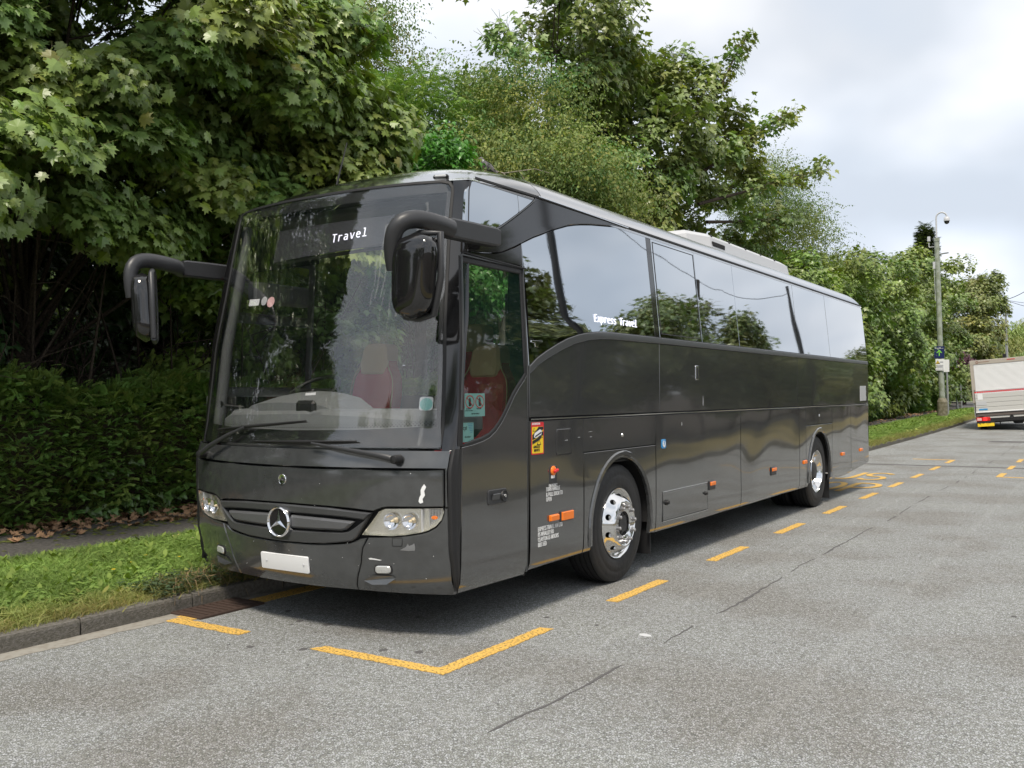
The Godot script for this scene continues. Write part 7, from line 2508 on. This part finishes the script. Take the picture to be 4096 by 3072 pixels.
func van() -> void:
	# a box van driving away; its rear faces the camera, leaning to the kerb
	var t := base("box_van", Vector3(0.18, gy(-31.3) , -31.3), "white box van with a ribbed roller shutter driving away at the right edge", "van")
	t.rotation = Vector3(0, 0.10, 0.075)
	var B := func(mb: MB, at: Vector3, size: Vector3, bev := 0.01) -> void: mb.box(Transform3D(Basis(), at), size, bev)
	var mb := MB.new()
	B.call(mb, Vector3(0, 1.55, -2.0), Vector3(2.12, 2.0, 3.96), 0.02)
	put(mb, "box_body", M.white, t, false)
	mb = MB.new()
	B.call(mb, Vector3(0, 2.545, 0.0), Vector3(2.16, 0.16, 0.06))
	for e in [-1.0, 1.0]: B.call(mb, Vector3(e * 1.02, 1.76, 0.0), Vector3(0.115, 1.40, 0.06))
	put(mb, "rear_frame", M.van_frame, t, false)
	mb = MB.new()
	for k in 24: B.call(mb, Vector3(0, 1.515 + k * 0.0405, 0.0), Vector3(1.92, 0.036, 0.03), 0.012)
	put(mb, "roller_shutter", M.white, t, false)
	mb = MB.new()
	B.call(mb, Vector3(0.28, 2.565, 0.034), Vector3(0.26, 0.025, 0.01), 0.003)
	put(mb, "top_lamp", M.red_lens, t, false)
	mb = MB.new()
	mb.lathe(Transform3D(Basis(Vector3.RIGHT, PI / 2), Vector3(-0.83, 2.545, 0.032)), [Vector2(0.045, 0.0), Vector2(0.045, 0.006), Vector2(0.03, 0.006), Vector2(0.03, 0.0)], 18)
	B.call(mb, Vector3(-0.60, 2.548, 0.033), Vector3(0.34, 0.014, 0.006), 0.002)
	put(mb, "maker_mark", M.rust, t, false)
	# tail lift in four boards, with a checked tape above
	for k in 4:
		mb = MB.new()
		B.call(mb, Vector3(0, 1.30 - k * 0.165, 0.035 + 0.003 * (k % 2)), Vector3(2.0, 0.157, 0.05), 0.008)
		put(mb, "tail_lift_board", M.lift, t, false)
	mb = MB.new()
	B.call(mb, Vector3(0, 1.425, 0.035), Vector3(2.0, 0.085, 0.05), 0.006)
	put(mb, "tail_lift_edge", M.white, t, false)
	for k in 26:
		mb = MB.new()
		B.call(mb, Vector3(-0.97 + k * 0.077, 1.447, 0.063), Vector3(0.066, 0.05, 0.006), 0.001)
		put(mb, "red_tape", M.red, t, false)
	mb = MB.new()
	B.call(mb, Vector3(0, 0.715, 0.02), Vector3(2.02, 0.05, 0.10), 0.01)
	put(mb, "tail_lift_lip", M.white, t, false)
	mb = MB.new()
	B.call(mb, Vector3(0, 0.62, -0.02), Vector3(2.06, 0.14, 0.10), 0.02)
	put(mb, "platform", M.rust_dark, t, false)
	mb = MB.new()
	B.call(mb, Vector3(0.05, 0.475, -0.04), Vector3(1.70, 0.20, 0.08), 0.03)
	var bp := put(mb, "bumper", M.lift, t, false)
	mb = MB.new()
	mb.lathe(Transform3D(Basis(Vector3.RIGHT, PI / 2), Vector3(0.14, 0.49, 0.005)), [Vector2(0.0, 0.01), Vector2(0.045, 0.01), Vector2(0.055, 0.014), Vector2(0.065, 0.0)], 20)
	put(mb, "badge", M.rubber, t, false)
	for e in [-1.0, 1.0]:
		mb = MB.new()
		B.call(mb, Vector3(e * 0.79, 0.45, 0.015), Vector3(0.46, 0.15, 0.07), 0.02)
		var l := put(mb, "tail_lamp", M.red_lens, t, false)
		mb = MB.new()
		B.call(mb, Vector3(0.06, 0.075, 0.035), Vector3(0.13, 0.11, 0.012), 0.02)
		put(mb, "brake_light", M.tail_lit, l, false)
		mb = MB.new()
		B.call(mb, Vector3(-0.13 * e * e, 0.075, 0.035), Vector3(0.15, 0.09, 0.01), 0.02)
		put(mb, "reversing_lens", M.pink, l, false)
	mb = MB.new()
	B.call(mb, Vector3(-0.72, 0.30, 0.03), Vector3(0.60, 0.15, 0.03), 0.008)
	var np := put(mb, "plate_holder", M.rubber, t, false)
	mb = MB.new()
	B.call(mb, Vector3(0, 0.02, 0.017), Vector3(0.55, 0.118, 0.008), 0.003)
	put(mb, "number_plate", M.yellow, np, false)
	var tm := lettering("LJ15 YJU", Vector3.ZERO, Basis(), 0.078, M.black, t, "plate_lettering", true, 0.98, 0.002)
	tm.position = Vector3(-0.965, 0.262, 0.052)
	mb = MB.new()
	B.call(mb, Vector3(0.1, 0.33, -0.2), Vector3(1.5, 0.05, 0.06), 0.01)
	B.call(mb, Vector3(0.35, 0.28, -0.5), Vector3(0.35, 0.12, 0.3), 0.05)
	B.call(mb, Vector3(-0.25, 0.30, -0.1), Vector3(0.04, 0.2, 0.06), 0.01)
	B.call(mb, Vector3(0.75, 0.30, -0.1), Vector3(0.04, 0.2, 0.06), 0.01)
	put(mb, "chassis", M.rubber, t, false)
	mb = MB.new()
	B.call(mb, Vector3(-1.0, 1.0, -0.02), Vector3(0.06, 1.1, 0.10), 0.01)
	put(mb, "lift_mast", M.rust_dark, t, false)
	for q in [[M.white, Vector3(-0.83, 1.27, 0.066), Vector3(0.17, 0.20, 0.006)], [M.rooflight, Vector3(-0.80, 1.04, 0.066), Vector3(0.34, 0.15, 0.006)], [M.blue, Vector3(-0.76, 0.81, 0.066), Vector3(0.28, 0.06, 0.006)]]:
		mb = MB.new()
		B.call(mb, q[1], q[2], 0.002)
		put(mb, "sticker", q[0], t, false)
	for e in [-1.0, 1.0]:
		for z in [-0.95, -4.6]:
			mb = MB.new()
			mb.lathe(Transform3D(Basis(Vector3.FORWARD, PI / 2), Vector3(e * 0.80, 0.34, z)), [Vector2(0.0, -0.13), Vector2(0.20, -0.13), Vector2(0.32, -0.13), Vector2(0.35, -0.10), Vector2(0.35, 0.10), Vector2(0.32, 0.13), Vector2(0.20, 0.13), Vector2(0.0, 0.13)], 28)
			put(mb, "wheel", M.tyre, t, false)
	mb = MB.new()
	B.call(mb, Vector3(0, 1.25, -4.9), Vector3(1.95, 1.5, 1.9), 0.25)
	put(mb, "cab", M.white, t, false)
	mb = MB.new()
	B.call(mb, Vector3(0, 0.42, -2.8), Vector3(1.2, 0.16, 5.6), 0.02)
	put(mb, "frame_rails", M.rubber, t, false)

func pigeon() -> void:
	# the bare branch belongs to the drooping birch's neighbour and carries the bird
	var b := base("dead_branch", Vector3(-6.3, 5.0, -8.6), "bare pale branch sticking up behind the coach roof under the pigeon", "branch")
	var o := Vector3(-6.0, 5.65, -7.6)
	var mb := MB.new()
	var U := Vector3(0.841, 0, -0.541)     # along the picture's horizontal
	var f := func(x: float, y: float, d := 0.0) -> Vector3: return o + U * x + Vector3(0, y, 0) + Vector3(-0.54, 0, -0.84) * d
	mb.tube([f.call(0.55, -0.75, 0.3), f.call(0.25, -0.40, 0.1), f.call(0.0, -0.10), f.call(-0.14, 0.12), f.call(-0.40, 0.20), f.call(-0.62, 0.08)], [0.022, 0.02, 0.017, 0.014, 0.010, 0.006], 6)
	mb.tube([f.call(-0.14, 0.12), f.call(0.15, 0.16), f.call(0.45, 0.20), f.call(0.72, 0.12)], [0.011, 0.009, 0.007, 0.004], 5)
	mb.tube([f.call(-0.05, -0.02), f.call(-0.25, -0.18), f.call(-0.42, -0.22)], [0.008, 0.006, 0.003], 5)
	mb.tube([f.call(0.25, -0.40, 0.1), f.call(0.30, -0.05), f.call(0.18, 0.14)], [0.009, 0.006, 0.003], 5)
	mb.tube([f.call(0.15, 0.16), f.call(0.30, -0.1), f.call(0.5, -0.3)], [0.006, 0.005, 0.003], 5)
	put(mb, "branch", M.pale_bark, b)
	var p := base("pigeon", f.call(-0.48, 0.17), "grey wood pigeon with a white neck patch perched on the bare branch", "pigeon")
	# one continuous body: rings from the tail over the back to the beak, facing left and down-left
	var q := p.position
	var g := func(x: float, y: float) -> Vector3: return q + U * x + Vector3(0, y, 0)
	mb = MB.new()
	mb.tube([g.call(0.30, -0.13), g.call(0.24, -0.09), g.call(0.14, -0.01), g.call(0.06, 0.07), g.call(0.0, 0.11), g.call(-0.05, 0.17), g.call(-0.065, 0.215), g.call(-0.085, 0.235), g.call(-0.115, 0.228), g.call(-0.135, 0.222)], [0.018, 0.03, 0.055, 0.072, 0.070, 0.045, 0.032, 0.030, 0.012, 0.003], 14, 0.85)
	put(mb, "body", M.feather, p)
	mb = MB.new()
	mb.tube([g.call(0.01, 0.03), g.call(-0.03, 0.10), g.call(-0.055, 0.15)], [0.03, 0.052, 0.03], 10, 0.8)
	put(mb, "breast", M.breast, p)
	mb = MB.new()
	mb.tube([g.call(-0.045, 0.165) + Vector3(0.016, 0, 0.026), g.call(-0.05, 0.20) + Vector3(0.014, 0, 0.020)], [0.016, 0.012], 8)
	put(mb, "neck_patch", M.white, p)
	mb = MB.new()
	mb.tube([g.call(0.26, -0.09) + Vector3(0.02, 0, 0.03), g.call(0.12, 0.02) + Vector3(0.03, 0, 0.045), g.call(0.02, 0.10) + Vector3(0.03, 0, 0.04)], [0.012, 0.036, 0.02], 10, 0.5)
	put(mb, "wing", M.wing, p)
	mb = MB.new()
	for s in [-0.02, 0.025]: mb.tube([g.call(0.02 + s, 0.04), g.call(0.0 + s, -0.02)], [0.006, 0.005], 6)
	put(mb, "legs", M.pink, p)

func _ready() -> void:
	make_sky()
	make_materials()
	ground()
	coach()
	plants()
	verge_plants()
	road_markings()
	drain()
	lamp_column()
	van()
	pigeon()
